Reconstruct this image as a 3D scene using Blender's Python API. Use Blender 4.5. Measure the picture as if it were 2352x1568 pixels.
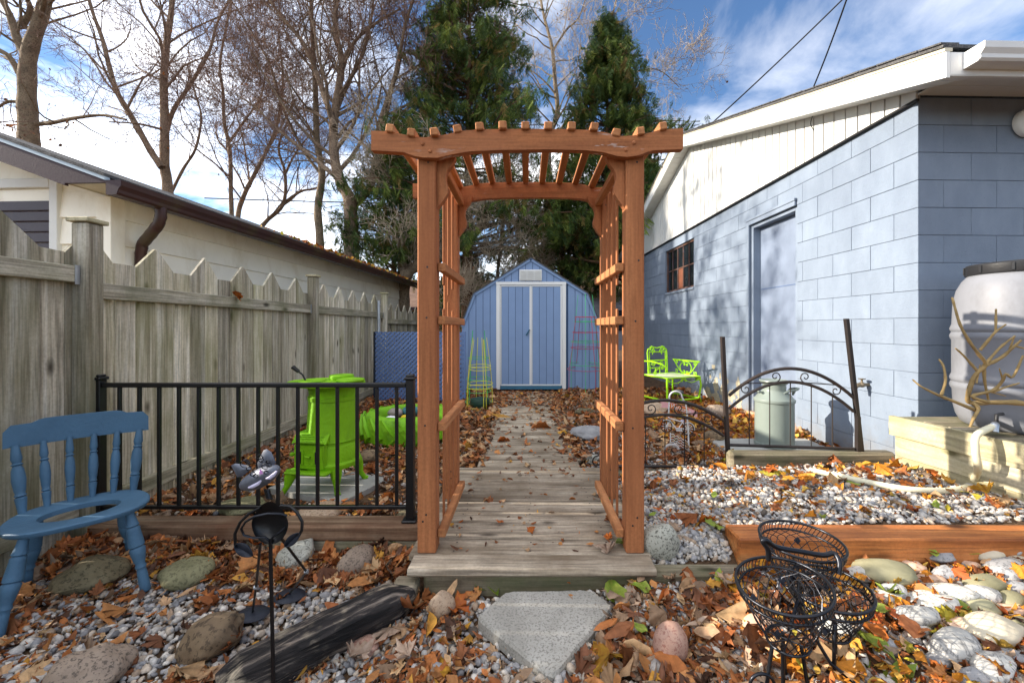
import bpy, bmesh, math, random
import numpy as np
from mathutils import Vector, Matrix, Euler, noise
R = math.radians
PI = math.pi
random.seed(11)
RNG = np.random.default_rng(5)
scene = bpy.context.scene
for o in list(bpy.data.objects):
    bpy.data.objects.remove(o)
COL = scene.collection

# ------------------------------------------------------------------ camera
EYE = 1.25                       # eye height above the front yard
cam_d = bpy.data.cameras.new('camera')
cam = bpy.data.objects.new('camera', cam_d)
COL.objects.link(cam)
cam.location = (0, 0, EYE)
cam.rotation_euler = (R(90), 0, 0)
cam_d.sensor_width = 36
cam_d.lens = 940 / 2352 * 36
cam_d.shift_x = -33 / 2352
cam_d.shift_y = -32 / 2352
cam_d.clip_start = 0.05
cam_d.clip_end = 2000
scene.camera = cam

# ------------------------------------------------------------------ sun, sky, exposure
SUN_DIR = Vector((1.0, -0.03, -0.40)).normalized()      # the way the light travels
SUN_STRENGTH = 2.2
SKY_STRENGTH = 0.05
EXPOSURE = 2.15
sun_d = bpy.data.lights.new('sun', 'SUN')
sun_d.energy = SUN_STRENGTH
sun_d.angle = R(0.53)
sun_d.color = (1.0, 0.90, 0.76)
sun = bpy.data.objects.new('sun', sun_d)
COL.objects.link(sun)
sun.rotation_euler = SUN_DIR.to_track_quat('-Z', 'Y').to_euler()
sun.location = (-8, 0, 12)

world = bpy.data.worlds.new('World')
scene.world = world
world.use_nodes = True
wn = world.node_tree.nodes
wl = world.node_tree.links
wn.clear()
w_out = wn.new('ShaderNodeOutputWorld')
w_bg = wn.new('ShaderNodeBackground')
w_bg.inputs['Strength'].default_value = SKY_STRENGTH
sky = wn.new('ShaderNodeTexSky')
sky.sky_type = 'NISHITA'
sky.sun_disc = False
sky.sun_elevation = math.asin(-SUN_DIR.z)
sky.sun_rotation = math.atan2(-SUN_DIR.x, -SUN_DIR.y)
sky.air_density = 1.0
sky.dust_density = 0.2
sky.ozone_density = 5.0
# thin broken cloud over the whole dome, laid out on a flat layer overhead
tc = wn.new('ShaderNodeTexCoord')
sep = wn.new('ShaderNodeSeparateXYZ')
wl.new(tc.outputs['Generated'], sep.inputs[0])
zz = wn.new('ShaderNodeMath'); zz.operation = 'MAXIMUM'; zz.inputs[1].default_value = 0.0
wl.new(sep.outputs['Z'], zz.inputs[0])
za = wn.new('ShaderNodeMath'); za.operation = 'ADD'; za.inputs[1].default_value = 0.18
wl.new(zz.outputs[0], za.inputs[0])
dx = wn.new('ShaderNodeMath'); dx.operation = 'DIVIDE'
dy = wn.new('ShaderNodeMath'); dy.operation = 'DIVIDE'
wl.new(sep.outputs['X'], dx.inputs[0]); wl.new(za.outputs[0], dx.inputs[1])
wl.new(sep.outputs['Y'], dy.inputs[0]); wl.new(za.outputs[0], dy.inputs[1])
comb = wn.new('ShaderNodeCombineXYZ')
wl.new(dx.outputs[0], comb.inputs[0]); wl.new(dy.outputs[0], comb.inputs[1])
comb.inputs[2].default_value = 23.5
n1 = wn.new('ShaderNodeTexNoise')
n1.inputs['Scale'].default_value = 1.15
n1.inputs['Detail'].default_value = 9
n1.inputs['Roughness'].default_value = 0.56
n1.inputs['Distortion'].default_value = 0.35
wl.new(comb.outputs[0], n1.inputs['Vector'])
ramp = wn.new('ShaderNodeValToRGB')
ramp.color_ramp.elements[0].position = 0.42
ramp.color_ramp.elements[0].color = (0, 0, 0, 1)
ramp.color_ramp.elements[1].position = 0.74
ramp.color_ramp.elements[1].color = (0.9, 0.9, 0.9, 1)
wl.new(n1.outputs['Fac'], ramp.inputs[0])
cmix = wn.new('ShaderNodeMix'); cmix.data_type = 'RGBA'
wl.new(ramp.outputs['Color'], cmix.inputs['Factor'])
wl.new(sky.outputs[0], cmix.inputs[6])
# cloud is lit by the sun: brighter towards it (forward scattering), dimmer away from it
dotn = wn.new('ShaderNodeVectorMath'); dotn.operation = 'DOT_PRODUCT'
dotn.inputs[1].default_value = (-SUN_DIR.x, -SUN_DIR.y, -SUN_DIR.z)
wl.new(tc.outputs['Generated'], dotn.inputs[0])
mr = wn.new('ShaderNodeMapRange')
mr.inputs['From Min'].default_value = -1.0; mr.inputs['From Max'].default_value = 1.0
mr.inputs['To Min'].default_value = 2.6; mr.inputs['To Max'].default_value = 30.0
wl.new(dotn.outputs['Value'], mr.inputs['Value'])
ccol = wn.new('ShaderNodeVectorMath'); ccol.operation = 'SCALE'
ccol.inputs[0].default_value = (1.0, 0.965, 0.92)
wl.new(mr.outputs[0], ccol.inputs['Scale'])
wl.new(ccol.outputs[0], cmix.inputs[7])
wl.new(cmix.outputs[2], w_bg.inputs['Color'])
wl.new(w_bg.outputs[0], w_out.inputs[0])

vs = scene.view_settings
vs.view_transform = 'Standard'
vs.look = 'None'
vs.gamma = 1
vs.exposure = EXPOSURE
vs.use_curve_mapping = False
scene.render.engine = 'CYCLES'
scene.cycles.max_bounces = 6
scene.cycles.diffuse_bounces = 4
scene.cycles.glossy_bounces = 2
scene.cycles.transmission_bounces = 3
scene.cycles.transparent_max_bounces = 4
scene.cycles.caustics_reflective = False
scene.cycles.caustics_refractive = False

# ================================================================== helpers
def c(r, g, b):
    def f(u):
        u /= 255
        return u / 12.92 if u < .04045 else ((u + .055) / 1.055) ** 2.4
    return (f(r), f(g), f(b))

def px(u, v, Y):
    """survey helper: the photograph's (u, v) in a 2352 px wide copy, at depth Y metres"""
    return Vector(((u - 1209) / 940 * Y, Y, EYE - (v - 752) / 940 * Y))

def pz(u, v, z):
    """the same, on the level z"""
    Y = 940 * (EYE - z) / (v - 752)
    return Vector(((u - 1209) / 940 * Y, Y, z))

WM = {}        # world matrix of every object we make
ROOT = {}
def tag(o, label=None, cat=None, group=None, kind=None):
    if label: o['label'] = label
    if cat: o['category'] = cat
    if group: o['group'] = group
    if kind: o['kind'] = kind
    return o

def thing(name, label, cat, loc=(0, 0, 0), rotz=0, group=None, kind=None):
    o = bpy.data.objects.new(name, None)
    o.empty_display_size = 0.1
    COL.objects.link(o)
    o.location = loc
    o.rotation_euler = (0, 0, rotz)
    WM[o] = Matrix.Translation(Vector(loc)) @ Matrix.Rotation(rotz, 4, 'Z')
    ROOT[o] = o
    return tag(o, label, cat, group, kind)

def link_mesh(name, me, mat, parent, Vw_center):
    o = bpy.data.objects.new(name, me)
    COL.objects.link(o)
    if mat: me.materials.append(mat)
    return o

class MB:
    """collects shapes, then build() links them as ONE mesh object"""
    def __init__(s):
        s.v = []; s.f = []
    def add(s, verts, faces, M=None):
        n = len(s.v)
        if M is not None: verts = [M @ Vector(p) for p in verts]
        s.v.extend(Vector(p) for p in verts)
        s.f.extend(tuple(i + n for i in f) for f in faces)
        return s
    def box(s, a, b, M=None):
        x0, y0, z0 = a; x1, y1, z1 = b
        return s.add([(x0,y0,z0),(x1,y0,z0),(x1,y1,z0),(x0,y1,z0),(x0,y0,z1),(x1,y0,z1),(x1,y1,z1),(x0,y1,z1)],
              [(0,3,2,1),(4,5,6,7),(0,1,5,4),(1,2,6,5),(2,3,7,6),(3,0,4,7)], M)
    def cbox(s, a, b, ch=.004, M=None):
        a = Vector(a); b = Vector(b)
        m = (a + b) / 2; h = (b - a) / 2
        ch = min(ch, h.x * .8, h.y * .8, h.z * .8)
        V = []; idx = {}
        for sx in (-1, 1):
            for sy in (-1, 1):
                for sz in (-1, 1):
                    for ax in range(3):
                        p = [m[i] + (sx, sy, sz)[i] * (h[i] - (0 if i == ax else ch)) for i in range(3)]
                        idx[(sx, sy, sz, ax)] = len(V); V.append(Vector(p))
        F = []
        def put(ids):
            cen = sum((V[i] for i in ids), Vector()) / len(ids)
            nrm = (V[ids[1]] - V[ids[0]]).cross(V[ids[2]] - V[ids[0]])
            F.append(tuple(ids) if nrm.dot(cen - m) > 0 else tuple(reversed(ids)))
        for ax in range(3):
            o1, o2 = [i for i in range(3) if i != ax]
            for sg in (-1, 1):
                ids = []
                for (u, w) in ((-1,-1),(1,-1),(1,1),(-1,1)):
                    k = [0,0,0]; k[ax] = sg; k[o1] = u; k[o2] = w
                    ids.append(idx[(*k, ax)])
                put(ids)
        for ax in range(3):          # edges run along ax
            o1, o2 = [i for i in range(3) if i != ax]
            for s1 in (-1, 1):
                for s2 in (-1, 1):
                    k0 = [0,0,0]; k0[o1] = s1; k0[o2] = s2; k0[ax] = -1
                    k1 = list(k0); k1[ax] = 1
                    put([idx[(*k0, o1)], idx[(*k1, o1)], idx[(*k1, o2)], idx[(*k0, o2)]])
        for sx in (-1, 1):
            for sy in (-1, 1):
                for sz in (-1, 1):
                    put([idx[(sx, sy, sz, 0)], idx[(sx, sy, sz, 1)], idx[(sx, sy, sz, 2)]])
        return s.add(V, F, M)
    def prism(s, pts, ext, M=None):
        """closed planar outline pts (3D), extruded by vector ext"""
        n = len(pts); ext = Vector(ext)
        P = [Vector(p) for p in pts]
        nrm = Vector()
        for i in range(n):
            nrm += P[i].cross(P[(i + 1) % n])
        if nrm.dot(ext) > 0: P.reverse()
        V = P + [p + ext for p in P]
        F = [tuple(range(n)), tuple(range(2 * n - 1, n - 1, -1))]
        F += [(i, i + n, (i + 1) % n + n, (i + 1) % n) for i in range(n)]
        return s.add(V, F, M)
    def tube(s, pts, r, n=8, closed=False, cap=True, M=None, flat=1.0, up=None):
        P = [Vector(p) for p in pts]
        k = len(P)
        if k < 2: return s
        rs = r if hasattr(r, '__len__') else [r] * k
        V = []; F = []
        t0 = (P[1] - P[0]).normalized()
        a = Vector(up) if up else (Vector((0, 0, 1)) if abs(t0.z) < .9 else Vector((1, 0, 0)))
        u = (a - t0 * a.dot(t0)).normalized()
        for i in range(k):
            if closed: t = P[(i + 1) % k] - P[i - 1]
            elif i == 0: t = P[1] - P[0]
            elif i == k - 1: t = P[-1] - P[-2]
            else: t = P[i + 1] - P[i - 1]
            if t.length < 1e-9: t = t0
            t = t.normalized()
            u = u - t * u.dot(t)
            if u.length < 1e-6: u = t.orthogonal()
            u.normalize()
            w = t.cross(u)
            for j in range(n):
                an = 2 * PI * j / n
                V.append(P[i] + (u * math.cos(an) + w * math.sin(an) * flat) * rs[i])
        for i in range(k if closed else k - 1):
            b = ((i + 1) % k) * n
            for j in range(n):
                F.append((i * n + j, i * n + (j + 1) % n, b + (j + 1) % n, b + j))
        if cap and not closed:
            F.append(tuple(reversed(range(n)))); F.append(tuple(range((k - 1) * n, k * n)))
        return s.add(V, F, M)
    def lathe(s, prof, n=24, cen=(0, 0, 0), M=None, sx=1, sy=1):
        V = []; F = []
        k = len(prof)
        for (r, z) in prof:
            for j in range(n):
                a = 2 * PI * j / n
                V.append((cen[0] + r * math.cos(a) * sx, cen[1] + r * math.sin(a) * sy, cen[2] + z))
        for i in range(k - 1):
            for j in range(n):
                F.append((i * n + j, i * n + (j + 1) % n, (i + 1) * n + (j + 1) % n, (i + 1) * n + j))
        if prof[0][0] > 1e-6: F.append(tuple(reversed(range(n))))
        if prof[-1][0] > 1e-6: F.append(tuple(range((k - 1) * n, k * n)))
        return s.add(V, F, M)
    def ball(s, cen, rad, sub=2, M=None, nz=0, seed=0, fr=1.5, rot=None, cuts=0):
        bm = bmesh.new()
        bmesh.ops.create_icosphere(bm, subdivisions=sub, radius=1)
        rad = Vector(rad) if hasattr(rad, '__len__') else Vector((rad, rad, rad))
        V = []
        rc = random.Random(seed + 99)
        planes = [(Vector((rc.gauss(0, 1), rc.gauss(0, 1), rc.gauss(0, 1) + .3)).normalized(), rc.uniform(.68, .92)) for _ in range(cuts)]
        for v in bm.verts:
            p = v.co.copy()
            for (pn, ph) in planes:
                e = p.dot(pn) - ph
                if e > 0: p = p - pn * e * .82
            if nz:
                q = p * fr + Vector((seed * 7.3, seed * 3.1, seed * 1.7))
                p = p * (1 + nz * (noise.noise(q) + .45 * noise.noise(q * 2.3) + .2 * noise.noise(q * 5)))
            p = Vector((p.x * rad.x, p.y * rad.y, p.z * rad.z))
            if rot is not None: p = rot @ p
            V.append(p + Vector(cen))
        F = [tuple(v.index for v in f.verts) for f in bm.faces]
        bm.free()
        return s.add(V, F, M)
    def build(s, name, mat, parent=None, world=False, smooth=None, base=False):
        V = s.v
        if parent is not None and not world:
            Mr = WM[ROOT[parent]]
            V = [Mr @ p for p in V]
        if parent is not None:
            inv = WM[parent].inverted()
            V = [inv @ p for p in V]
        lo = Vector([min(p[i] for p in V) for i in range(3)])
        hi = Vector([max(p[i] for p in V) for i in range(3)])
        cen = (lo + hi) / 2
        if parent is None: cen.z = lo.z
        me = bpy.data.meshes.new(name)
        me.from_pydata([p - cen for p in V], [], s.f)
        if smooth is not None:
            me.shade_smooth()
            me.set_sharp_from_angle(angle=R(smooth))
        me.materials.append(mat)
        o = bpy.data.objects.new(name, me)
        COL.objects.link(o)
        o.location = cen
        if parent is not None:
            o.parent = parent
            WM[o] = WM[parent] @ Matrix.Translation(cen)
            ROOT[o] = ROOT[parent]
        else:
            WM[o] = Matrix.Translation(cen); ROOT[o] = o
        return o

def B(name, mat, parent, a, b, ch=.004, world=False, M=None):
    return MB().cbox(a, b, ch, M).build(name, mat, parent, world)

def np_mesh(name, V, F, mat, col=None, smooth=False):
    """big triangle mesh from arrays"""
    me = bpy.data.meshes.new(name)
    V = np.ascontiguousarray(V, np.float32); F = np.ascontiguousarray(F, np.int32)
    me.vertices.add(len(V)); me.vertices.foreach_set('co', V.ravel())
    me.loops.add(F.size); me.loops.foreach_set('vertex_index', F.ravel())
    me.polygons.add(len(F)); me.polygons.foreach_set('loop_start', np.arange(len(F), dtype=np.int32) * F.shape[1])
    me.polygons.foreach_set('loop_total', np.full(len(F), F.shape[1], np.int32))
    if smooth: me.polygons.foreach_set('use_smooth', np.ones(len(F), bool))
    me.update(calc_edges=True)
    if col is not None:
        at = me.attributes.new('Col', 'FLOAT_COLOR', 'POINT')
        cc = np.ones((len(V), 4), np.float32); cc[:, :3] = col
        at.data.foreach_set('color', cc.ravel())
    me.materials.append(mat)
    o = bpy.data.objects.new(name, me)
    COL.objects.link(o)
    WM[o] = Matrix.Identity(4); ROOT[o] = o
    return o

def rot_np(n, flat=.35, rng=RNG):
    """n rotation matrices: free spin about z, limited tilt"""
    a = rng.uniform(0, 2 * PI, n); t = rng.normal(0, flat, n); p = rng.normal(0, flat, n)
    ca, sa, ct, st, cp, sp = np.cos(a), np.sin(a), np.cos(t), np.sin(t), np.cos(p), np.sin(p)
    Z = np.zeros(n); O = np.ones(n)
    Rz = np.stack([ca, -sa, Z, sa, ca, Z, Z, Z, O], 1).reshape(n, 3, 3)
    Rx = np.stack([O, Z, Z, Z, ct, -st, Z, st, ct], 1).reshape(n, 3, 3)
    Ry = np.stack([cp, Z, sp, Z, O, Z, -sp, Z, cp], 1).reshape(n, 3, 3)
    return Rx @ Ry @ Rz

def scatter(templates, pos, rot, scl, cols, pick=None):
    """merge transformed copies of small meshes: returns V, F, C"""
    n = len(pos)
    if pick is None: pick = RNG.integers(0, len(templates), n)
    Vs, Fs, Cs = [], [], []; off = 0
    for t, (tv, tf) in enumerate(templates):
        k = np.where(pick == t)[0]
        if not len(k): continue
        sc = scl[k]
        if sc.ndim == 1: sc = np.repeat(sc[:, None], 3, 1)
        v = np.einsum('nij,nkj->nki', rot[k], tv[None] * sc[:, None, :]) + pos[k][:, None, :]
        m = tv.shape[0]
        f = tf[None] + (np.arange(len(k)) * m)[:, None, None] + off
        Vs.append(v.reshape(-1, 3)); Fs.append(f.reshape(-1, tf.shape[1]))
        Cs.append(np.repeat(cols[k], m, 0)); off += len(k) * m
    return np.concatenate(Vs), np.concatenate(Fs), np.concatenate(Cs)

# ================================================================== materials
MATS = {}
class NT:
    def __init__(s, name):
        s.m = bpy.data.materials.new(name); s.m.use_nodes = True
        s.t = s.m.node_tree; s.n = s.t.nodes; s.l = s.t.links
        s.b = s.n['Principled BSDF']
        s.b.inputs['Specular IOR Level'].default_value = .35
    def node(s, ty, **kw):
        x = s.n.new(ty)
        for k, v in kw.items():
            if k in x.inputs: x.inputs[k].default_value = v
            else: setattr(x, k, v)
        return x
    def link(s, a, b): s.l.new(a, b)
    def coord(s, scale=(1, 1, 1), rand=True, kind='Object'):
        tc = s.node('ShaderNodeTexCoord')
        src = tc.outputs[kind]
        if rand:
            oi = s.node('ShaderNodeObjectInfo')
            mu = s.node('ShaderNodeMath', operation='MULTIPLY'); mu.inputs[1].default_value = 83.0
            s.link(oi.outputs['Random'], mu.inputs[0])
            ad = s.node('ShaderNodeVectorMath', operation='ADD')
            s.link(src, ad.inputs[0]); s.link(mu.outputs[0], ad.inputs[1])
            src = ad.outputs[0]
        mp = s.node('ShaderNodeMapping'); mp.inputs['Scale'].default_value = scale
        s.link(src, mp.inputs['Vector'])
        return mp.outputs[0]
    def noise(s, vec, scale, detail=5, rough=.55, dist=0):
        n = s.node('ShaderNodeTexNoise')
        n.inputs['Scale'].default_value = scale; n.inputs['Detail'].default_value = detail
        n.inputs['Roughness'].default_value = rough; n.inputs['Distortion'].default_value = dist
        s.link(vec, n.inputs['Vector'])
        return n.outputs['Fac']
    def ramp(s, fac, stops):
        r = s.node('ShaderNodeValToRGB')
        e = r.color_ramp.elements
        while len(e) < len(stops): e.new(.5)
        for el, (p, col) in zip(e, stops):
            el.position = p
            el.color = (*(col if hasattr(col, '__len__') else (col,) * 3), 1)
        s.link(fac, r.inputs[0])
        return r.outputs['Color']
    def mix(s, fac, a, b, mode='MIX'):
        m = s.node('ShaderNodeMix', data_type='RGBA', blend_type=mode)
        for sock, v in ((m.inputs['Factor'], fac), (m.inputs[6], a), (m.inputs[7], b)):
            if hasattr(v, 'is_linked'): s.link(v, sock)
            elif hasattr(v, '__len__'): sock.default_value = (*v[:3], 1)
            else: sock.default_value = v
        return m.outputs[2]
    def objvar(s, col, lo=.8, hi=1.15):
        oi = s.node('ShaderNodeObjectInfo')
        mr = s.node('ShaderNodeMapRange')
        mr.inputs['To Min'].default_value = lo; mr.inputs['To Max'].default_value = hi
        s.link(oi.outputs['Random'], mr.inputs['Value'])
        vm = s.node('ShaderNodeVectorMath', operation='SCALE')
        s.link(col, vm.inputs[0]); s.link(mr.outputs[0], vm.inputs['Scale'])
        return vm.outputs[0]
    def bump(s, h, strength=.3, dist=.01):
        b = s.node('ShaderNodeBump')
        b.inputs['Strength'].default_value = strength; b.inputs['Distance'].default_value = dist
        s.link(h, b.inputs['Height']); s.link(b.outputs[0], s.b.inputs['Normal'])
    def done(s, col, rough=.7, metal=0):
        if hasattr(col, 'is_linked'): s.link(col, s.b.inputs['Base Color'])
        else: s.b.inputs['Base Color'].default_value = (*col, 1)
        s.b.inputs['Roughness'].default_value = rough
        s.b.inputs['Metallic'].default_value = metal
        return s.m

def wood(name, dark, mid, light, axis=2, scale=9, stretch=.07, stain=None, stain_amt=.6, rough=.85, var=(.75, 1.2), bump=.5, knots=True, flake=None, grain=.8):
    k = NT(name)
    sc = [1, 1, 1]; sc[axis] = stretch
    v = k.coord(tuple(sc))
    f = k.noise(v, scale, 8, .62, .5)
    g = k.noise(v, scale * 6, 4, .6)
    col = k.ramp(f, [(.28, dark), (.50, mid), (.72, light)])
    fine = k.ramp(g, [(.36, .52), (.56, 1.08)])
    grit = k.ramp(k.noise(k.coord(), 70, 4, .7), [(.34, .80), (.62, 1.06)])
    col = k.mix(.8, col, grit, 'MULTIPLY')
    col = k.mix(grain, col, fine, 'MULTIPLY')
    h = k.mix(.5, f, g)
    if knots:
        sc2 = [1, 1, 1]; sc2[axis] = .4
        v2 = k.coord(tuple(sc2))
        vo = k.node('ShaderNodeTexVoronoi'); vo.inputs['Scale'].default_value = 6.5
        k.link(v2, vo.inputs['Vector'])
        kn = k.ramp(vo.outputs['Distance'], [(.06, 1), (.17, 0)])
        col = k.mix(kn, col, tuple(x * .35 for x in dark))
    if stain:
        v3 = k.coord((1, 1, .55))
        st = k.noise(v3, 2.4, 5, .6)
        sf = k.ramp(st, [(.42, 0), (.68, stain_amt)])
        col = k.mix(sf, col, stain)
    if flake:
        sc4 = [1, 1, 1]; sc4[axis] = .18
        v4 = k.coord(tuple(sc4))
        fl = k.noise(v4, 26, 4, .6)
        big = k.noise(k.coord(), 3.2, 2)
        ff = k.mix(1, k.ramp(fl, [(.62, 0), (.66, 1)]), k.ramp(big, [(.53, 0), (.64, 1)]), 'MULTIPLY')
        col = k.mix(ff, col, flake)
    col = k.objvar(col, *var)
    k.bump(h, bump, .006)
    return k.done(col, rough)

def paint(name, col, rough=.5, var=.12, scale=6, bump=.08, bscale=60, metal=0, dirt=None, dirt_amt=.5, obj=(.94, 1.05), spec=None, dscale=3.0):
    k = NT(name)
    v = k.coord()
    f = k.noise(v, scale, 6, .6)
    cc = k.ramp(f, [(.3, tuple(x * (1 - var) for x in col)), (.7, tuple(min(1, x * (1 + var)) for x in col))])
    if dirt:
        d = k.noise(k.coord((1, 1, .5)), dscale, 7, .65)
        cc = k.mix(k.ramp(d, [(.5, 0), (.72, dirt_amt)]), cc, dirt)
    cc = k.objvar(cc, *obj)
    h = k.noise(v, bscale, 4, .6)
    k.bump(h, bump * 4, .004)
    if spec is not None: k.b.inputs['Specular IOR Level'].default_value = spec
    return k.done(cc, rough, metal)

def stone(name, a, b, speck=None, scale=9, sp_scale=70, rough=.8, veins=None, moss=None, bump=.5):
    k = NT(name)
    v = k.coord()
    f = k.noise(v, scale, 8, .65, .3)
    col = k.ramp(f, [(.3, a), (.7, b)])
    if speck:
        s_ = k.noise(v, sp_scale, 3, .7)
        col = k.mix(k.ramp(s_, [(.52, 0), (.6, .85)]), col, speck)
    if veins:
        w = k.noise(k.coord((1, .35, 1)), 26, 6, .6, 1.2)
        col = k.mix(k.ramp(w, [(.50, 0), (.56, .8), (.62, 0)]), col, veins)
    if moss:
        m_ = k.noise(v, 3.5, 5, .6)
        col = k.mix(k.ramp(m_, [(.45, 0), (.6, .8)]), col, moss)
    k.bump(k.noise(v, scale * 5, 6, .65), bump, .006)
    return k.done(k.objvar(col, .85, 1.15), rough)

def attr_mat(name, rough=.75, trans=0, bump=0, var=0):
    k = NT(name)
    at = k.node('ShaderNodeAttribute', attribute_name='Col')
    col = at.outputs['Color']
    if var:
        f = k.noise(k.coord(rand=False), var, 5, .65)
        col = k.mix(1, col, k.ramp(f, [(.3, .62), (.7, 1.18)]), 'MULTIPLY')
    m = k.done(col, rough)
    if trans:
        tr = k.node('ShaderNodeBsdfTranslucent')
        k.link(col, tr.inputs['Color'])
        mx = k.node('ShaderNodeMixShader'); mx.inputs[0].default_value = trans
        out = k.n['Material Output']
        k.link(k.b.outputs[0], mx.inputs[1]); k.link(tr.outputs[0], mx.inputs[2]); k.link(mx.outputs[0], out.inputs['Surface'])
    return m

M = {}
M['arbor_z'] = wood('stained_wood_upright', c(150,92,56), c(176,112,70), c(188,124,80), 2, 14, .05, rough=.85, var=(.92,1.06), bump=.3, knots=False, grain=.4, stain=c(146,88,54), stain_amt=.6)
M['arbor_x'] = wood('stained_wood_beam', c(144,88,54), c(174,110,68), c(188,124,80), 0, 14, .05, rough=.85, var=(.94,1.05), grain=.45, stain=c(160,104,72), stain_amt=.5, bump=.5, knots=False, flake=c(205,200,195))
M['arbor_y'] = wood('stained_wood_rafter', c(152,98,60), c(180,120,76), c(194,136,90), 1, 12, .05, grain=.4, rough=.85, var=(.9,1.08), bump=.35, knots=False)
M['fence_z'] = wood('weathered_fence_board', c(120,108,90), c(206,196,174), c(244,238,224), 2, 16, .035, stain=c(126,124,82), stain_amt=.65, var=(.62,1.28))
M['fence_y'] = wood('weathered_fence_rail', c(112,102,86), c(176,168,148), c(206,199,182), 1, 14, .04, stain=c(100,104,66), var=(.85,1.1))
M['deck'] = wood('weathered_deck_plank', c(92,80,66), c(172,158,138), c(206,194,174), 0, 16, .055, stain=c(104,88,68), stain_amt=.75, var=(.86,1.14))
M['timber_x'] = wood('old_grey_timber', c(88,76,60), c(148,136,114), c(178,168,146), 0, 12, .05, stain=c(92,100,62), stain_amt=.7, var=(.85,1.1))
M['timber_red'] = wood('old_brown_timber', c(80,58,44), c(140,114,90), c(170,152,128), 0, 12, .05, stain=c(92,58,38), stain_amt=.7, var=(.95,1.1))
M['cedar_beam'] = wood('orange_cedar_beam', c(140,78,38), c(200,124,64), c(222,160,100), 0, 12, .05, stain=c(120,66,36), stain_amt=.5, var=(.98,1.02), rough=.6)
M['pine_y'] = wood('new_pine_board', c(160,148,110), c(188,178,146), c(204,196,170), 1, 5, .05, stain=c(150,150,104), stain_amt=.5, var=(.95,1.05), bump=.2)
M['char_old'] = wood('charred_wood', c(12,11,12), c(30,28,28), c(78,72,66), 0, 12, .06, stain=c(160,150,130), stain_amt=.30, var=(1,1), bump=1.0, knots=False)
def block_mat():
    k = NT('blue_painted_block')
    ge = k.node('ShaderNodeNewGeometry')
    mp = k.node('ShaderNodeMapping'); mp.inputs['Scale'].default_value = (1, 1, .45); k.link(ge.outputs['Position'], mp.inputs['Vector'])
    w = mp.outputs[0]
    base = k.ramp(k.noise(w, 9, 6, .6), [(.3, c(122,134,150)), (.7, c(132,144,160))])
    base = k.mix(k.ramp(k.noise(w, 1.6, 6, .6), [(.48, 0), (.7, .55)]), base, c(108,119,135))       # old wash marks
    base = k.mix(k.ramp(k.noise(ge.outputs['Position'], 55, 3, .7), [(.66, 0), (.72, .5)]), base, c(92,104,126))   # pits
    sx = k.node('ShaderNodeSeparateXYZ'); k.link(ge.outputs['Position'], sx.inputs[0])
    wob = k.node('ShaderNodeMath', operation='MULTIPLY_ADD'); k.link(k.noise(ge.outputs['Position'], 4, 6, .7), wob.inputs[0]); wob.inputs[1].default_value = 1.1; k.link(sx.outputs['Z'], wob.inputs[2])
    base = k.mix(k.ramp(wob.outputs[0], [(.62, .55), (.95, 0)]), base, c(122,114,102))          # mud splash along the foot
    base = k.objvar(base, .965, 1.035)
    hh = k.mix(.5, k.noise(ge.outputs['Position'], 45, 5, .7), k.noise(ge.outputs['Position'], 150, 3, .7))
    k.bump(hh, 1.0, .006)
    return k.done(base, .85)
M['block'] = block_mat()
M['mortar'] = paint('blue_painted_mortar', c(112,123,138), .85, .08, 8, .2, 90)
M['blue_trim'] = paint('blue_painted_trim', c(92,110,142), .6, .06, 6, .08, 60)
M['door_blue'] = paint('blue_painted_door', c(124,136,156), .6, .06, 4, .1, 40, dirt=c(98,110,128), dirt_amt=.5)
M['white_vinyl'] = paint('white_vinyl', c(214,214,210), .55, .03, 3, .04, 40, dirt=c(200,198,188), dirt_amt=.35, obj=(.97,1.02))
M['vinyl_gap'] = paint('vinyl_gap_shade', c(150,150,148), .7, .05, 4, .03, 40)  # darker grey paints the shade into the gaps between siding panels
M['white_metal'] = paint('white_painted_metal', c(222,222,220), .45, .03, 4, .04, 60)
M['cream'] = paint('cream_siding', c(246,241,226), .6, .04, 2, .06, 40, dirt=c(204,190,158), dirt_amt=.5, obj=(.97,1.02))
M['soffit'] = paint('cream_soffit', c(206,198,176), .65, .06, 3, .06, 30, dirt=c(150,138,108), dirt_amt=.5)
M['brown_metal'] = paint('brown_aluminium', c(62,44,48), .55, .06, 4, .03, 60, spec=.25, dirt=c(56,46,44), dirt_amt=.25)
M['brown_gutter'] = paint('brown_gutter', c(60,36,32), .45, .08, 3, .03, 60, spec=.35, dirt=c(88,92,44), dirt_amt=.6, dscale=1.2)
M['shutter'] = paint('brown_shutter', c(62,54,62), .5, .08, 6, .05, 60)
M['shingle'] = stone('grey_shingle', c(44,44,46), c(92,92,94), c(120,118,116), 12, 160, .9)
M['roof_brown'] = stone('brown_shingle', c(92,70,58), c(130,104,88), None, 3, 60, .9)
M['drip'] = paint('pale_drip_edge', c(176,192,204), .45, .05, 4, .02, 40)
M['shed_blue'] = paint('shed_blue', c(124,148,184), .55, .04, 4, .05, 60, obj=(.97,1.03))
M['shed_dark'] = paint('shed_seam', c(66,92,128), .7, .05, 6, .03, 60)
M['shed_sill'] = paint('teal_sill', c(58,104,130), .6, .1, 8, .08, 40)
M['lattice'] = paint('blue_lattice_paint', c(104,128,172), .6, .08, 6, .08, 60)
M['lattice_back'] = paint('dark_backing', c(34,42,56), .9, .1, 6, .05, 60)
M['black_metal'] = paint('black_powder_coat', c(18,18,20), .38, .15, 8, .04, 80, spec=.5)
M['dark_iron'] = paint('dark_iron', c(52,46,44), .45, .2, 10, .1, 90, metal=.35, spec=.5, dirt=c(92,70,54), dirt_amt=.4)
M['basket'] = paint('blackened_wire', c(44,46,52), .32, .15, 10, .05, 90, metal=.75, spec=.6)
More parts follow.
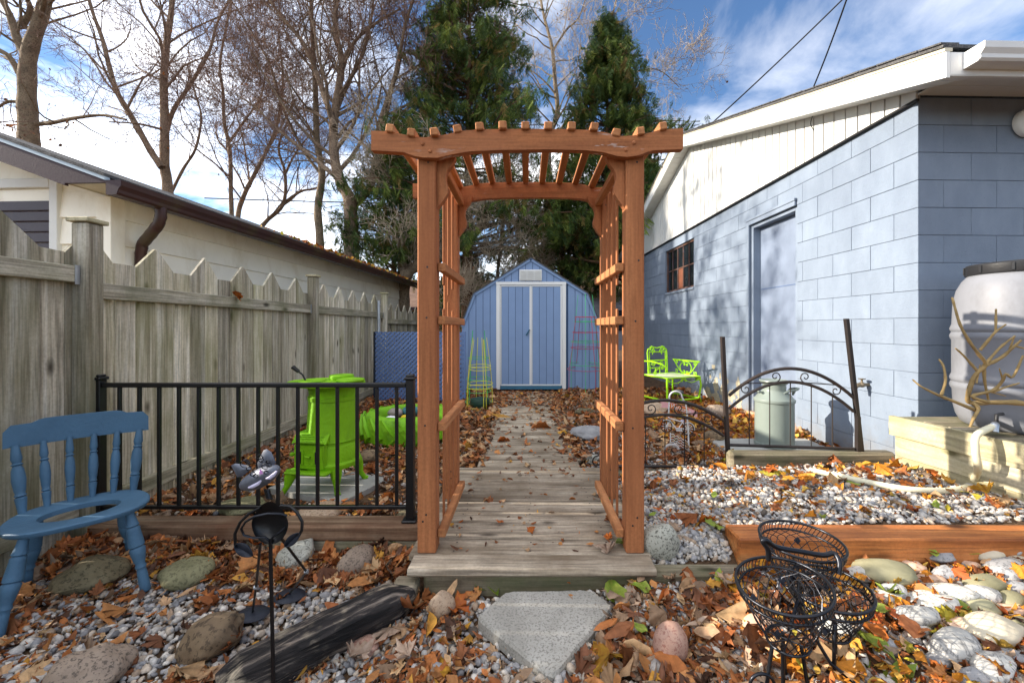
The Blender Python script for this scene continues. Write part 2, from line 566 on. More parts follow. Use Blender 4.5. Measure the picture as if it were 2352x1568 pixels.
M['lime'] = paint('lime_paint', c(124,184,12), .6, .10, 7, .3, 60, spec=.3, dirt=c(74,104,22), dirt_amt=.6, dscale=6)
M['lime_dark'] = paint('worn_lime_rubber', c(124,186,24), .6, .14, 6, .2, 50, dirt=c(52,92,34), dirt_amt=.6, dscale=7)
M['lime_iron'] = paint('lime_iron_paint', c(170,230,24), .45, .05, 5, .03, 60)
M['chair_blue'] = paint('chair_blue_paint', c(72,106,132), .6, .10, 9, .16, 70, dirt=c(52,80,104), dirt_amt=.55, obj=(.96, 1.05))
M['milk'] = paint('grey_green_paint', c(128,138,131), .35, .04, 3, .03, 40, spec=.5, dirt=c(112,122,114), dirt_amt=.4)
M['barrel'] = paint('grey_plastic', c(122,124,130), .5, .07, 3, .08, 30, spec=.35, dirt=c(92,92,94), dirt_amt=.7)
M['black_plastic'] = paint('black_plastic', c(40,40,42), .4, .1, 6, .05, 60)
M['galv'] = paint('galvanised_steel', c(176,182,188), .4, .1, 8, .05, 70, metal=.7)
M['brass'] = paint('weathered_brass', c(122,110,92), .5, .2, 12, .1, 80, metal=.5)
M['hose'] = paint('pale_hose', c(214,208,180), .45, .05, 4, .03, 60)
M['concrete'] = stone('concrete_paver', c(140,137,128), c(184,181,172), c(124,121,114), 4, 110, .9, bump=.6, moss=None)
M['slab'] = stone('grey_slab', c(140,140,136), c(176,176,170), None, 5, 90, .85, bump=.2)
M['bark'] = stone('grey_bark', c(104,90,74), c(156,138,114), c(84,72,60), 4, 30, .95, bump=.8)
M['bark2'] = stone('brown_bark', c(112,94,78), c(164,142,120), c(84,70,58), 4, 30, .95, bump=.8)
M['bark_cedar'] = stone('cedar_bark', c(84,62,46), c(136,104,78), None, 4, 30, .95, bump=.8)
M['twig'] = paint('twig_bark', c(132,104,88), .85, .18, 2, .1, 40)
M['twig_pale'] = paint('pale_twig_bark', c(182,164,140), .85, .15, 2, .1, 40)
M['shrub'] = paint('ochre_shrub_bark', c(152,128,84), .8, .28, 14, .2, 60)
M['cedar_leaf'] = attr_mat('cedar_foliage', .7, .25)
M['leaf'] = attr_mat('dry_leaf', .65, .22, var=34)
M['pebble'] = attr_mat('gravel_stone', .75, var=70)
M['glass'] = paint('dark_window_glass', c(26,32,38), .08, .3, 3, 0, 20, spec=.6)
M['rust'] = paint('rusty_window_frame', c(88,62,50), .75, .2, 14, .2, 60, dirt=c(96,108,128), dirt_amt=.7, dscale=12)
M['rust_panel'] = paint('rusty_panel', c(112,66,46), .75, .25, 10, .2, 60)
M['wire'] = paint('black_cable', c(28,28,30), .6, .1, 5, .02, 50)
M['pink'] = paint('pink_paint', c(240,180,182), .55, .05, 8, .03, 60)
M['orange_p'] = paint('orange_paint', c(214,116,30), .55, .06, 8, .03, 60)
M['yellow_wire'] = paint('yellow_wire', c(214,210,70), .5, .05, 8, .02, 60)
M['green_wire'] = paint('green_wire', c(70,178,110), .5, .08, 8, .02, 60)
M['red_wire'] = paint('red_wire', c(168,58,78), .5, .1, 8, .02, 60)
M['pot'] = paint('dark_green_pot', c(38,66,54), .5, .1, 6, .05, 60)
M['cat'] = paint('brushed_grey_metal', c(112,116,126), .45, .25, 9, .06, 40, metal=.35, dirt=c(60,64,74), dirt_amt=.7, dscale=9)
M['cat_dark'] = paint('dark_blue_metal', c(46,50,60), .5, .15, 7, .1, 60, metal=.3)
M['pinkviolet'] = paint('pink_violet_paint', c(214,150,214), .5, .05, 8, .02, 60)
M['paleblue'] = paint('pale_violet_paint', c(206,200,222), .5, .08, 20, .05, 60)
M['peel'] = paint('peeled_cream_patch', c(178,168,144), .85, .25, 22, .3, 60)
M['brick'] = stone('far_tan_brick', c(150,128,84), c(176,152,104), None, 6, 60, .9)
M['far_grey'] = paint('far_grey_siding', c(130,132,140), .7, .05, 3, .03, 40)
M['foot_rust'] = paint('rust_streaked_sill', c(196,160,128), .8, .25, 14, .2, 60)

# ================================================================== the ground
def sm(t, a, b):
    t = np.clip((t - a) / (b - a), 0, 1)
    return t * t * (3 - 2 * t)
def g(x, y):
    """height of the ground"""
    x = np.asarray(x, float); y = np.asarray(y, float)
    front = np.interp(x, [-2.6, -1.9, -1.5, -1.1, 0, .9, 2.6], [.06, .04, .0, -.03, .03, .10, .12])
    bed = np.interp(x, [.55, 1.2, 2.6], [.15, .232, .262])
    tl = sm(y, 2.26, 2.36); tm = sm(y, 1.87, 1.97); tr = sm(y, 1.88, 2.06); tb = sm(y, 2.95, 3.10)
    back = .125 + .03 * sm(y, 6, 8)
    left = front * (1 - tl) + (.115 + .03 * sm(y, 6, 8)) * tl
    mid = front * (1 - tm) + .10 * tm
    right = (front * (1 - tr) + bed * tr) * (1 - tb) + back * tb
    a = sm(x, -.56, -.50); b = sm(x, .52, .60)
    z = (left * (1 - a) + mid * a) * (1 - b) + right * b
    return z + .008 * np.sin(x * 7.1 + 1.3) * np.sin(y * 6.3) + .004 * np.sin(x * 17 + y * 13)
def gz(x, y): return float(g(x, y))
def on(u, v):
    """where the line of sight (u, v) meets the ground"""
    z = .1
    for _ in range(12):
        p = pz(u, v, z); z = .5 * z + .5 * gz(p.x, p.y)
    p.z = gz(p.x, p.y)
    return p

xs = np.concatenate([-np.geomspace(3.6, 700, 26)[::-1], np.arange(-3.5, 5.0, .07), np.geomspace(5.1, 700, 26)])
ys = np.concatenate([-np.geomspace(.6, 300, 16)[::-1], np.arange(-.5, 1.1, .2), np.arange(1.2, 8.4, .07), np.geomspace(8.5, 900, 30)])
GX, GY = np.meshgrid(xs, ys)
GZ = g(np.clip(GX, -3.5, 5), np.clip(GY, .5, 8.4))
nx, ny = len(xs), len(ys)
idx = np.arange(nx * ny).reshape(ny, nx)
F = np.stack([idx[:-1, :-1], idx[:-1, 1:], idx[1:, 1:], idx[1:, :-1]], -1).reshape(-1, 4)
k = NT('soil_and_mulch')
v = k.coord(rand=False)
f1 = k.noise(v, 14, 8, .7); f2 = k.noise(v, 70, 4, .7)
colg = k.ramp(f1, [(.3, c(52, 40, 30)), (.55, c(98, 74, 52)), (.75, c(130, 112, 92))])
colg = k.mix(.7, colg, k.ramp(f2, [(.35, .4), (.65, 1.3)]), 'MULTIPLY')
k.bump(f2, .8, .01)
M['soil'] = k.done(colg, .95)
ground = np_mesh('ground', np.stack([GX, GY, GZ], -1).reshape(-1, 3), F, M['soil'], smooth=True)
tag(ground, 'brown soil of the yard under gravel and leaves', 'ground', kind='structure')

# ------------------------------------------------------------------ gravel (countless stones: stuff)
def ico_np(sub):
    bm = bmesh.new(); bmesh.ops.create_icosphere(bm, subdivisions=sub, radius=1)
    V = np.array([v.co[:] for v in bm.verts]); F = np.array([[v.index for v in f.verts] for f in bm.faces]); bm.free()
    return V, F
peb = []
for t in range(16):
    IV, IF = ico_np(2 if t < 8 else 1)
    d = np.array([1 + .34 * noise.noise(Vector(p) * 1.15 + Vector((t * 9.1, 3, 1))) + .13 * noise.noise(Vector(p) * 2.6 + Vector((t * 5.1, 1, 7))) for p in IV])
    V = IV * d[:, None]
    # knock flats into it so that it reads as a broken, tumbled stone
    for q in range(4):
        nn = Vector((random.gauss(0, 1), random.gauss(0, 1), random.gauss(0, 1))).normalized()
        h = random.uniform(.62, .85)
        e = V @ np.array(nn[:]) - h
        V = V - np.clip(e, 0, None)[:, None] * np.array(nn[:])[None] * .85
    V = V * np.array([1, random.uniform(.66, .9), random.uniform(.45, .62)])
    peb.append((V, IF))

def in_box(x, y, b): return (x > b[0]) & (x < b[1]) & (y > b[2]) & (y < b[3])
NO_GRAVEL = [(1.8, 2.75, 3.3, 4.0), (-1.78, -1.02, 2.62, 3.05), (-.60, .60, 1.84, 3.3), (-.42, .46, 3.2, 7.2), (.98, 3.3, 1.92, 2.09), (-2.6, -.5, 2.24, 2.38), (-.5, 1.04, 1.86, 1.955), (1.2, 3.3, 2.93, 3.05)]
def gravel_pts(n, x0, x1, y0, y1, dens):
    x = RNG.uniform(x0, x1, n); y = RNG.uniform(y0, y1, n)
    keep = RNG.random(n) < dens(x, y)
    for b in NO_GRAVEL: keep &= ~in_box(x, y, b)
    return x[keep], y[keep]
def clump(x, y, s, o=0.0):
    return np.array([noise.noise(Vector((a * s + o, b * s, o))) for a, b in zip(x, y)])
P = []
for (n, bx, dn) in [
    (13500, (-2.4, 1.15, 1.28, 2.3), lambda x, y: np.where(x > .95, .75, 1.0) * np.where((y > 2.1) & (x < -.5), .45, 1)),
    (3300, (1.1, 2.4, 1.15, 1.95), lambda x, y: np.full_like(x, .55)),
    (420, (.60, 1.0, 1.955, 2.12), lambda x, y: np.ones_like(x)),
    (10500, (.56, 2.75, 1.95, 2.98), lambda x, y: np.full_like(x, 1.0)),
    (5200, (.5, 2.2, 3.05, 4.4), lambda x, y: np.clip(1.15 - (y - 3.05) * .55, 0, 1) * np.clip(1.5 - .5 * x, .2, 1)),
    (2600, (-2.4, -.55, 2.4, 4.2), lambda x, y: np.full_like(x, .4)),
    (900, (.45, 1.4, 4.4, 6.8), lambda x, y: np.full_like(x, .25)),
]:
    x, y = gravel_pts(n, *bx, dn)
    P.append(np.stack([x, y], 1))
P = np.concatenate(P); n = len(P)
scl = np.exp(RNG.normal(np.log(.0138), .30, n))
pos = np.stack([P[:, 0], P[:, 1], g(P[:, 0], P[:, 1]) + scl * .25 + RNG.uniform(-.004, .014, n)], 1)
tone = RNG.random(n); base = np.empty((n, 3))
pal = np.array([c(214, 208, 198), c(188, 184, 178), c(158, 157, 158), c(196, 182, 164), c(126, 126, 128), c(170, 148, 126), c(104, 94, 84)])
pk = RNG.choice(len(pal), n, p=[.20, .23, .18, .15, .11, .08, .05])
base = pal[pk] * RNG.uniform(.82, 1.08, (n, 1))
far = P[:, 1] > 1.56          # farther stones are simpler
V, F, Cc = scatter(peb, pos, rot_np(n, .45), scl, np.clip(base, 0, .88), pick=np.where(far, RNG.integers(8, 16, n), RNG.integers(0, 8, n)))
gravel = np_mesh('gravel', V, F, M['pebble'], Cc, smooth=True)
tag(gravel, 'white and grey gravel spread over the yard', 'gravel', kind='stuff')

# ------------------------------------------------------------------ leaves
def leaf_template(outline, curl, fold, wave, seed):
    """flat outline (x along the leaf), fanned from its midrib, then curled"""
    rnd = random.Random(seed)
    pts = [(0.02, 0.0)] + outline
    V = []
    for (a, b) in pts:
        z = curl * (a - .5) ** 2 + fold * abs(b) + wave * math.sin(a * 9 + b * 7 + seed) + rnd.uniform(-.02, .02)
        V.append((a - .5, b, z))
    V = np.array(V)
    n = len(outline)
    F = np.array([[0, i, i + 1] for i in range(1, n)] + [[0, n, 1]])
    return V, F
MAPLE = [(0,0),(.10,.10),(.02,.30),(.16,.28),(.12,.48),(.26,.40),(.40,.60),(.46,.36),(.56,.40),(.64,.20),(.74,.26),(.80,.12),(1,.0)]
MAPLE = MAPLE + [(a, -b) for (a, b) in reversed(MAPLE[1:-1])]
OVAL = [(0,0),(.15,.13),(.4,.24),(.65,.22),(.88,.10),(1,0)]
OVAL = OVAL + [(a, -b) for (a, b) in reversed(OVAL[1:-1])]
NARROW = [(0,0),(.2,.07),(.5,.12),(.8,.07),(1,0),(.8,-.07),(.5,-.12),(.2,-.07)]
HEART = [(.08,.0),(0,.16),(.12,.34),(.36,.40),(.62,.30),(.86,.12),(1,0)]
HEART = HEART + [(a, -b) for (a, b) in reversed(HEART[1:-1])]
T_MAPLE = [leaf_template(MAPLE, cu, fo, wa, i) for i, (cu, fo, wa) in enumerate([(.5,.25,.08),(-.6,.35,.1),(.9,-.3,.1),(.2,.7,.12),(-.3,-.4,.12),(1.2,.5,.1)])]
T_OVAL = [leaf_template(OVAL, cu, fo, wa, i) for i, (cu, fo, wa) in enumerate([(.5,.5,.05),(-.5,.7,.05),(.9,.9,.05),(.2,-.6,.08)])]
T_NARROW = [leaf_template(NARROW, cu, fo, .04, i) for i, (cu, fo) in enumerate([(.5,.8),(-.6,.9),(.9,.4)])]
T_HEART = [leaf_template(HEART, cu, fo, .05, i) for i, (cu, fo) in enumerate([(.3,.25),(-.3,.35)])]
BROWN = np.array([c(104,72,54), c(176,150,126), c(196,122,66), c(178,108,62), c(212,146,86), c(154,98,62), c(206,166,124), c(222,182,134), c(138,92,66), c(222,164,70), c(174,142,112)])
BROWN_P = np.array([.10,.08,.15,.13,.13,.11,.10,.07,.09,.04,.07])
ORANGE = np.array([c(214,140,44), c(224,160,52), c(198,112,44), c(180,92,44), c(228,184,84), c(190,176,60)])
ORANGE_P = np.array([.26,.18,.2,.16,.14,.06])

PAV = [pz(1161,1355,.085), pz(1356,1353,.085), pz(1413,1388,.085), pz(1270,1556,.085), pz(1093,1415,.085)]
def in_paver(x, y):
    ins = np.ones(len(x), bool)
    for i in range(5):
        a, b = PAV[i], PAV[(i + 1) % 5]
        ins &= ((b.x - a.x) * (y - a.y) - (b.y - a.y) * (x - a.x)) < .012
    return ins
def litter(n, x0, x1, y0, y1, size, dens, pal, pp, tpl, lift=.02, ban=NO_GRAVEL, tilt=.5):
    x = RNG.uniform(x0, x1, n); y = RNG.uniform(y0, y1, n)
    keep = RNG.random(n) < dens(x, y)
    for b in ban: keep &= ~in_box(x, y, b)
    keep &= ~(in_paver(x, y) & (RNG.random(n) < .985))
    x, y = x[keep], y[keep]; m = len(x)
    s = np.exp(RNG.normal(np.log(size), .32, m))
    z = g(x, y) + RNG.uniform(.004, lift, m) + s * .08
    col = pal[RNG.choice(len(pal), m, p=pp / pp.sum())] * RNG.uniform(.65, 1.2, (m, 1))
    sc = np.stack([s, s * RNG.uniform(.6, 1.1, m), s], 1)
    return scatter(tpl, np.stack([x, y, z], 1), rot_np(m, tilt), sc, np.clip(col, 0, .9))
one = lambda x, y: np.ones_like(x)
SM_T = T_OVAL + T_NARROW + T_MAPLE[:3]
parts = []
# behind the fences: a deep bed of brown leaves
parts.append(litter(17000, -2.46, 2.85, 2.4, 7.3, .042, lambda x, y: np.where(x < -.5, 1, np.where(y < 3.05, 0, 1)), BROWN, BROWN_P, SM_T, .03))
parts.append(litter(3600, -2.46, 2.85, 2.45, 7.3, .075, lambda x, y: np.where(x < -.5, 1, np.where(y < 3.05, 0, 1)), BROWN, BROWN_P, T_MAPLE + T_OVAL, .04))
parts.append(litter(2600, 1.4, 2.85, 3.1, 6.6, .055, one, ORANGE, ORANGE_P, SM_T, .04))
# front left: bands of brown leaves through the gravel
def band(x, y): return np.clip(.42 + 1.1 * clump(x, y, 2.1, 3.3), 0, 1)
parts.append(litter(6800, -2.4, -.45, 1.25, 2.26, .036, band, BROWN, BROWN_P, SM_T, .026))
parts.append(litter(2600, -2.4, -.5, 1.98, 2.26, .062, one, BROWN, BROWN_P, SM_T + T_MAPLE, .045))
parts.append(litter(520, -2.4, -.45, 1.25, 2.0, .075, lambda x, y: np.clip(.25 + 1.0 * clump(x, y, 1.9, 9.1), 0, 1), BROWN, BROWN_P, T_MAPLE + T_OVAL, .035))
parts.append(litter(700, -.55, 1.05, 1.22, 1.86, .078, lambda x, y: np.clip(.6 + .9 * clump(x, y, 2.2, 4.7), 0, 1), BROWN, BROWN_P, T_MAPLE + T_OVAL, .045))
parts.append(litter(600, .56, 2.7, 2.1, 2.97, .07, lambda x, y: np.clip(.15 + .9 * clump(x, y, 2.0, 6.2) + .5 * (y - 2.5), 0, 1), np.concatenate([ORANGE, BROWN]), np.concatenate([ORANGE_P, BROWN_P]), T_MAPLE + T_OVAL, .035))
parts.append(litter(3600, -.6, 1.05, 1.22, 1.86, .038, lambda x, y: np.clip(.62 + 1.1 * clump(x, y, 2.6, 8.3), 0, 1), BROWN, BROWN_P, SM_T, .03))
# right bed and the cobble corner: brighter leaves
parts.append(litter(4200, .56, 2.72, 2.08, 2.97, .030, lambda x, y: np.clip(.34 + .8 * clump(x, y, 2.4, 5.1) + .22 * (y - 2.5), 0, 1), np.concatenate([BROWN, ORANGE]), np.concatenate([BROWN_P, ORANGE_P * .7]), SM_T, .02))
parts.append(litter(2000, .85, 2.5, 1.1, 1.93, .042, one, np.concatenate([ORANGE, BROWN]), np.concatenate([ORANGE_P, BROWN_P * .5]), SM_T + T_MAPLE, .04))
# shreds on the boardwalk
def walk(n, x0, x1, y0, y1, size):
    x = RNG.uniform(x0, x1, n); y = RNG.uniform(y0, y1, n)
    s = np.exp(RNG.normal(np.log(size), .4, n))
    col = BROWN[RNG.choice(len(BROWN), n, p=BROWN_P / BROWN_P.sum())] * RNG.uniform(.6, 1.1, (n, 1))
    return scatter(SM_T, np.stack([x, y, np.full(n, .166) + s * .07], 1), rot_np(n, .25), np.stack([s, s * .8, s], 1), col)
parts.append(walk(420, -.40, .45, 3.0, 6.9, .036))
parts.append(walk(40, -.40, .45, 3.4, 6.9, .10))
parts.append(walk(520, -.40, .45, 5.6, 7.0, .045))
for sx in (-1, 1):
    parts.append(walk(520, sx * .42 - .08, sx * .42 + .08, 3.3, 6.9, .045))
parts.append(walk(90, -.43, .48, 1.97, 3.2, .026))
off = 0; VV, FF, CC = [], [], []
for (V, F, Cx) in parts:
    VV.append(V); FF.append(F + off); CC.append(Cx); off += len(V)
lit = np_mesh('leaf_litter', np.concatenate(VV), np.concatenate(FF), M['leaf'], np.concatenate(CC), smooth=True)
tag(lit, 'brown and orange leaf litter covering gravel and soil', 'leaves', kind='stuff')

# ================================================================== boardwalk
walkway = thing('boardwalk', 'weathered grey plank boardwalk running through the arbor to the shed', 'boardwalk', (0.02, 1.96, .12), kind='structure')
y = 1.958; i = 0
while y < 6.98:
    w = .156
    wide = y < 3.12
    l = (-.560 if wide else -.395) + random.uniform(-.02, .02)
    r_ = (.60 if wide else .44) + random.uniform(-.02, .02)
    dz = random.uniform(-.003, .003)
    mb = MB().cbox((l, y, .126 + dz), (r_, y + w - .011, .161 + dz), .008)
    pk = mb.build('plank', M['deck'], walkway, world=True)
    if y < 3.6:
        nl = MB()
        for xn in (-.36, .02, .40):
            for yn in (.035, .115):
                nl.lathe([(.0045, 0), (.0045, .0012), (0, .0016)], 8, (xn + random.uniform(-.01, .01), y + yn, .1605 + dz))
        nl.build('nails', M['dark_iron'], pk, world=True)
    y += w + .001; i += 1
for xx in (-.30, .34):
    B('bearer', M['timber_x'], walkway, (xx - .04, 2.0, .06), (xx + .04, 6.9, .124), world=True)

step = MB()
prof = [(1.833,.140),(1.835,.155),(1.842,.163),(1.955,.165),(1.955,.131),(1.842,.129)]
step.prism([(-.535, a, b) for a, b in prof], (1.12, 0, 0))
st = step.build('step_board', M['deck'], None, smooth=40)
tag(st, 'wide weathered step board with rounded nose across the arbor threshold', 'board')
tag(MB().cbox((-.47, 1.862, -.04), (1.04, 1.952, .1285), .012).build('threshold_timber', M['timber_x'], None),
    'old grey timber lying under the step board and sticking out to its right', 'timber')
b_ = MB().cbox((-.60, 1.80, .02), (-.49, 1.90, .105), .012, M=Matrix.Translation((0,0,0)))
tag(b_.build('timber_offcut', M['timber_x'], None), 'short grey offcut wedged at the left end of the step board', 'timber')

# paver shaped like home plate
P5 = [pz(1161,1355,.085), pz(1356,1353,.085), pz(1413,1388,.085), pz(1270,1556,.085), pz(1093,1415,.085)]
mb = MB()
cen = sum(P5, Vector()) / 5
ring = []
for a in range(5):
    for q in range(14):
        p = P5[a].lerp(P5[(a + 1) % 5], q / 14)
        if q == 0: p = p + (cen - p).normalized() * .012
        d_ = .0035 * noise.noise(p * 22) + .005 * max(0, noise.noise(p * 9 + Vector((3, 1, 0))))
        ring.append(p + (cen - p).normalized() * abs(d_))
n5 = len(ring)
V = [Vector((p.x, p.y, .030)) for p in ring] + [Vector((p.x, p.y, .074 + .003 * noise.noise(p * 30))) for p in ring] + [Vector((p.x, p.y, .085)) + (cen - p).normalized() * (.007 + .006 * abs(noise.noise(p * 25))) for p in ring]
for p in V[2 * n5:]: p.z = .085
Fc = [tuple(range(n5)), tuple(range(3 * n5 - 1, 2 * n5 - 1, -1))]
for a in range(n5):
    b = (a + 1) % n5
    Fc += [(a, a + n5, b + n5, b), (a + n5, a + 2 * n5, b + 2 * n5, b + n5)]
mb.add(V, Fc)
me_o = mb.build('concrete_paver', M['concrete'], None)
bm = bmesh.new(); bm.from_mesh(me_o.data); bmesh.ops.recalc_face_normals(bm, faces=bm.faces); bm.to_mesh(me_o.data); bm.free()
tag(me_o, 'five-sided grey concrete paver shaped like home plate in front of the step', 'paver')

# ================================================================== arbor
arb = thing('garden_arbor', 'reddish brown wooden garden arbor with curved beams over the boardwalk', 'arbor', (.02, 2.0, .161))
z0, ztop = .162, 2.105
posts = [(-.525, -.436, 1.968, 2.056), (.480, .568, 1.968, 2.056), (-.525, -.436, 2.59, 2.678), (.480, .568, 2.59, 2.678)]
for (a, b, y0, y1) in posts:
    p = B('post', M['arbor_z'], arb, (a, y0, z0), (b, y1, ztop), .006, world=True)
    for zn in (.30, .34, .78, 1.30, 1.56, 2.03):
        MB().lathe([(.005, 0), (.005, .001), (0, .0015)], 8, M=Matrix.Translation(((a + b) / 2 + random.uniform(-.02, .02), y0 - .0002, zn + random.uniform(-.02, .02))) @ Matrix.Rotation(R(90), 4, 'X')).build('screw', M['dark_iron'], p, world=True)
def Z3(zx, zy): return (827.9 + .328 * zx, 263.4 + .328 * zy)
TOP = [(75,112),(200,118),(300,138),(390,158),(460,158),(520,152),(600,138),(720,112),(820,105),(900,102),(1150,99),(1400,102),(1520,105),(1600,108),(1720,125),(1800,148),(1850,150),(1900,147),(1990,136),(2100,106),(2260,94)]
BOT = [(2260,240),(2050,250),(1990,268),(1950,285),(1870,296),(1800,290),(1740,274),(1700,262),(1580,249),(1300,243),(1000,247),(800,255),(720,264),(620,282),(540,302),(440,300),(380,290),(300,262),(200,257),(75,250)]
YB = 1.928
outline = [px(*Z3(a, b), YB) for a, b in TOP + BOT]
for (dy_) in (0, .705):
    mb = MB(); mb.prism([(p.x, YB + dy_, p.z) for p in outline], (0, .038, 0))
    beam = mb.build('beam', M['arbor_x'], arb, world=True)
    bx = [(436,205),(488,256),(1915,197),(1858,246)]
    for (a, b) in bx:
        q = px(*Z3(a, b), YB)
        s_ = MB().ball((q.x, YB + dy_ - .001, q.z), (.0095, .006, .0095), 2)
        s_.build('bolt', M['arbor_x'], beam, world=True, smooth=60)
# rafters on the curved top
def beam_top(x):
    t = [px(*Z3(a, b), YB) for a, b in TOP]
    return float(np.interp(x, [p.x for p in t], [p.z for p in t]))
for cxz in (205,355,517,675,832,995,1155,1315,1480,1638,1797,1962,2120):
    q = px(*Z3(cxz, 100), 1.915)
    xr = q.x
    sl = (beam_top(xr + .03) - beam_top(xr - .03)) / .06
    zt = beam_top(xr) + .010 + abs(sl) * .016
    Mr = Matrix.Translation((xr, 0, zt)) @ Matrix.Rotation(-math.atan(sl) * .9, 4, 'Y')
    jit = random.uniform(-.012, .012)
    MB().cbox((-.0185, 1.908 + jit, -.018), (.0185, 2.72 + jit, .018), .004, Mr).build('rafter', M['arbor_y'], arb, world=True)
# curved brackets
BR = [(527,303),(655,275),(650,300),(632,335),(600,372),(588,405),(586,440),(594,475),(602,505),(598,540),(575,580),(548,615),(527,642)]
s3 = .328 / 940 * 1.985
for (xb, sg) in ((-.436, 1), (.480, -1)):
    for yy in (1.992, 2.612):
        mb = MB()
        mb.prism([(xb + sg * ((a - 527) * s3 + .0015), yy, 2.085 - (b - 275) * s3) for a, b in BR], (0, .04, 0))
        mb.build('bracket', M['arbor_z'], arb, world=True)
# side trellises
for (xi, sg) in ((-.436, 1), (.480, -1)):
    xr0, xr1 = sorted((xi + sg * .002, xi + sg * .040))
    for zr in (2.045, 1.545, 1.285, .765, .245):
        B('rung', M['arbor_y'], arb, (xr0, 2.00, zr - .021), (xr1, 2.64, zr + .021), .004, world=True)
    xs0, xs1 = sorted((xi - sg * .011, xi))
    for yy, up in ((2.19, 0), (2.32, .045), (2.45, 0)):
        B('slat', M['arbor_z'], arb, (xs0, yy - .011, 1.475 - up), (xs1, yy + .011, 2.07), .003, world=True)
        B('slat', M['arbor_z'], arb, (xs0, yy - .011, .195 - up * .4), (xs1, yy + .011, 1.35 + up), .003, world=True)

# ================================================================== wooden fence on the left
fen = thing('wooden_fence', 'tall weathered grey board fence with zigzag top along the left side', 'fence', (-2.47, 4.5, .05))
PITCH = .140
def fence_board(y0, y1, h0, h1, zb=.045, t=.019, hm=None, par=None):
    xo = -2.513 + random.uniform(-.005, .004)
    pts = [(xo, y0, zb), (xo, y1, zb), (xo, y1, h1)]
    if hm: pts.append((xo, (y0 + y1) / 2, hm))
    pts.append((xo, y0, h0))
    MB().prism(pts, (t, 0, 0)).build('board', M['fence_z'], par or fen, world=True)
def fence_run(y0, y1, peak=1.785, low=1.635, k0=0, rail_z=1.46):
    y = y0; k = k0
    while y < y1 - .05:
        e = min(y + PITCH - random.uniform(.008, .015), y1)
        kk = k % 3; j = random.uniform(-.01, .01)
        if kk == 0: fence_board(y, e, low + .005, peak + j)
        elif kk == 1: fence_board(y, e, peak + j, low + .005)
        else: fence_board(y, e, low + j, low + j)
        y += PITCH; k += 1
    B('rail', M['fence_y'], fen, (-2.491, y0 + .005, rail_z - .045), (-2.452, y1 - .005, rail_z + .047), .004, world=True)
    B('rail', M['fence_y'], fen, (-2.491, y0 + .005, .19), (-2.452, y1 - .005, .28), .004, world=True)
    for yy in (y1 - .022,):
        MB().box((-2.452, yy - .002, rail_z - .05), (-2.449, yy + .018, rail_z + .05)).build('hanger', M['galv'], fen, world=True)
POSTS = [2.25, 4.68, 7.05, 9.42]
fence_run(2.345, 4.675, k0=1)
fence_run(4.775, 7.045, k0=2)
fence_run(7.145, 9.41, peak=1.70, low=1.56, k0=1, rail_z=1.36)
for yp in POSTS:
    p = B('post', M['fence_z'], fen, (-2.508, yp, .02), (-2.412, yp + .092, 1.83), .008, world=True)
    B('post_cap', M['pine_y'], p, (-2.522, yp - .014, 1.832), (-2.398, yp + .106, 1.856), .004, world=True)
# near panel, a little taller
for (a, b, h0, h1) in ((1.80, 1.915, 1.70, 1.825), (1.92, 2.095, 1.825, 1.665), (2.10, 2.212, 1.665, 1.66), (2.216, 2.248, 1.66, 1.70)):
    fence_board(a, b, h0, h1)
B('rail', M['fence_y'], fen, (-2.491, 1.80, 1.495), (-2.452, 2.248, 1.585), .004, world=True)
B('rail', M['fence_y'], fen, (-2.491, 1.80, .19), (-2.452, 2.248, .28), .004, world=True)
MB().box((-2.452, 2.222, 1.485), (-2.449, 2.246, 1.59)).build('hanger', M['galv'], fen, world=True)
# unseen lower fence, added beside the camera so its shade falls across the front yard
lowf = thing('low_shade_fence', 'unseen lower board fence added past the tall fence to shade the front yard', 'fence', (-2.47, 0, .05))
y = -2.0
while y < 1.78:
    fence_board(y, y + .136, 1.40, 1.40, par=lowf); y += .14
B('rail', M['fence_y'], lowf, (-2.491, -2.0, 1.15), (-2.452, 1.79, 1.24), .004, world=True)
B('rail', M['fence_y'], lowf, (-2.491, -2.0, .19), (-2.452, 1.79, .28), .004, world=True)
for yp in (-2.1, -.2, 1.70):
    B('post', M['fence_z'], lowf, (-2.448, yp, .02), (-2.36, yp + .09, 1.42), .006, world=True)

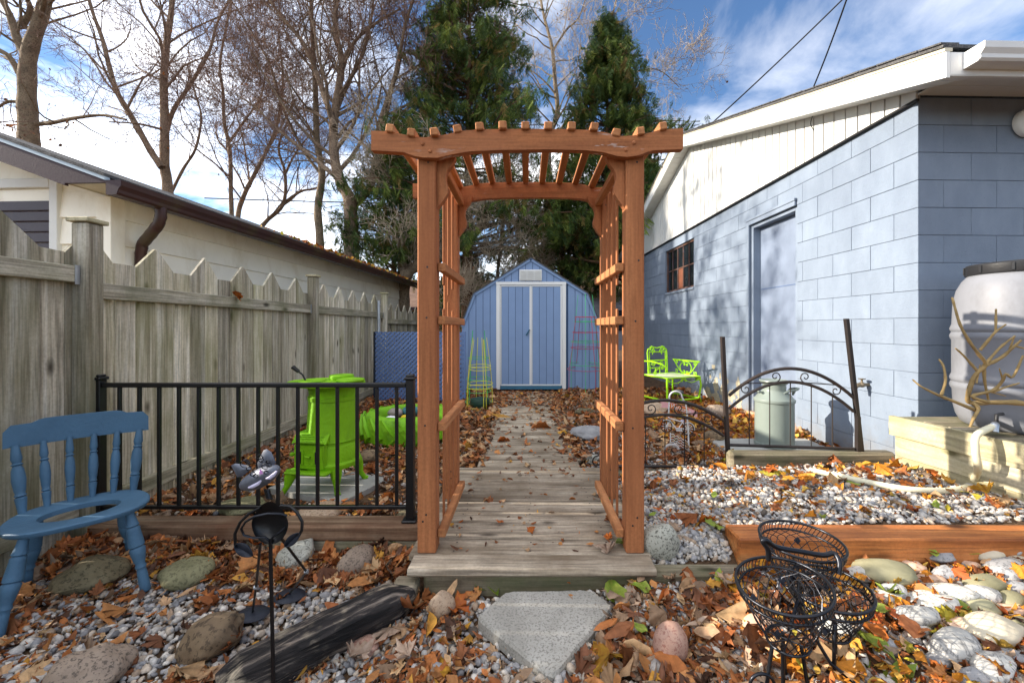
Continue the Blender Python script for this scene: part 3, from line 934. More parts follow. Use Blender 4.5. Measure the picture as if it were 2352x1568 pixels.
# ================================================================== blue block building on the right
ANG = math.atan2(.0255, 1)
bl = thing('block_building', 'pale blue painted concrete block garage with white vertical siding in the gable', 'building', (2.89, 3.02, .10), ANG)
GB = .10
HC = .2035; NC = 14
WTOP = HC * NC                     # 2.849 local -> 2.949 world
LEN = 7.8
win = (3.81, 5.11, 9 * HC, 13 * HC)
dor = (1.30, 2.16, 0, 12 * HC)
def chop(a, b, cuts):
    segs = [(a, b)]
    for (p, q) in cuts:
        out = []
        for (u, w) in segs:
            if q <= u or p >= w: out.append((u, w))
            else:
                if p > u + .02: out.append((u, p))
                if q < w - .02: out.append((q, w))
        segs = out
    return segs
J = .0035
for k_ in range(NC):
    zb, zt = k_ * HC, (k_ + 1) * HC
    cuts = [(o_[0], o_[1]) for o_ in (win, dor) if o_[2] < zt - .01 and o_[3] > zb + .01]
    # gable-end wall (along local y); corner blocks alternate with the front wall
    yy = .0 if k_ % 2 == 0 else .194
    st_ = .406
    while yy < LEN:
        a, b = max(yy, 0), min(yy + st_, LEN)
        if b - a > .03:
            for (u, w) in chop(a, b, cuts):
                o_ = random.uniform(-.0012, .0012)
                MB().cbox((0 + o_, u + J / 2 if u > 0 else 0, zb + J / 2), (.194, w - J / 2, zt - J / 2), .002).build('block', M['block'], bl)
        yy += st_
    # front wall (along local x)
    x = .194 if k_ % 2 == 0 else .406
    if k_ % 2 == 1:
        MB().cbox((0, 0, zb + J / 2), (.406 - J / 2, .194 - J / 2, zt - J / 2), .002).build('block', M['block'], bl)
    while x < 2.7:
        o_ = random.uniform(-.0012, .0012)
        MB().cbox((x + J / 2, o_ + .0006, zb + J / 2), (x + .406 - J / 2, .15, zt - J / 2), .002).build('block', M['block'], bl)
        x += .406
# mortar behind the joints, with the two openings left free
mb = MB()
XI0, XI1 = .0065, .185
for (u0, u1, z0_, z1_) in ((.0062, dor[0], 0, WTOP), (dor[0], dor[1], dor[3], WTOP), (dor[1], win[0], 0, WTOP), (win[0], win[1], 0, win[2]), (win[0], win[1], win[3], WTOP), (win[1], LEN - .01, 0, WTOP)):
    mb.box((XI0, u0, z0_), (XI1, u1, z1_))
mb.box((.19, .0068, 0), (2.6, .146, WTOP))
mb.build('mortar', M['mortar'], bl)
B('far_wall', M['mortar'], bl, (.15, LEN - .2, 0), (6.0, LEN, WTOP), .01)
B('room_floor', M['slab'], bl, (.16, .16, -.05), (6.0, LEN - .21, .01), .01)
B('right_wall', M['mortar'], bl, (5.85, .16, 0), (6.0, LEN - .21, WTOP), .01)
# patches where the paint has peeled near the ground
for (yc, zc, wy, hz, sd) in ((2.45, .34, .05, .12, 1), (2.62, .20, .09, .08, 2), (2.85, .24, .07, .10, 3), (3.05, .30, .06, .13, 4), (3.12, .56, .05, .035, 5), (3.05, .10, .16, .07, 6), (2.42, .12, .09, .08, 7), (3.3, .14, .09, .09, 8), (2.72, .40, .03, .04, 9), (3.22, .40, .03, .03, 10), (2.92, .44, .025, .05, 11)):
    pts = []
    for a_ in range(44):
        an = 2 * PI * a_ / 44
        rr = 1 + .6 * noise.noise(Vector((math.cos(an) * 1.6 + sd * 5, math.sin(an) * 1.6, sd))) + .45 * noise.noise(Vector((math.cos(an) * 5 + sd * 5, math.sin(an) * 5, sd)))
        pts.append((-.0035, yc + math.cos(an) * wy * rr, max(.0, zc + math.sin(an) * hz * rr)))
    MB().prism(pts, (.003, 0, 0)).build('peeled_patch', M['peel'], bl)
# door
dr = B('door', M['door_blue'], bl, (.105, dor[0] + .045, .10), (.14, dor[1] - .045, dor[3] - .05), .003)
mb = MB()
mb.box((.102, dor[0] + .05, 1.62), (.1055, dor[1] - .05, 1.632))
mb.build('panel_seam', M['blue_trim'], dr)
mb = MB()
for (a, b, z0_, z1_) in ((dor[0], dor[0] + .044, .1, dor[3]), (dor[1] - .044, dor[1], .1, dor[3])):
    mb.cbox((.012, a, z0_), (.146, b, z1_), .003)
mb.cbox((.012, dor[0] + .045, dor[3] - .048), (.146, dor[1] - .045, dor[3]), .003)
mb.build('door_jamb', M['block'], bl)
mb = MB()
for (a, b, z0_, z1_) in ((dor[1] - .005, dor[1] + .045, 0.02, dor[3] + .045),):
    mb.cbox((-.028, a, z0_), (-.004, b, z1_), .003)
mb.cbox((-.034, dor[0] - .005, dor[3] + .047), (-.004, dor[1] + .06, dor[3] + .075), .003)
mb.cbox((-.028, dor[0] + .001, dor[3] - .005), (-.004, dor[1] - .006, dor[3] + .045), .003)
mb.build('door_frame', M['block'], bl)
B('door_sill', M['foot_rust'], bl, (-.05, dor[0] - .05, .06), (.146, dor[1] + .05, .098), .006)
# window with a rusty steel grid
w_ = MB()
w_.cbox((.03, win[0], win[2]), (.075, win[0] + .035, win[3]), .003); w_.cbox((.03, win[1] - .035, win[2]), (.075, win[1], win[3]), .003)
w_.cbox((.03, win[0] + .036, win[2]), (.075, win[1] - .036, win[2] + .035), .003); w_.cbox((.03, win[0] + .036, win[3] - .035), (.075, win[1] - .036, win[3]), .003)
wf = w_.build('window', M['rust'], bl)
gy = [win[0] + .035 + (win[1] - win[0] - .07) * i / 5 for i in range(6)]
zmid = (win[2] + win[3]) / 2
for i in range(1, 5):
    B('muntin', M['rust'], wf, (.036, gy[i] - .011, win[2] + .036), (.066, gy[i] + .011, win[3] - .036), .003)
B('muntin', M['rust'], wf, (.040, win[0] + .036, zmid - .011), (.062, win[1] - .036, zmid + .011), .003)
for i in range(5):
    for (a, b) in ((win[2] + .036, zmid - .012), (zmid + .012, win[3] - .036)):
        m_ = M['rust_panel'] if (i == 2 and a < zmid) else M['glass']
        B('pane', m_, wf, (.050, gy[i] + .012, a), (.054, gy[i + 1] - .012, b), .0008)
B('window_sill', M['block'], bl, (-.02, win[0] - .02, win[2] - .045), (.03, win[1] + .02, win[2] - .002), .004)
# white siding in the gable
RIDGE_Y = LEN / 2; RISE = .335
def gable_z(y): return WTOP + .10 + RISE * (RIDGE_Y - abs(y - RIDGE_Y))
y = -.02; pitch = .130
while y < LEN:
    a, b = y + .007, min(y + pitch - .007, LEN + .02)
    pts = [(-.030, a, WTOP - .02), (-.030, b, WTOP - .02), (-.030, b, gable_z(b) - .06)]
    if a < RIDGE_Y < b: pts.append((-.030, RIDGE_Y, gable_z(RIDGE_Y) - .06))
    pts.append((-.030, a, gable_z(a) - .06))
    MB().prism(pts, (.022, 0, 0)).build('siding_panel', M['white_vinyl'], bl)
    y += pitch
pts = [(-.014, -.02, WTOP - .02), (-.014, LEN + .02, WTOP - .02), (-.014, LEN + .02, gable_z(LEN) - .06), (-.014, RIDGE_Y, gable_z(RIDGE_Y) - .06), (-.014, -.02, gable_z(0) - .06)]
MB().prism(pts, (.012, 0, 0)).build('gable_backing', M['vinyl_gap'], bl)
B('starter_strip', M['wire'], bl, (-.036, -.02, WTOP - .040), (-.006, LEN + .02, WTOP - .021), .003)
# roof: two slopes, fascia, soffit, gutter
OV = .24; EO = .42
def slope_poly(y_a, y_b, dz, t):
    return [(y_a, dz(y_a)), (y_b, dz(y_b)), (y_b, dz(y_b) + t), (y_a, dz(y_a) + t)]
rz = lambda y: gable_z(y)
for (ya, yb) in ((-EO, RIDGE_Y), (RIDGE_Y, LEN + EO)):
    MB().prism([(-OV - .02, a, b + .115) for a, b in slope_poly(ya, yb, rz, .022)], (6.4, 0, 0)).build('roof_slope', M['shingle'], bl)
    MB().prism([(-OV - .008, a, b + .092) for a, b in slope_poly(ya, yb, rz, .022)], (.05, 0, 0)).build('drip_edge', M['soffit'], bl)
    MB().prism([(-OV, a, b - .075) for a, b in slope_poly(ya, yb, rz, .165)], (.025, 0, 0)).build('fascia', M['white_metal'], bl)
    sf_ = MB(); L_ = yb - ya; n_ = int(abs(L_) / .12)
    for q in range(n_):
        u0 = ya + L_ * q / n_ + .003; u1 = ya + L_ * (q + 1) / n_ - .003
        sf_.prism([(-OV + .026, a, b - .062) for a, b in slope_poly(u0, u1, rz, .008)], (OV - .058, 0, 0))
    sf_.build('rake_soffit', M['white_vinyl'], bl)
# shingle edge tabs along the rake
y = -EO; 
tabs = MB()
while y < RIDGE_Y:
    tabs.prism([(-OV - .034, a, b + .137 + random.uniform(0, .004)) for a, b in slope_poly(y, y + .15, rz, .010)], (.12, 0, 0)); y += .158
tabs.build('shingle_edge', M['shingle'], bl)
# front eave: flat soffit boards, fascia, gutter
ez = gable_z(-EO)
B('eave_fascia', M['white_metal'], bl, (-OV + .03, -EO + .003, ez - .06), (6.0, -EO + .026, ez + .09), .003)
sf_ = MB()
for q in range(3):
    sf_.cbox((-.02, -EO + .03 + q * .128, WTOP + .006), (6.0, -EO + .03 + q * .128 + .124, WTOP + .016), .002)
sf_.build('eave_soffit', M['white_vinyl'], bl)
gp = [(0, 0), (-.085, 0), (-.098, .012), (-.10, .035), (-.118, .062), (-.122, .098), (-.114, .098), (-.108, .066), (-.092, .038), (-.088, .010), (-.006, .010), (-.006, .098), (0, .098)]
MB().prism([(-.125, -EO + .002 + a, ez - .02 + b) for a, b in gp], (6.0, 0, 0)).build('gutter', M['white_metal'], bl)
MB().prism([(-.129, -EO + .001 + a, ez - .021 + b) for a, b in [(0, 0), (-.085, 0), (-.1, .035), (-.122, .06), (-.123, .10), (0, .10)]], (.004, 0, 0)).build('gutter_end_cap', M['white_metal'], bl)
# vent hood on the shaded wall
vh = MB()
for q in range(9):
    a0, a1 = R(100 + q * 18), R(100 + (q + 1) * 18)
vh.lathe([(0, 0), (.085, 0), (.10, .012), (.10, .04), (.088, .055), (.05, .065), (0, .068)], 28, M=Matrix.Translation((.80, 0, 2.655)) @ Matrix.Rotation(R(90), 4, 'X'))
vent = vh.build('vent_hood', M['white_vinyl'], bl, smooth=40)
# wall tap
tp = MB()
tp.tube([(0, 0, 0), (-.09, 0, 0)], .014, 10); tp.tube([(-.045, 0, 0), (-.105, 0, -.005), (-.125, 0, -.045)], [.02, .02, .013], 10)
tp.ball((-.06, 0, 0), (.026, .026, .024), 2); tp.tube([(-.06, 0, .01), (-.06, 0, .048)], .008, 8)
tap = MB(); tap.v = [p + Vector((-.001, .42, .67)) for p in tp.v]; tap.f = tp.f
tp_o = tap.build('wall_tap', M['brass'], bl, smooth=40)
h_ = MB(); h_.lathe([(.0, 0), (.026, 0), (.028, .006), (.0, .009)], 14, (-.061, .42, .716))
h_.build('tap_handle', M['brass'], tp_o, smooth=40)

# ================================================================== cream garage on the left
GA = -math.atan2(.049, 1)
ga = thing('cream_garage', 'cream lap-sided garage with brown gutter behind the wooden fence', 'building', (-3.60, 3.55, .05), GA)
EZ = 2.33           # soffit level, local
GL = 7.0; GWid = 6.2; LAP = .232
def lap_board(name, face, z0_, L0, L1):
    """one lap of siding; face 'side' runs along y at x=0, 'gable' along x at y=0"""
    pr = [(.000, z0_), (.026, z0_), (.004, z0_ + LAP - .002), (0, z0_ + LAP - .002)]
    mb = MB()
    if face == 'side': mb.prism([(a, L0, b) for a, b in pr], (0, L1 - L0, 0))
    else: mb.prism([(L0, -a, b) for a, b in pr], (L1 - L0, 0, 0))
    mb.build(name, M['cream'], ga)
B('wall', M['cream'], ga, (-GWid, .002, 0), (-.002, GL, EZ), .004)
RS = .366
MB().prism([(-GWid, .002, EZ), (-.002, .002, EZ), (-GWid / 2, .002, EZ + RS * GWid / 2)], (0, GL, 0)).build('gable_wall', M['cream'], ga)
op = (-1.95, -.50, 1.02, 2.44)
z = .3
while z < EZ - .02:
    h = min(LAP, EZ - z)
    lap_board('siding_board', 'side', z, .05, GL - .02)
    z += LAP
z = .3
while z < EZ + 1.0:
    xr_ = -.04 if z + LAP < EZ else min(-.04, -(z + LAP - EZ - .06) / RS)
    if z + LAP > op[2] and z < op[3]:
        if xr_ > op[1] + .05: lap_board('siding_board', 'gable', z, op[1] + .02, xr_)
        lap_board('siding_board', 'gable', z, -GWid + .1, op[0])
    elif -GWid - xr_ * 0 < xr_:
        lap_board('siding_board', 'gable', z, -GWid / 2 if z > EZ else -GWid + .05, xr_)
    z += LAP
B('corner_trim', M['cream'], ga, (-.10, -.036, .2), (.034, .09, EZ - .002), .004)
B('far_corner_trim', M['cream'], ga, (-.05, GL - .06, .2), (.024, GL + .02, EZ - .002), .004)
fr = MB()
for (a, b, z0_, z1_) in ((op[1] - .02, op[1] + .055, op[2], op[3] + .05), (op[0] - .055, op[0] + .02, op[2], op[3] + .05)):
    fr.cbox((a, -.045, z0_), (b, -.0005, z1_), .004)
fr.cbox((op[0] + .021, -.045, op[3] - .03), (op[1] - .021, -.0005, op[3] + .05), .004)
wfr = fr.build('window', M['white_vinyl'], ga)
B('header_panel', M['cream'], wfr, (op[0] + .021, -.012, op[3] - .19), (op[1] - .021, -.0005, op[3] - .031), .003)
z = op[2]
while z < op[3] - .20:
    B('shutter_slat', M['shutter'], wfr, (op[0] + .022, -.022, z), (op[1] - .022, -.0005, z + .086), .006); z += .092
# roof
GO = .36
rzz = lambda x: EZ + .06 - RS * x
RX0 = -GWid / 2
for sgn in (1,):
    pts = [(RX0, rzz(RX0) + .11), (GO, rzz(GO) + .11), (GO, rzz(GO) + .135), (RX0, rzz(RX0) + .135)]
    MB().prism([(a, -GO - .02, b) for a, b in pts], (0, GL + 2 * GO, 0)).build('roof_slope', M['shingle'], ga)
    pts2 = [(RX0, rzz(RX0) + .11), (-GWid - GO, rzz(GO) + .11), (-GWid - GO, rzz(GO) + .135), (RX0, rzz(RX0) + .135)]
    MB().prism([(a, -GO - .02, b) for a, b in pts2], (0, GL + 2 * GO, 0)).build('roof_slope', M['shingle'], ga)
    pts = [(RX0, rzz(RX0) + .082), (GO, rzz(GO) + .082), (GO, rzz(GO) + .109), (RX0, rzz(RX0) + .109)]
    MB().prism([(a, -GO - .012, b) for a, b in pts], (0, .04, 0)).build('drip_edge', M['drip'], ga)
    pts = [(RX0, rzz(RX0) - .075), (0.02, rzz(0.02) - .075), (.02, EZ - .005), (GO, EZ - .005), (GO, rzz(GO) + .08), (RX0, rzz(RX0) + .08)]
    MB().prism([(a, -GO, b) for a, b in pts], (0, .025, 0)).build('fascia', M['brown_metal'], ga)
B('eave_fascia', M['brown_metal'], ga, (GO - .022, -GO + .026, EZ - .005), (GO, GL + GO, rzz(GO) + .085), .003)
sf_ = MB(); q = -GO + .027
while q < GL + GO - .02:
    sf_.cbox((.026, q, EZ + .002), (GO - .024, min(q + .196, GL + GO), EZ + .012), .002); q += .2
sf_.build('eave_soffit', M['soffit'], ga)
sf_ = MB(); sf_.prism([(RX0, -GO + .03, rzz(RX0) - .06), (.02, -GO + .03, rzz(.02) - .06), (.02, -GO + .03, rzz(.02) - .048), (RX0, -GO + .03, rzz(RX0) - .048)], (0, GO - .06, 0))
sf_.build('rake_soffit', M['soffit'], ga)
gp2 = [(-a, b) for a, b in gp]
gz0 = rzz(GO) - .028
MB().prism([(GO + .001 + a, -GO + .002, gz0 + b * 1.12) for a, b in gp2], (0, GL + 2 * GO - .01, 0)).build('gutter', M['brown_gutter'], ga)
MB().prism([(GO + .0005 + a, -GO - .003, gz0 + b * 1.12 - .001) for a, b in [(0, 0), (.085, 0), (.1, .035), (.122, .06), (.123, .10), (0, .10)]], (0, .004, 0)).build('gutter_end_cap', M['brown_metal'], ga)
ds = MB()
yd = .03
pts = [(GO + .06, yd, gz0 + .01), (GO + .06, yd, gz0 - .07), (GO + .03, yd + .01, gz0 - .13), (GO - .10, yd + .07, gz0 - .20), (GO - .25, yd + .14, gz0 - .27), (.075, yd + .155, gz0 - .36), (.068, yd + .16, gz0 - .46), (.068, yd + .16, .15)]
P_ = []
for i in range(len(pts) - 1):
    a, b = Vector(pts[i]), Vector(pts[i + 1])
    m_ = 3 if i < 6 else 1
    for q in range(m_): P_.append(a.lerp(b, q / m_))
P_.append(Vector(pts[-1]))
ds.tube(P_, [.046 + (.003 if (i % 2 and i < 17) else 0) for i in range(len(P_))], 10, flat=.72)
ds.build('downspout', M['brown_gutter'], ga, smooth=50)

# ================================================================== shed
SX, SY, SZ = .077, 7.22, .165
sh = thing('garden_shed', 'blue gambrel-roofed garden shed with white trimmed double doors at the end of the boardwalk', 'shed', (SX, SY, SZ))
GAM = [(-1.213, 1.13), (-1.0, 1.675), (0, 2.30), (1.0, 1.675), (1.213, 1.13)]
def gam(x): return float(np.interp(x, [p[0] for p in GAM], [p[1] for p in GAM]))
DW0, DW1, DH = -.605, .618, 1.885
MB().prism([(-1.205, 0, 0)] + [(a * .99, 0, b - .02) for a, b in GAM] + [(1.205, 0, 0)], (0, 2.4, 0)).build('wall', M['shed_dark'], sh)
bp = .1246
x = -1.213; 
while x < 1.21:
    a, b = x + .004, min(x + bp - .004, 1.213)
    ks = [p[0] for p in GAM if a < p[0] < b]
    zlow = 0 if (b < DW0 + .03 or a > DW1 - .03) else DH + .005
    cutb = [a] + ks + [b]
    pts = [(a, -.016, zlow), (b, -.016, zlow)] + [(q, -.016, gam(q) - .03) for q in reversed(cutb)]
    MB().prism(pts, (0, .014, 0)).build('siding_board', M['shed_blue'], sh)
    x += bp
# door frame, leaves
T = .066
for (a, b, z0_, z1_) in ((DW0, DW0 + T, 0, DH - .055), (DW1 - T, DW1, 0, DH - .055)):
    B('door_trim', M['white_metal'], sh, (a, -.045, z0_), (b, -.0165, z1_), .003)
B('door_trim', M['white_metal'], sh, (DW0 - .004, -.047, DH - .054), (DW1 + .004, -.0165, DH), .003)
midx = (DW0 + DW1) / 2
for (a, b, hand) in ((DW0 + T + .004, midx - .002, 1), (midx + .002, DW1 - T - .004, -1)):
    d_ = B('door', M['shed_dark'], sh, (a, -.020, .065), (b, -.006, DH - .06), .001)
    n_ = 4.4
    xx = a + .022
    while xx < b - .03:
        e = min(xx + bp - .006, b - .02)
        B('door_board', M['shed_blue'], d_, (xx, -.030, .09), (e, -.0205, DH - .085), .001); xx += bp
    for (p, q, z0_, z1_) in ((a, a + .02, .065, DH - .06), (b - .026, b, .065, DH - .06), (a + .021, b - .027, .065, .088), (a + .021, b - .027, DH - .082, DH - .06)):
        B('door_edge', M['white_metal'], d_, (p, -.036, z0_), (q, -.0205, z1_), .002)
    if hand == 1:
        MB().cbox((-.012, -.012, -.06), (.012, .012, .06), .004, Matrix.Translation((b - .055, -.05, 1.0)) @ Matrix.Rotation(R(32), 4, 'Y')).build('handle', M['shed_sill'], d_)
B('door_sill', M['shed_sill'], sh, (DW0 + T + .005, -.06, .002), (DW1 - T - .005, -.0165, .060), .004)
vt = B('gable_vent', M['white_metal'], sh, (-.20, -.040, 1.905), (.195, -.0165, 2.10), .006)
for i in range(3):
    for j in range(9):
        B('louvre', M['white_vinyl'], vt, (-.185 + i * .126, -.050, 1.922 + j * .0185), (-.185 + i * .126 + .112, -.041, 1.922 + j * .0185 + .011), .002)
for i in range(4):
    (a, b), (c_, d_) = GAM[i], GAM[i + 1]
    u = Vector((c_ - a, 0, d_ - b)).normalized(); nrm = Vector((-u.z, 0, u.x))
    A_ = Vector((a, 0, b)); B__ = Vector((c_, 0, d_))
    ext = .03
    if i == 0: A_ = A_ - u * .03
    if i == 3: B__ = B__ + u * .03
    MB().prism([A_ + nrm * .004, B__ + nrm * .004, B__ + nrm * .020, A_ + nrm * .020], (0, 2.5, 0), Matrix.Translation((0, -.055, 0))).build('roof_slope', M['shingle'], sh)
    MB().prism([A_ - nrm * .038, B__ - nrm * .038, B__ + nrm * .0035, A_ + nrm * .0035], (0, .022, 0), Matrix.Translation((0, -.0395, 0))).build('roof_trim', M['shed_blue'], sh)

# ================================================================== far houses seen past the shed
for (nm, lab, x0, x1, y0, z1_, rz_, wm) in (
    ('far_house', 'distant grey-sided house with brown roof seen right of the shed', 2.2, 9.5, 20.0, 2.9, 4.6, M['far_grey']),
    ('far_house', 'distant tan brick house with brown roof seen left of the shed', -9.0, -1.2, 22.0, 2.3, 4.2, M['brick'])):
    h = thing(nm, lab, 'house', ((x0 + x1) / 2, y0, .1))
    B('wall', wm, h, (x0, y0, .1), (x1, y0 + 7, z1_), .02, world=True)
    zz_ = 1.2
    while wm is M['far_grey'] and zz_ < z1_ - .2:
        B('siding_board', wm, h, (x0, y0 - .03, zz_), (x1, y0 - .002, zz_ + .19), .01, world=True); zz_ += .2
    MB().prism([(x0 - .4, y0 - .5, z1_), (x0 - .4, y0 + 7.5, z1_), (x0 - .4, y0 + 3.5, rz_)], (x1 - x0 + .8, 0, 0)).build('roof', M['roof_brown'], h, world=True)
    B('eave_board', M['brown_metal'], h, (x0 - .4, y0 - .55, z1_ - .15), (x1 + .4, y0 - .502, z1_ + .03), .01, world=True)
    B('window', M['glass'], h, (x0 + 2, y0 - .05, 1.1), (x0 + 3.2, y0 - .035, 2.1), .01, world=True)

# ================================================================== timbers
tag(MB().cbox((-2.44, 2.252, .070), (-.535, 2.385, .160), .012).build('landscape_timber', M['timber_red'], None), 'upper old brown timber of the edging under the black railing', 'timber')
tag(MB().cbox((-2.40, 2.262, -.07), (-.545, 2.36, .068), .008).build('landscape_timber', M['timber_x'], None), 'lower grey-green board of the edging under the black railing', 'timber')
tag(MB().cbox((.992, 1.930, .112), (3.3, 2.077, .258), .008, Matrix.Translation((0, 0, 0)) @ Matrix.Rotation(R(-.3), 4, 'Z')).build('cedar_beam', M['cedar_beam'], None), 'thick orange cedar beam edging the raised gravel bed', 'timber')
tag(MB().cbox((1.48, 2.955, .20), (2.68, 3.05, .345), .02, Matrix.Translation((0, 0, 0))).build('landscape_timber', M['timber_x'], None), 'grey timber under the right arched fence panel by the blue wall', 'timber')
tag(MB().cbox((.62, 3.03, .09), (1.46, 3.13, .175), .012).build('landscape_timber', M['timber_x'], None), 'low grey timber under the left arched fence panel beside the arbor', 'timber')

# ================================================================== black railing
rl = thing('black_railing', 'straight black metal railing with square balusters left of the arbor', 'railing', (-1.55, 2.32, .16))
YR = 2.315
for xx in (-2.415, -.655):
    p = B('post', M['black_metal'], rl, (xx - .022, YR - .022, .175), (xx + .022, YR + .022, .955), .003, world=True)
    cp = MB(); cp.cbox((xx - .030, YR - .030, .955), (xx + .030, YR + .030, .972), .005); cp.cbox((xx - .022, YR - .022, .972), (xx + .022, YR + .022, .985), .006)
    cp.build('cap', M['black_metal'], p, world=True)
    B('foot_plate', M['black_metal'], p, (xx - .042, YR - .042, .1605), (xx + .042, YR + .042, .175), .005, world=True)
B('top_rail', M['black_metal'], rl, (-2.392, YR - .014, .912), (-.678, YR + .014, .938), .004, world=True)
B('bottom_rail', M['black_metal'], rl, (-2.392, YR - .012, .226), (-.678, YR + .012, .246), .003, world=True)
for i in range(15):
    xx = (275 + i * 45.45 - 1209) / 940 * YR
    B('baluster', M['black_metal'], rl, (xx - .0085, YR - .0085, .2465), (xx + .0085, YR + .0085, .9115), .002, world=True)

# ================================================================== arched wrought-iron fence
def spiral(cx, cz, r, a0, turns, sgn=1, n=26, y=0, rmin=.18):
    pts = []
    for i in range(n + 1):
        t = i / n
        rr = r * (1 - (1 - rmin) * t)
        a = a0 + sgn * 2 * PI * turns * t
        pts.append((cx + rr * math.cos(a), y, cz + rr * math.sin(a)))
    return pts
af = thing('arched_iron_fence', 'dark iron fence of two arched scrolled panels and tall posts right of the arbor', 'fence', (1.5, 3.10, .18))
PXS = [(.585, 3.10), (1.515, 3.10), (2.42, 3.00)]
def arch(xa, xb, z_end, z_peak, ya, yb, n=24):
    return [Vector((xa + (xb - xa) * t, ya + (yb - ya) * t, z_end + (z_peak - z_end) * (1 - (2 * t - 1) ** 2))) for t in [i / n for i in range(n + 1)]]
for pi, (zb, ze, zp, ze2, zp2) in enumerate(((.20, .545, .70, .43, .59), (.362, .735, .945, .635, .845))):
    (xa, ya), (xb, yb) = PXS[pi], PXS[pi + 1]
    xa += .02; xb -= .02
    MB().tube([(xa, ya, zb), (xb, yb, zb)], .0115, 8).build('bottom_rail', M['dark_iron'], af, world=True, smooth=50)
    A1 = arch(xa, xb, ze, zp, ya, yb); A2 = arch(xa, xb, ze2, zp2, ya, yb)
    MB().tube(A1, .0125, 8).build('top_arch', M['dark_iron'], af, world=True, smooth=50)
    MB().tube(A2, .0115, 8).build('lower_arch', M['dark_iron'], af, world=True, smooth=50)
    for i in range(1, 6):
        t = i / 6; x_ = xa + (xb - xa) * t; y_ = ya + (yb - ya) * t
        zt = ze2 + (zp2 - ze2) * (1 - (2 * t - 1) ** 2)
        MB().tube([(x_, y_, zb), (x_, y_, zt)], .0042, 6).build('picket', M['dark_iron'], af, world=True, smooth=50)
    for s_ in (-1, 1):     # S-scrolls between the arches
        t1, t2 = .5 + s_ * .36, .5 + s_ * .12
        def mid(t): return Vector((xa + (xb - xa) * t, ya + (yb - ya) * t, (ze + ze2) / 2 + ((zp + zp2) / 2 - (ze + ze2) / 2) * (1 - (2 * t - 1) ** 2)))
        p1, p2 = mid(t1), mid(t2)
        r1 = .042
        sp1 = spiral(p1.x, p1.z - .0, r1, R(90) if s_ < 0 else R(90), 1.2, -s_ * 1, y=p1.y)
        sp2 = spiral(p2.x, p2.z - .0, r1, R(-90), 1.2, -s_ * 1, y=p2.y)
        MB().tube(list(reversed(sp1)) + sp2, .0042, 6).build('scroll', M['dark_iron'], af, world=True, smooth=60)
def ipost(xb, xt, yb, zb, zt):
    M_ = Matrix.Translation((xb, yb, zb)) @ Matrix(((1, 0, (xt - xb) / (zt - zb), 0), (0, 1, 0, 0), (0, 0, 1, 0), (0, 0, 0, 1)))
    p = MB().cbox((-.0145, -.0145, 0), (.0145, .0145, zt - zb), .003, M_).build('post', M['dark_iron'], af, world=True)
    return p
ipost(.585, .575, 3.10, .125, .80)
ipost(1.535, 1.485, 3.10, .13, 1.18)
ipost(2.455, 2.345, 3.00, .345, 1.315)
MB().cbox((2.412, 2.980, .30), (2.440, 3.012, .60), .003).build('brace', M['dark_iron'], af, world=True)
MB().tube([(.575, 3.085, .36), (.55, 3.06, .34)] + [(.53 + p[0], 3.05, .25 + p[2]) for p in spiral(0, 0, .045, R(80), 1.1, 1)], .0055, 6).build('scroll_foot', M['dark_iron'], af, world=True, smooth=60)

# ================================================================== stove on its slab
SLZ = .150
sp = [pz(616, 1120, SLZ), pz(783, 1154, SLZ), pz(893, 1097, SLZ), pz(735, 1070, SLZ)]
mb = MB(); mb.prism([(p.x, p.y, .09) for p in sp], (0, 0, SLZ - .09)); 
slab1 = mb.build('concrete_slab', M['slab'], None)
tag(slab1, 'flat grey concrete slab under the lime green stove', 'slab')
stv = thing('green_stove', 'antique cast iron stove painted lime green standing on a slab', 'stove', (-1.352, 2.86, SLZ), R(-8))
bodyp = [(.0, .155), (.178, .155), (.184, .17), (.184, .185), (.174, .20), (.172, .30), (.165, .312), (.165, .325), (.171, .333), (.166, .345), (.152, .60), (.157, .603), (.157, .628), (.150, .632), (.152, .668), (.165, .695), (.175, .705), (.0, .705)]
MB().lathe(bodyp, 40).build('body', M['lime'], stv, smooth=30)
# oval cook top with lids
mb = MB()
prof = [(1.0, 0), (1.015, .006), (1.015, .016), (.99, .022), (0, .024)]
mb.lathe(prof, 44, (-.035, -.02, .706), sx=.262, sy=.20); tp_ = mb.build('cook_top', M['lime'], stv, smooth=40)
for (x_, y_, r_, h_) in ((-.12, -.06, .085, .006), (.015, .08, .080, .030), (.145, -.02, .088, .016)):
    MB().lathe([(r_, 0), (r_ + .004, h_ * .5), (r_, h_), (r_ - .01, h_ + .002), (0, h_ + .002)], 30, (x_, y_, .7305)).build('lid', M['lime'], tp_, smooth=40)
# lid lifter
lf = MB(); lf.tube([(-.155, -.075, .738), (-.17, -.08, .775), (-.20, -.085, .80)], .006, 8)
lf.tube([(-.20, -.085, .80), (-.235, -.09, .828)], [.009, .013], 10)
lf_o = lf.build('lid_lifter', M['black_metal'], stv, smooth=50)
ring = MB()
for i in range(6):
    t = i / 5; p_ = Vector((-.20, -.085, .80)).lerp(Vector((-.235, -.09, .828)), t)
    ring.tube([p_ - Vector((.002, 0, -.0015)), p_ + Vector((.002, 0, -.0015))], .0125 + .003 * t, 10)
ring.build('spring_grip', M['black_metal'], lf_o, smooth=50)
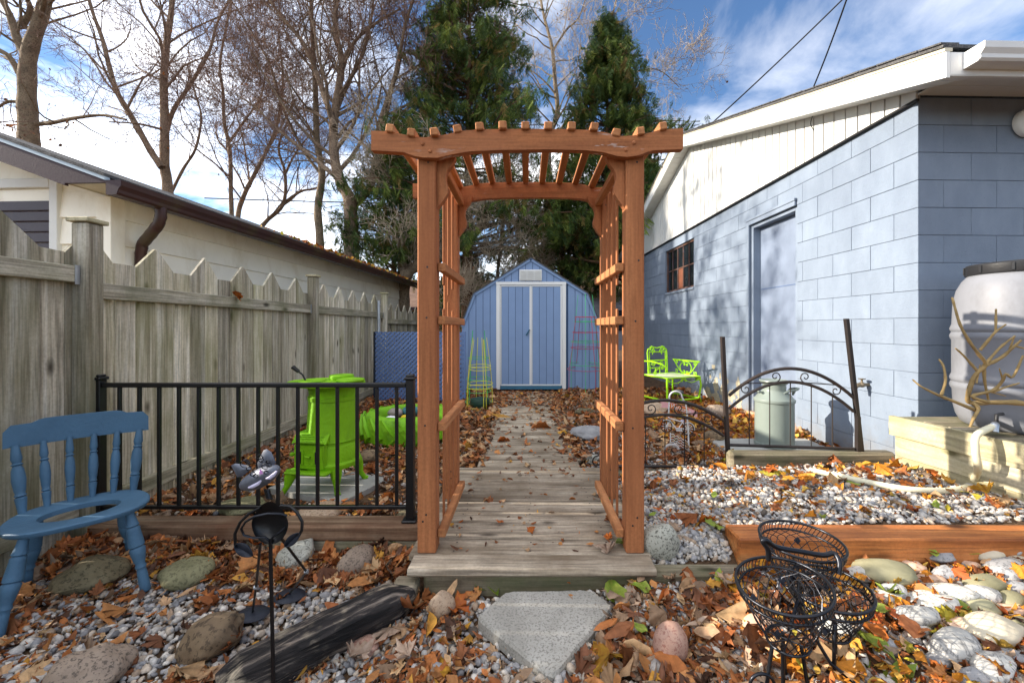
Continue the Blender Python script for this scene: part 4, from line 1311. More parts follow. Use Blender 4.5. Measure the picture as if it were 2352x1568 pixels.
# fire door box on the front
bx_ = MB(); bx_.cbox((-.165, -.178, .165), (.065, .02, .335), .012)
bxo = bx_.build('ash_box', M['lime'], stv)
MB().prism([(-.172, -.188, .338), (-.166, -.150, .395), (-.166, .0, .40), (-.172, .0, .338)], (.244, 0, 0)).build('hood', M['lime'], stv)
lip = B('hinge_bar', M['lime'], stv, (-.155, -.202, .342), (.055, -.1885, .352), .003)
for (zz_, w_) in ((.364, .17), (.376, .19), (.388, .15)):
    B('raised_line', M['lime'], lip, (-.05 - w_ / 2, -.188 + (zz_ - .338) * .67 - .004, zz_), (-.05 + w_ / 2, -.188 + (zz_ - .338) * .67 + .004, zz_ + .005), .002)
fd = B('fire_door', M['lime'], stv, (-.156, -.1855, .172), (.056, -.1785, .325), .004)
for xx in (-.105, .005):
    fr_ = MB(); fr_.cbox((xx - .020, -.193, .200), (xx + .020, -.1856, .295), .005); fo = fr_.build('vent', M['lime'], fd)
    B('slot', M['black_metal'], fo, (xx - .006, -.1945, .208), (xx + .006, -.1931, .287), .0006)
MB().ball((-.162, -.195, .268), .015, 2).build('knob', M['lime'], fd, smooth=60)
MB().tube([(-.065, -.198, .252), (-.032, -.198, .252)], .008, 8).build('latch', M['lime'], fd, smooth=60)
B('hearth_plate', M['lime'], stv, (-.205, -.225, .140), (.095, -.03, .160), .008)
for (x_, y_, dx_, dy_) in ((-.17, -.18, -.05, -.035), (.10, -.12, .03, -.03), (.11, .11, .04, .04), (-.12, .13, -.04, .04)):
    MB().tube([(x_, y_, .155), (x_ + dx_ * .25, y_ + dy_ * .25, .11), (x_ + dx_ * .55, y_ + dy_ * .55, .05), (x_ + dx_, y_ + dy_, .012), (x_ + dx_ * 1.3, y_ + dy_ * 1.3, 0)], [.040, .034, .018, .017, .020], 10).build('leg', M['lime'], stv, smooth=50)

# ================================================================== tractor tyre planter with painted stones
ty = thing('tyre_planter', 'lime green tractor tyre laid flat as a planter behind the railing', 'planter', (-1.225, 4.26, .125))
ty.scale = (.9, .9, 1)
mb = MB(); mb.lathe([(.30, .0), (.47, .0), (.50, .03), (.505, .10), (.50, .19), (.47, .245), (.43, .262), (.36, .258), (.34, .235), (.33, .12), (.30, .10)], 56)
mb.build('casing', M['lime_dark'], ty, smooth=40)
for i in range(20):
    a = 2 * PI * i / 20
    for (z0_, z1_, da, w0, w1) in ((.255, .075, .30, .020, .034), (.005, .085, .12, .026, .022)):
        a2 = a + (0 if z0_ > .1 else .17)
        q0, q1 = [], []
        for t in (0, .5, 1):
            an = a2 + da * t; zc = z0_ + (z1_ - z0_) * t; hw = w0 + (w1 - w0) * t
            for (lst, rr) in ((q0, .495), (q1, .535 if t else .515)):
                lst.append((an, zc, hw, rr))
        Vv = []
        for (an, zc, hw, rr), (an2, zc2, hw2, rr2) in zip(q0, q1):
            for (A_, Zz, H_, R_, sg) in ((an, zc, hw, rr, -1), (an2, zc2, hw2 * .8, rr2, -1), (an2, zc2, hw2 * .8, rr2, 1), (an, zc, hw, rr, 1)):
                a_ = A_ + sg * H_ / .5
                Vv.append((math.cos(a_) * R_, math.sin(a_) * R_, Zz + sg * H_ * .35))
        Fv = [(0, 1, 2, 3), (11, 10, 9, 8)]
        for q in range(2):
            for j in range(4):
                Fv.append((q * 4 + j, (q + 1) * 4 + j, (q + 1) * 4 + (j + 1) % 4, q * 4 + (j + 1) % 4))
        lo_ = MB().add(Vv, Fv).build('lug', M['lime_dark'], ty)
        bm = bmesh.new(); bm.from_mesh(lo_.data); bmesh.ops.recalc_face_normals(bm, faces=bm.faces); bm.to_mesh(lo_.data); bm.free()
MB().lathe([(0, .175), (.2, .178), (.335, .17), (.335, .14), (0, .14)], 32).build('soil_fill', M['soil'], ty, smooth=60)
PC = [('white', c(226,226,232)), ('yellow', c(226,196,40)), ('violet', c(170,140,204)), ('tan', c(176,150,124)), ('teal', c(70,124,134)), ('grey', c(150,140,134)), ('pink', c(206,170,166)), ('blue', c(66,104,144))]
for i, (u, v_, w_, col_, nm, ex) in enumerate(((877, 972, 34, 0, 'white painted stone lying in the lime tyre planter', 0), (899, 964, 16, 1, 'small yellow painted stone left of the grey one in the tyre planter', 0), (872, 981, 20, 7, 'blue painted stone beneath the white one in the tyre planter', 0), (931, 958, 22, 1, 'yellow painted stone at the right of the tyre planter', 0), (936, 970, 28, 2, 'violet painted stone at the right of the tyre planter', 0), (908, 951, 36, 5, 'long grey stone at the back of the tyre planter', 0), (915, 978, 28, 6, 'pale pink stone at the front of the tyre planter', 0), (943, 948, 40, 4, 'teal painted stone at the back right of the tyre planter', 0), (893, 984, 26, 3, 'tan stone at the front of the tyre planter', 0), (925, 984, 24, 5, 'grey pebble at the front right of the tyre planter', 0))):
    p = pz(u, v_, .33); r_ = w_ * p.y / 940 / 2
    mt = 'stone_paint_' + PC[col_][0]
    if mt not in M: M[mt] = paint(mt, PC[col_][1], .6, .12, 14, .15, 60)
    d_ = (Vector((p.x, p.y)) - Vector((-1.225, 4.26)))
    if d_.length > .25: d_ = d_.normalized() * .25; p.x = -1.225 + d_.x; p.y = 4.26 + d_.y
    s_ = MB().ball((p.x, p.y, .300 + r_ * .55), (r_, r_ * .8, r_ * .62), 2, nz=.12, seed=i).build('painted_stone', M[mt], None, smooth=60)
    tag(s_, nm, 'stone', 'stones in the tyre planter')

# ================================================================== blue lattice panel and steel pole
la = thing('lattice_panel', 'blue wooden privacy lattice panel standing behind the tyre planter', 'lattice', (-1.64, 6.27, .12))
LX0, LX1, LZ0, LZ1 = -2.31, -.96, .13, 1.185
def clip_poly(poly, x0, x1, z0, z1):
    def cl(P, f, inter):
        out = []
        for i in range(len(P)):
            a, b = P[i], P[(i + 1) % len(P)]
            if f(a): out.append(a)
            if f(a) != f(b): out.append(inter(a, b))
        return out
    def ix(v): return lambda a, b: (v, a[1] + (b[1] - a[1]) * (v - a[0]) / (b[0] - a[0]))
    def iz(v): return lambda a, b: (a[0] + (b[0] - a[0]) * (v - a[1]) / (b[1] - a[1]), v)
    for f, it in ((lambda p: p[0] >= x0, ix(x0)), (lambda p: p[0] <= x1, ix(x1)), (lambda p: p[1] >= z0, iz(z0)), (lambda p: p[1] <= z1, iz(z1))):
        if len(poly) < 3: return []
        poly = cl(poly, f, it)
    return poly
for dr_, yy in ((1, 6.262), (-1, 6.272)):
    k_ = -40
    while k_ < 40:
        off_ = k_ * .070
        w2 = .0215
        # slat centre line: z - zc = dr*(x - xc) + off
        xc, zc = (LX0 + LX1) / 2, (LZ0 + LZ1) / 2
        L_ = 3.0
        q = []
        for (t, s_) in ((-L_, -1), (L_, -1), (L_, 1), (-L_, 1)):
            q.append((xc + t, zc + dr_ * t + off_ + s_ * w2))
        q = clip_poly(q, LX0, LX1, LZ0, LZ1)
        if len(q) >= 3 and max(p[0] for p in q) - min(p[0] for p in q) > .03:
            MB().prism([(a, yy, b) for a, b in q], (0, .008, 0)).build('lattice_slat', M['lattice'], la, world=True)
        k_ += 1
B('edge_board', M['lattice_back'], la, (LX0 - .03, 6.255, LZ0 - .005), (LX0 - .001, 6.30, LZ1), .004, world=True)
B('edge_board', M['lattice'], la, (LX1 + .001, 6.255, LZ0 - .005), (LX1 + .03, 6.30, LZ1), .004, world=True)
tag(MB().tube([(-2.285, 6.33, .1), (-2.285, 6.33, 1.665)], .021, 14).build('steel_pole', M['galv'], None, smooth=50), 'bare galvanised steel pole between fence and blue lattice', 'pole')

# ================================================================== tomato cages
def cage(label, x, y, rings, tips, m_ring, m_leg, nleg=4, zb=None, a0=.4, rb=None):
    zb = gz(x, y) - .03 if zb is None else zb
    o = thing('tomato_cage', label, 'tomato cage', (x, y, zb), 0, 'tomato cages beside the shed')
    for (r_, z_) in rings:
        MB().tube([(r_ * math.cos(2 * PI * i / 28), r_ * math.sin(2 * PI * i / 28), z_ + .008 * math.sin(2 * PI * i / 28)) for i in range(28)], .0045, 5, closed=True).build('ring', m_ring, o, smooth=60)
    for i in range(nleg):
        a = a0 + 2 * PI * i / nleg
        pts = [((rb or rings[0][0]) * math.cos(a), (rb or rings[0][0]) * math.sin(a), .0)] + [(r_ * 1.01 * math.cos(a), r_ * 1.01 * math.sin(a), z_) for r_, z_ in rings] + [(tips[0] * math.cos(a), tips[0] * math.sin(a), tips[1])]
        MB().tube(pts, .0045, 5).build('leg_wire', m_leg, o, smooth=60)
    return o
cage('yellow wire tomato cage standing upside down around the dark pot', -.66, 5.80, [(.185, .05), (.18, .32), (.155, .62)], (.10, 1.02), M['yellow_wire'], M['yellow_wire'], 4)
cage('second yellow wire tomato cage nested inside the first left of the shed door', -.655, 5.83, [(.175, .37), (.15, .57)], (.09, .99), M['yellow_wire'], M['yellow_wire'], 3, a0=1.1, rb=.18)
cage('green wire tomato cage behind the yellow ones left of the shed door', -.70, 5.98, [(.19, .09), (.18, .24), (.17, .42), (.15, .72)], (.12, 1.12), M['green_wire'], M['green_wire'], 4, a0=.9)
cage('tall red wire tomato cage against the shed right of its door', 1.00, 6.93, [(.31, .62 - .18), (.25, .80), (.22, 1.06), (.18, 1.32)], (.17, 1.33), M['red_wire'], M['red_wire'], 4, rb=.32)
cage('tall green wire tomato cage nested in the red one right of the shed door', 1.00, 6.95, [(.27, .52), (.24, .90), (.19, 1.24)], (.14, 1.70), M['green_wire'], M['green_wire'], 3, rb=.28)
pt = MB(); pt.lathe([(0, 0), (.10, 0), (.135, .04), (.14, .09), (.125, .13), (.06, .145), (0, .148)], 28, (-.66, 5.80, gz(-.66, 5.8)))
tag(pt.build('pot', M['pot'], None, smooth=40), 'dark green upturned pot inside the yellow tomato cage', 'pot')

# ================================================================== ornate green garden chair
bn = thing('iron_armchair', 'ornate lime green wrought iron armchair beside the blue wall', 'chair', (2.16, 6.15, gz(2.2, 6.1) + .005), R(24))
gI = M['lime_iron']
W2, D2, SH = .31, .27, .41
def rod(name, pts, r=.008, par=bn): return MB().tube(pts, r, 6).build(name, gI, par, smooth=60)
mb = MB(); mb.cbox((-W2, -D2, SH - .012), (W2, D2, SH), .005)
seat = mb.build('seat', paint('pale_seat', c(208,214,176), .5, .06), bn)
for (a, b) in (((-W2, -D2), (W2, -D2)), ((W2, -D2), (W2, D2)), ((W2, D2), (-W2, D2)), ((-W2, D2), (-W2, -D2))):
    rod('seat_edge', [(*a, SH - .004), (*b, SH - .004)], .011, seat)
for (x_, y_) in ((-W2, -D2), (W2, -D2), (W2, D2), (-W2, D2)):
    sx_ = 1 if x_ > 0 else -1; sy_ = 1 if y_ > 0 else -1
    rod('leg', [(x_, y_, SH), (x_ + sx_ * .012, y_ + sy_ * .012, .28), (x_ - sx_ * .005, y_ - sy_ * .005, .12), (x_ + sx_ * .02, y_ + sy_ * .02, 0)], .015)
for (a, b) in (((-W2, -D2), (W2, -D2)), ((W2, -D2), (W2, D2)), ((-W2, D2), (-W2, -D2))):
    rod('stretcher', [(*a, .085), (*b, .085)], .012)
BX = .19; BY = D2 - .01
for s_ in (-1, 1):
    rod('back_post', [(s_ * BX, BY, SH), (s_ * BX, BY + .01, .62), (s_ * (BX + .005), BY + .02, .74), (s_ * (BX - .01), BY + .02, .79), (s_ * (BX - .035), BY + .02, .80), (s_ * (BX - .05), BY + .02, .775)], .010)
    rod('back_post', [(s_ * (BX - .035), BY, SH), (s_ * (BX - .03), BY + .015, .76)], .009)
    rod('back_scroll', [(p[0] + s_ * .11, BY + .02, p[2] + .795) for p in spiral(0, 0, .042, R(90), 1.25, s_)], .007)
rod('back_rail', [(-BX + .03, BY + .02, .745), (BX - .03, BY + .02, .745)], .008)
rod('back_rail', [(-BX, BY + .012, .615), (BX, BY + .012, .615)], .010)
rod('back_rail', [(-BX, BY + .005, .50), (BX, BY + .005, .50)], .007)
rod('crest', [(-.14, BY + .02, .825), (-.07, BY + .02, .822), (0, BY + .02, .805), (.07, BY + .02, .822), (.14, BY + .02, .825), (.155, BY + .02, .80)], .009)
for s_ in (-1, 1):
    rod('back_scroll', [(p[0] + s_ * .075, BY + .02, p[2] + .765) for p in spiral(0, 0, .032, R(-60), 1.2, -s_)], .006)
    rod('back_scroll', [(p[0] + s_ * .085, BY + .01, p[2] + .565) for p in spiral(0, 0, .042, R(60), 1.3, s_)], .006)
    rod('splat', [(s_ * .04, BY, SH), (s_ * .04, BY + .005, .50)], .007)
    rod('pendant', [(s_ * .09, BY + .02, .745), (s_ * .09, BY + .02, .705)], .008)
for s_ in (-1, 1):
    xa = s_ * W2
    arm = [(xa, BY, .615), (xa, .05, .625), (xa, -.15, .60), (xa, -.24, .57), (xa, -.27, .525), (xa, -.245, .495)] if s_ < 0 else [(xa, BY, .62), (xa, -.27, .62)]
    rod('arm', arm, .012)
    def side(pts): return [(xa, p[0], p[2]) for p in pts]
    if s_ > 0:
        rod('arm_ring', side([(.14 * .82 * math.cos(t), 0, .51 + .095 * math.sin(t)) for t in [2 * PI * i / 24 for i in range(25)]]), .008)
        for q in (-1, 1):
            rod('arm_brace', [(xa, q * .25, .62), (xa, q * .13, .47), (xa, q * .05, SH)], .008)
            for (cz_, cy_, r_) in ((.585, .19, .030), (.445, .19, .034), (.56, .03, .022), (.445, .035, .026)):
                rod('arm_scroll', side([(q * cy_ + p[0], 0, p[2] + cz_) for p in spiral(0, 0, r_, R(40), 1.3, q)]), .006)
    else:
        rod('arm_scroll', side([(-.02 + p[0], 0, .46 + p[2]) for p in spiral(0, 0, .035, R(90), 1.3, 1)]), .007)
        rod('arm_brace', side([(-.15, 0, .60), (-.12, 0, .54), (-.05, 0, .50), (-.02, 0, .495)]), .008)
        rod('arm_scroll', side([(-.18 + p[0], 0, .545 + p[2]) for p in spiral(0, 0, .025, R(90), 1.3, -1)]), .006)
for (p0, p1) in (((-W2, -D2), (0, -D2)), ((0, -D2), (W2, -D2)), ((W2, -D2), (W2, D2))):
    a, b = Vector((*p0, 0)), Vector((*p1, 0))
    rod('apron_swag', [(*(a.lerp(b, t).xy), SH - .02 - .062 * math.sin(PI * t)) for t in [i / 12 for i in range(13)]], .006)
    u = (b - a).normalized()
    for q in (.12, .88):
        o_ = a.lerp(b, q)
        rod('apron_scroll', [(o_.x + u.x * p[0], o_.y + u.y * p[0], SH - .042 + p[2]) for p in spiral(0, 0, .026, R(90), 1.3, 1 if q < .5 else -1)], .006)

# ================================================================== milk can on its slab
tag(MB().cbox((1.78, 3.30, .10), (2.74, 4.02, .165), .01).build('concrete_slab', M['slab'], None), 'pale concrete slab under the milk can by the blue wall', 'slab')
mc = thing('milk_can', 'old grey-green painted metal milk can standing behind the arched fence', 'milk can', (2.29, 3.78, .165))
MB().lathe([(0, 0), (.160, 0), (.168, .006), (.168, .03), (.162, .034), (.160, .06), (.160, .40), (.167, .405), (.170, .418), (.167, .431), (.158, .436), (.128, .475), (.098, .505), (.094, .515), (.096, .53), (.094, .56)], 48).build('body', M['milk'], mc, smooth=35)
MB().lathe([(.094, .56), (.118, .585), (.124, .592), (.122, .60), (.110, .603), (.10, .598), (.06, .59), (0, .588)], 48).build('lid', M['milk'], mc, smooth=35)
for s_ in (-1, 1):
    ps = [(s_ * .118, -.06, .50), (s_ * .16, -.08, .525), (s_ * .185, -.06, .53), (s_ * .188, .0, .525), (s_ * .175, .04, .515), (s_ * .14, .04, .475)] if s_ > 0 else [(-.125, -.02, .49), (-.165, -.03, .50), (-.17, 0, .515), (-.165, .03, .50), (-.13, .03, .485)]
    MB().tube(ps, .010, 8).build('handle', M['milk'], mc, smooth=60)
MB().tube([(.02, -.108, .49), (.07, -.105, .515), (.12, -.09, .52), (.15, -.06, .51), (.15, -.03, .47)], .010, 8).build('handle', M['milk'], mc, smooth=60)

# ================================================================== welcome sign with a bicycle
ws = thing('welcome_sign', 'white bicycle garden sign with pink Welcome banner behind the arched fence', 'sign', (1.34, 3.62, gz(1.34, 3.62)))
GZ0 = gz(1.34, 3.62)
def wp(u, v_): return px(u, v_, 3.62) - Vector((1.34, 3.62, GZ0))
def Zs(a, b): return ((1580 + a * .12753) * .9408, (950 + b * .12753) * .9408)     # zoomed reading -> survey px
def wz(a, b): return wp(*Zs(a, b))
hk = [wz(410, 460), wz(425, 180)] + [wz(545 - 120 * math.cos(t), 150 - 110 * math.sin(t)) for t in [PI * i / 12 for i in range(13)]] + [wz(740, 290), wz(765, 500), wz(790, 900), wz(800, 1190)]
MB().tube([p for p in hk[:2]] + hk[2:14] + hk[14:], .0075, 8).build('hook_stake', M['white_metal'], ws, smooth=60)
top = []; bot = []
for i in range(15):
    t = i / 14
    x_ = 245 + (960 - 245) * t
    yc = 290 + 195 * t ** 1.7
    top.append((x_, yc - 55)); bot.append((x_, yc + 55))
bot[0] = (265, 350); top[0] = (240, 235)
MB().prism([wz(*p) for p in top] + [wz(*p) for p in reversed(bot)] + [wz(290, 295)], (0, .004, 0)).build('banner', M['pink'], ws)
bw = ws.children[-1] if ws.children else None
mid_t = [(410 + 380 * i / 10) for i in range(11)]
def yc_(x_): return 290 + 195 * max(0, (x_ - 245) / 715) ** 1.7
MB().prism([wz(x_, yc_(x_) - 45) + Vector((0, -.003, 0)) for x_ in mid_t] + [wz(x_, yc_(x_) + 45) + Vector((0, -.003, 0)) for x_ in reversed(mid_t)], (0, .0025, 0)).build('banner_centre', M['orange_p'], ws)
MB().prism([wz(925, 400), wz(950, 440), wz(890, 515), wz(865, 495)], (0, .006, 0)).build('banner_fold', M['rust_panel'], ws)
letters = MB()
adv = [0, 95, 150, 190, 235, 290, 375]
for ch, dxl in zip('Welcome', adv):
    cu = bpy.data.curves.new('letter', 'FONT'); cu.body = ch; cu.size = 1.0; cu.extrude = .02; cu.shear = .25; cu.align_x = 'LEFT'
    to = bpy.data.objects.new('letter_tmp', cu); COL.objects.link(to)
    dg = bpy.context.evaluated_depsgraph_get()
    me = bpy.data.meshes.new_from_object(to.evaluated_get(dg))
    x_ = 425 + dxl * .92
    p = wz(x_, yc_(x_ + 30) + 32) + Vector((0, -.005, 0))
    an = -math.atan(195 * 1.7 / 715 * ((x_ - 245) / 715) ** .7)
    sc_ = .052 if ch == 'W' else .050
    Ml = Matrix.Translation(p) @ Matrix.Rotation(-an, 4, 'Y') @ Matrix.Rotation(R(90), 4, 'X') @ Matrix.Scale(sc_, 4)
    letters.add([v_.co for v_ in me.vertices], [tuple(f_.vertices) for f_ in me.polygons], Ml)
    bpy.data.objects.remove(to); bpy.data.curves.remove(cu); bpy.data.meshes.remove(me)
letters.build('lettering', M['white_metal'], ws)
bk = MB()
for (a, b) in ((370, 705), (785, 760)):
    q = [wz(a + 105 * math.cos(2 * PI * i / 26), b + 110 * math.sin(2 * PI * i / 26)) for i in range(26)]
    wo = MB().tube(q, .0045, 6, closed=True).build('wheel', M['black_metal'], ws, smooth=60)
    sp_ = MB()
    for i in range(5):
        t = PI * i / 5
        sp_.tube([wz(a + 100 * math.cos(t), b + 104 * math.sin(t)), wz(a - 100 * math.cos(t), b - 104 * math.sin(t))], .0022, 4)
    sp_.build('spokes', M['white_metal'], wo)
    MB().tube([wz(a + 118 * math.cos(t), b - 122 * math.sin(t)) for t in [R(-10 + 130 * i / 12) for i in range(13)]], .004, 6).build('mudguard', M['white_metal'], ws, smooth=60)
MB().tube([wz(370, 705), wz(440, 600), wz(545, 740), wz(600, 745), wz(680, 625), wz(500, 575), wz(440, 560), wz(400, 530)], .005, 6).build('frame', M['white_metal'], ws, smooth=60)
MB().tube([wz(600, 745), wz(785, 760), wz(680, 640)], .005, 6).build('frame', M['white_metal'], ws, smooth=60)
MB().prism([wz(540, 740), wz(700, 740), wz(690, 810), wz(560, 800)], (0, .006, 0)).build('chain_guard', M['white_metal'], ws)
MB().prism([wz(645, 600), wz(680, 580), wz(715, 600), wz(700, 625), wz(660, 620)], (0, .012, 0)).build('saddle', M['paleblue'], ws)
for i in range(4):
    MB().tube([wz(445 + 350 * t, 840 + 50 * i + 170 * t + 12 * math.sin(t * 30)) for t in [j / 24 for j in range(25)]], .003, 5).build('chain', M['white_metal'], ws, smooth=60)
MB().tube([wz(445, 830), wz(445, 1010)], .005, 6).build('stake', M['white_metal'], ws, smooth=60)
for (a, b) in ((470, 1110), (820, 1300)):
    MB().tube([wz(a + 130 * math.cos(t), b - 95 * math.sin(t) + 40) for t in [PI * i / 14 for i in range(15)]] , .011, 8, flat=.3).build('hoop_foot', M['white_metal'], ws, smooth=60)

# ================================================================== blue chair with a round hole in the seat
CS = .867
ch = thing('blue_chair', 'old blue painted spindle-back chair with an oval hole in its seat', 'chair', (-2.019, 1.855, gz(-2.02, 1.86)), .813)
cb = M['chair_blue']
# local: +y is behind the sitter, chair faces -y
def sc_(p): return tuple(v_ * CS for v_ in p)
def outl(t):
    # bow-shaped seat outline
    a = 2 * PI * t
    x_ = .265 * math.copysign(abs(math.cos(a)) ** .72, math.cos(a)); y_ = -.225 * math.copysign(abs(math.sin(a)) ** .75, math.sin(a))
    if y_ > 0: x_ *= 1 - .10 * (y_ / .225)
    return x_, y_ + .0
ST = .44; N_ = 48
Vv = []; Fv = []
for (zz_, k1) in ((ST - .028, .97), (ST - .018, 1.0), (ST - .006, 1.0), (ST, .975)):
    for i in range(N_):
        x_, y_ = outl(i / N_); Vv.append(sc_((x_ * k1, y_ * k1, zz_)))
for (zz_, k2) in ((ST, 1.0), (ST - .004, .96), (ST - .028, .95)):
    for i in range(N_):
        a = 2 * PI * i / N_; Vv.append(sc_((.155 * k2 * math.cos(a), -.02 - .118 * k2 * math.sin(a), zz_)))
for rr in range(6):
    for i in range(N_):
        j = (i + 1) % N_; Fv.append((rr * N_ + i, rr * N_ + j, (rr + 1) * N_ + j, (rr + 1) * N_ + i))
for i in range(N_):
    j = (i + 1) % N_; Fv.append((6 * N_ + i, 6 * N_ + j, j, i))
so = MB().add(Vv, Fv).build('seat', cb, ch, smooth=40)
def turned(p0, p1, prof, name, par=ch, n=14):
    P0, P1 = Vector(sc_(p0)), Vector(sc_(p1))
    MB().tube([P0.lerp(P1, t) for t, r_ in prof], [r_ * CS for t, r_ in prof], n).build(name, cb, par, smooth=45)
LEG = [(0, .019), (.08, .021), (.16, .026), (.19, .031), (.205, .024), (.225, .031), (.25, .030), (.36, .034), (.44, .036), (.455, .029), (.475, .036), (.55, .032), (.62, .026), (.66, .021), (.70, .026), (.72, .020), (.75, .022), (.9, .024), (.985, .024), (1, .018)]
LEG = [(t, r_ * .92) for t, r_ in LEG]
for (a, b, dx_, dy_) in ((-.175, -.15, -.075, -.085), (.175, -.15, .06, -.075), (.15, .15, .055, .10), (-.15, .15, -.055, .10)):
    turned((a, b, ST - .02), (a + dx_, b + dy_, .0), LEG, 'leg')
SPN = [(0, .012), (.10, .014), (.20, .017), (.235, .018), (.25, .012), (.265, .018), (.30, .014), (.34, .017), (.5, .021), (.64, .018), (.70, .013), (.72, .018), (.74, .012), (.80, .017), (.90, .014), (1, .011)]
for i in range(6):
    t = (i - 2.5) / 2.5
    turned((t * .205, .185 - .03 * t * t, ST - .01), (t * .235, .265 - .045 * t * t, .775), [(q, r_ * (1.25 if abs(t) > .9 else 1)) for q, r_ in SPN], 'spindle')
# crest rail, curved in plan
Vv = []; Fv = []; n_ = 24
for i in range(n_ + 1):
    t = 2 * i / n_ - 1
    yb_ = .285 - .055 * t * t; x_ = t * .275
    hb = .760 + (.004 if abs(t) > .9 else 0)
    ht = .875 + .018 * (1 if abs(t) < .55 else max(0, 1 - (abs(t) - .55) / .12)) - (.03 * max(0, abs(t) - .92) / .08)
    for (dy_, z_) in ((-.014, hb), (.010, hb), (.016, ht), (-.006, ht)):
        Vv.append(sc_((x_, yb_ + dy_, z_)))
for i in range(n_):
    for j in range(4):
        Fv.append((i * 4 + j, (i + 1) * 4 + j, (i + 1) * 4 + (j + 1) % 4, i * 4 + (j + 1) % 4))
Fv += [(0, 1, 2, 3), (n_ * 4 + 3, n_ * 4 + 2, n_ * 4 + 1, n_ * 4)]
cr = MB().add(Vv, Fv).build('crest_rail', cb, ch, smooth=40)
for o_ in (so, cr):
    bm = bmesh.new(); bm.from_mesh(o_.data); bmesh.ops.recalc_face_normals(bm, faces=bm.faces); bm.to_mesh(o_.data); bm.free()

# ================================================================== charred log
lg = MB()
A_ = Vector((-.50, 1.80, .075)); B__ = Vector((-1.02, 1.345, .055))
u = (B__ - A_).normalized(); wv = Vector((-u.y, u.x, 0)).normalized(); n_ = 40; m_ = 22
Vv = []; Fv = []
for i in range(n_ + 1):
    t = i / n_
    cen = A_.lerp(B__, t) + Vector((0, 0, .012 * math.sin(t * 4)))
    tap_ = min(1, .45 + t * 4) * min(1, .6 + (1 - t) * 4)
    for j in range(m_):
        a = 2 * PI * j / m_
        q = Vector((math.cos(a), math.sin(a), 0))
        rad = 1 + .05 * noise.noise(Vector((q.x * 30, q.y * 30, t * 4))) + .20 * noise.noise(Vector((q.x * 2.2, q.y * 2.2, t * 1.3))) + .10 * noise.noise(Vector((q.x * 6, q.y * 6, t * 2.2))) + .05 * noise.noise(Vector((q.x * 14, q.y * 14, t * 6)))
        sq = 1 / max(abs(q.x), abs(q.y)) * .45 + .55
        Vv.append(cen + (wv * q.x * .072 + Vector((0, 0, 1)) * q.y * .068) * rad * sq * tap_)
for i in range(n_):
    for j in range(m_):
        Fv.append((i * m_ + j, i * m_ + (j + 1) % m_, (i + 1) * m_ + (j + 1) % m_, (i + 1) * m_ + j))
Fv += [tuple(range(m_)), tuple(range(n_ * m_ + m_ - 1, n_ * m_ - 1, -1))]
k = NT('charred_log')
tcn = k.node('ShaderNodeTexCoord'); mp = k.node('ShaderNodeMapping')
mp.inputs['Rotation'].default_value = (0, 0, -math.atan2(u.y, u.x)); mp.vector_type = 'POINT'
k.link(tcn.outputs['Object'], mp.inputs['Vector'])
mp2 = k.node('ShaderNodeMapping'); mp2.inputs['Scale'].default_value = (.10, 1, 1); k.link(mp.outputs[0], mp2.inputs['Vector'])
fA = k.noise(mp2.outputs[0], 34, 8, .65, .6); fB = k.noise(mp.outputs[0], 6, 4, .6); fC = k.noise(mp2.outputs[0], 120, 4, .6)
cl_ = k.ramp(fA, [(.38, c(16,15,16)), (.54, c(52,47,45)), (.66, c(140,128,116))])
cl_ = k.mix(k.mix(1, k.ramp(fB, [(.52, 0), (.66, 1)]), k.ramp(fA, [(.42, 0), (.6, 1)]), 'MULTIPLY'), cl_, c(186,172,148))
k.bump(k.mix(.4, fA, fC), 1.0, .012)
M['char_log'] = k.done(cl_, .8)
lo_ = MB().add(Vv, Fv).build('charred_log', M['char_log'], None, smooth=50)
bm = bmesh.new(); bm.from_mesh(lo_.data); bmesh.ops.recalc_face_normals(bm, faces=bm.faces); bm.to_mesh(lo_.data); bm.free()
tag(lo_, 'blackened weathered log lying diagonally in front of the step', 'log')

# ================================================================== metal cat garden stake
FY = 1.385
ct = thing('cat_garden_stake', 'black metal cat garden stake with grey grinning head on a spring', 'garden ornament', (-.865, FY, -.02))
def Zf(a, b): return ((540 + a * .19132) * .9408, (1080 + b * .19132) * .9408)
def fw(a, b, dy_=0): return px(*Zf(a, b), FY + dy_)
MB().tube([fw(630, 1230), fw(632, 1500), px(628, 1560, FY), Vector((px(628, 1560, FY).x, FY, -.06))], .0062, 8).build('stake', M['black_metal'], ct, world=True, smooth=60)
# body: shallow egg-shaped dish
bodyo = []
for i in range(36):
    a = 2 * PI * i / 36
    rx = 235 * (1 - .22 * max(0, math.sin(a)))
    bodyo.append((622 + rx * math.cos(a), 1025 - 272 * math.sin(a)))
Vv = [fw(622, 1040, .022)]; Fv = []
for (kk, dy_) in ((.55, .016), (.85, .004), (1.0, -.006), (1.0, .004), (.85, .014), (.5, .028)):
    for (a, b) in bodyo: Vv.append(fw(622 + (a - 622) * kk, 1030 + (b - 1030) * kk, dy_))
Vv.append(fw(622, 1040, .034))
for i in range(36): Fv.append((0, 1 + i, 1 + (i + 1) % 36))
for rr in range(5):
    for i in range(36):
        j = (i + 1) % 36; Fv.append((1 + rr * 36 + i, 1 + (rr + 1) * 36 + i, 1 + (rr + 1) * 36 + j, 1 + rr * 36 + j))
for i in range(36): Fv.append((len(Vv) - 1, 1 + 5 * 36 + (i + 1) % 36, 1 + 5 * 36 + i))
MB().add(Vv, Fv).build('body', M['black_metal'], ct, world=True, smooth=40)
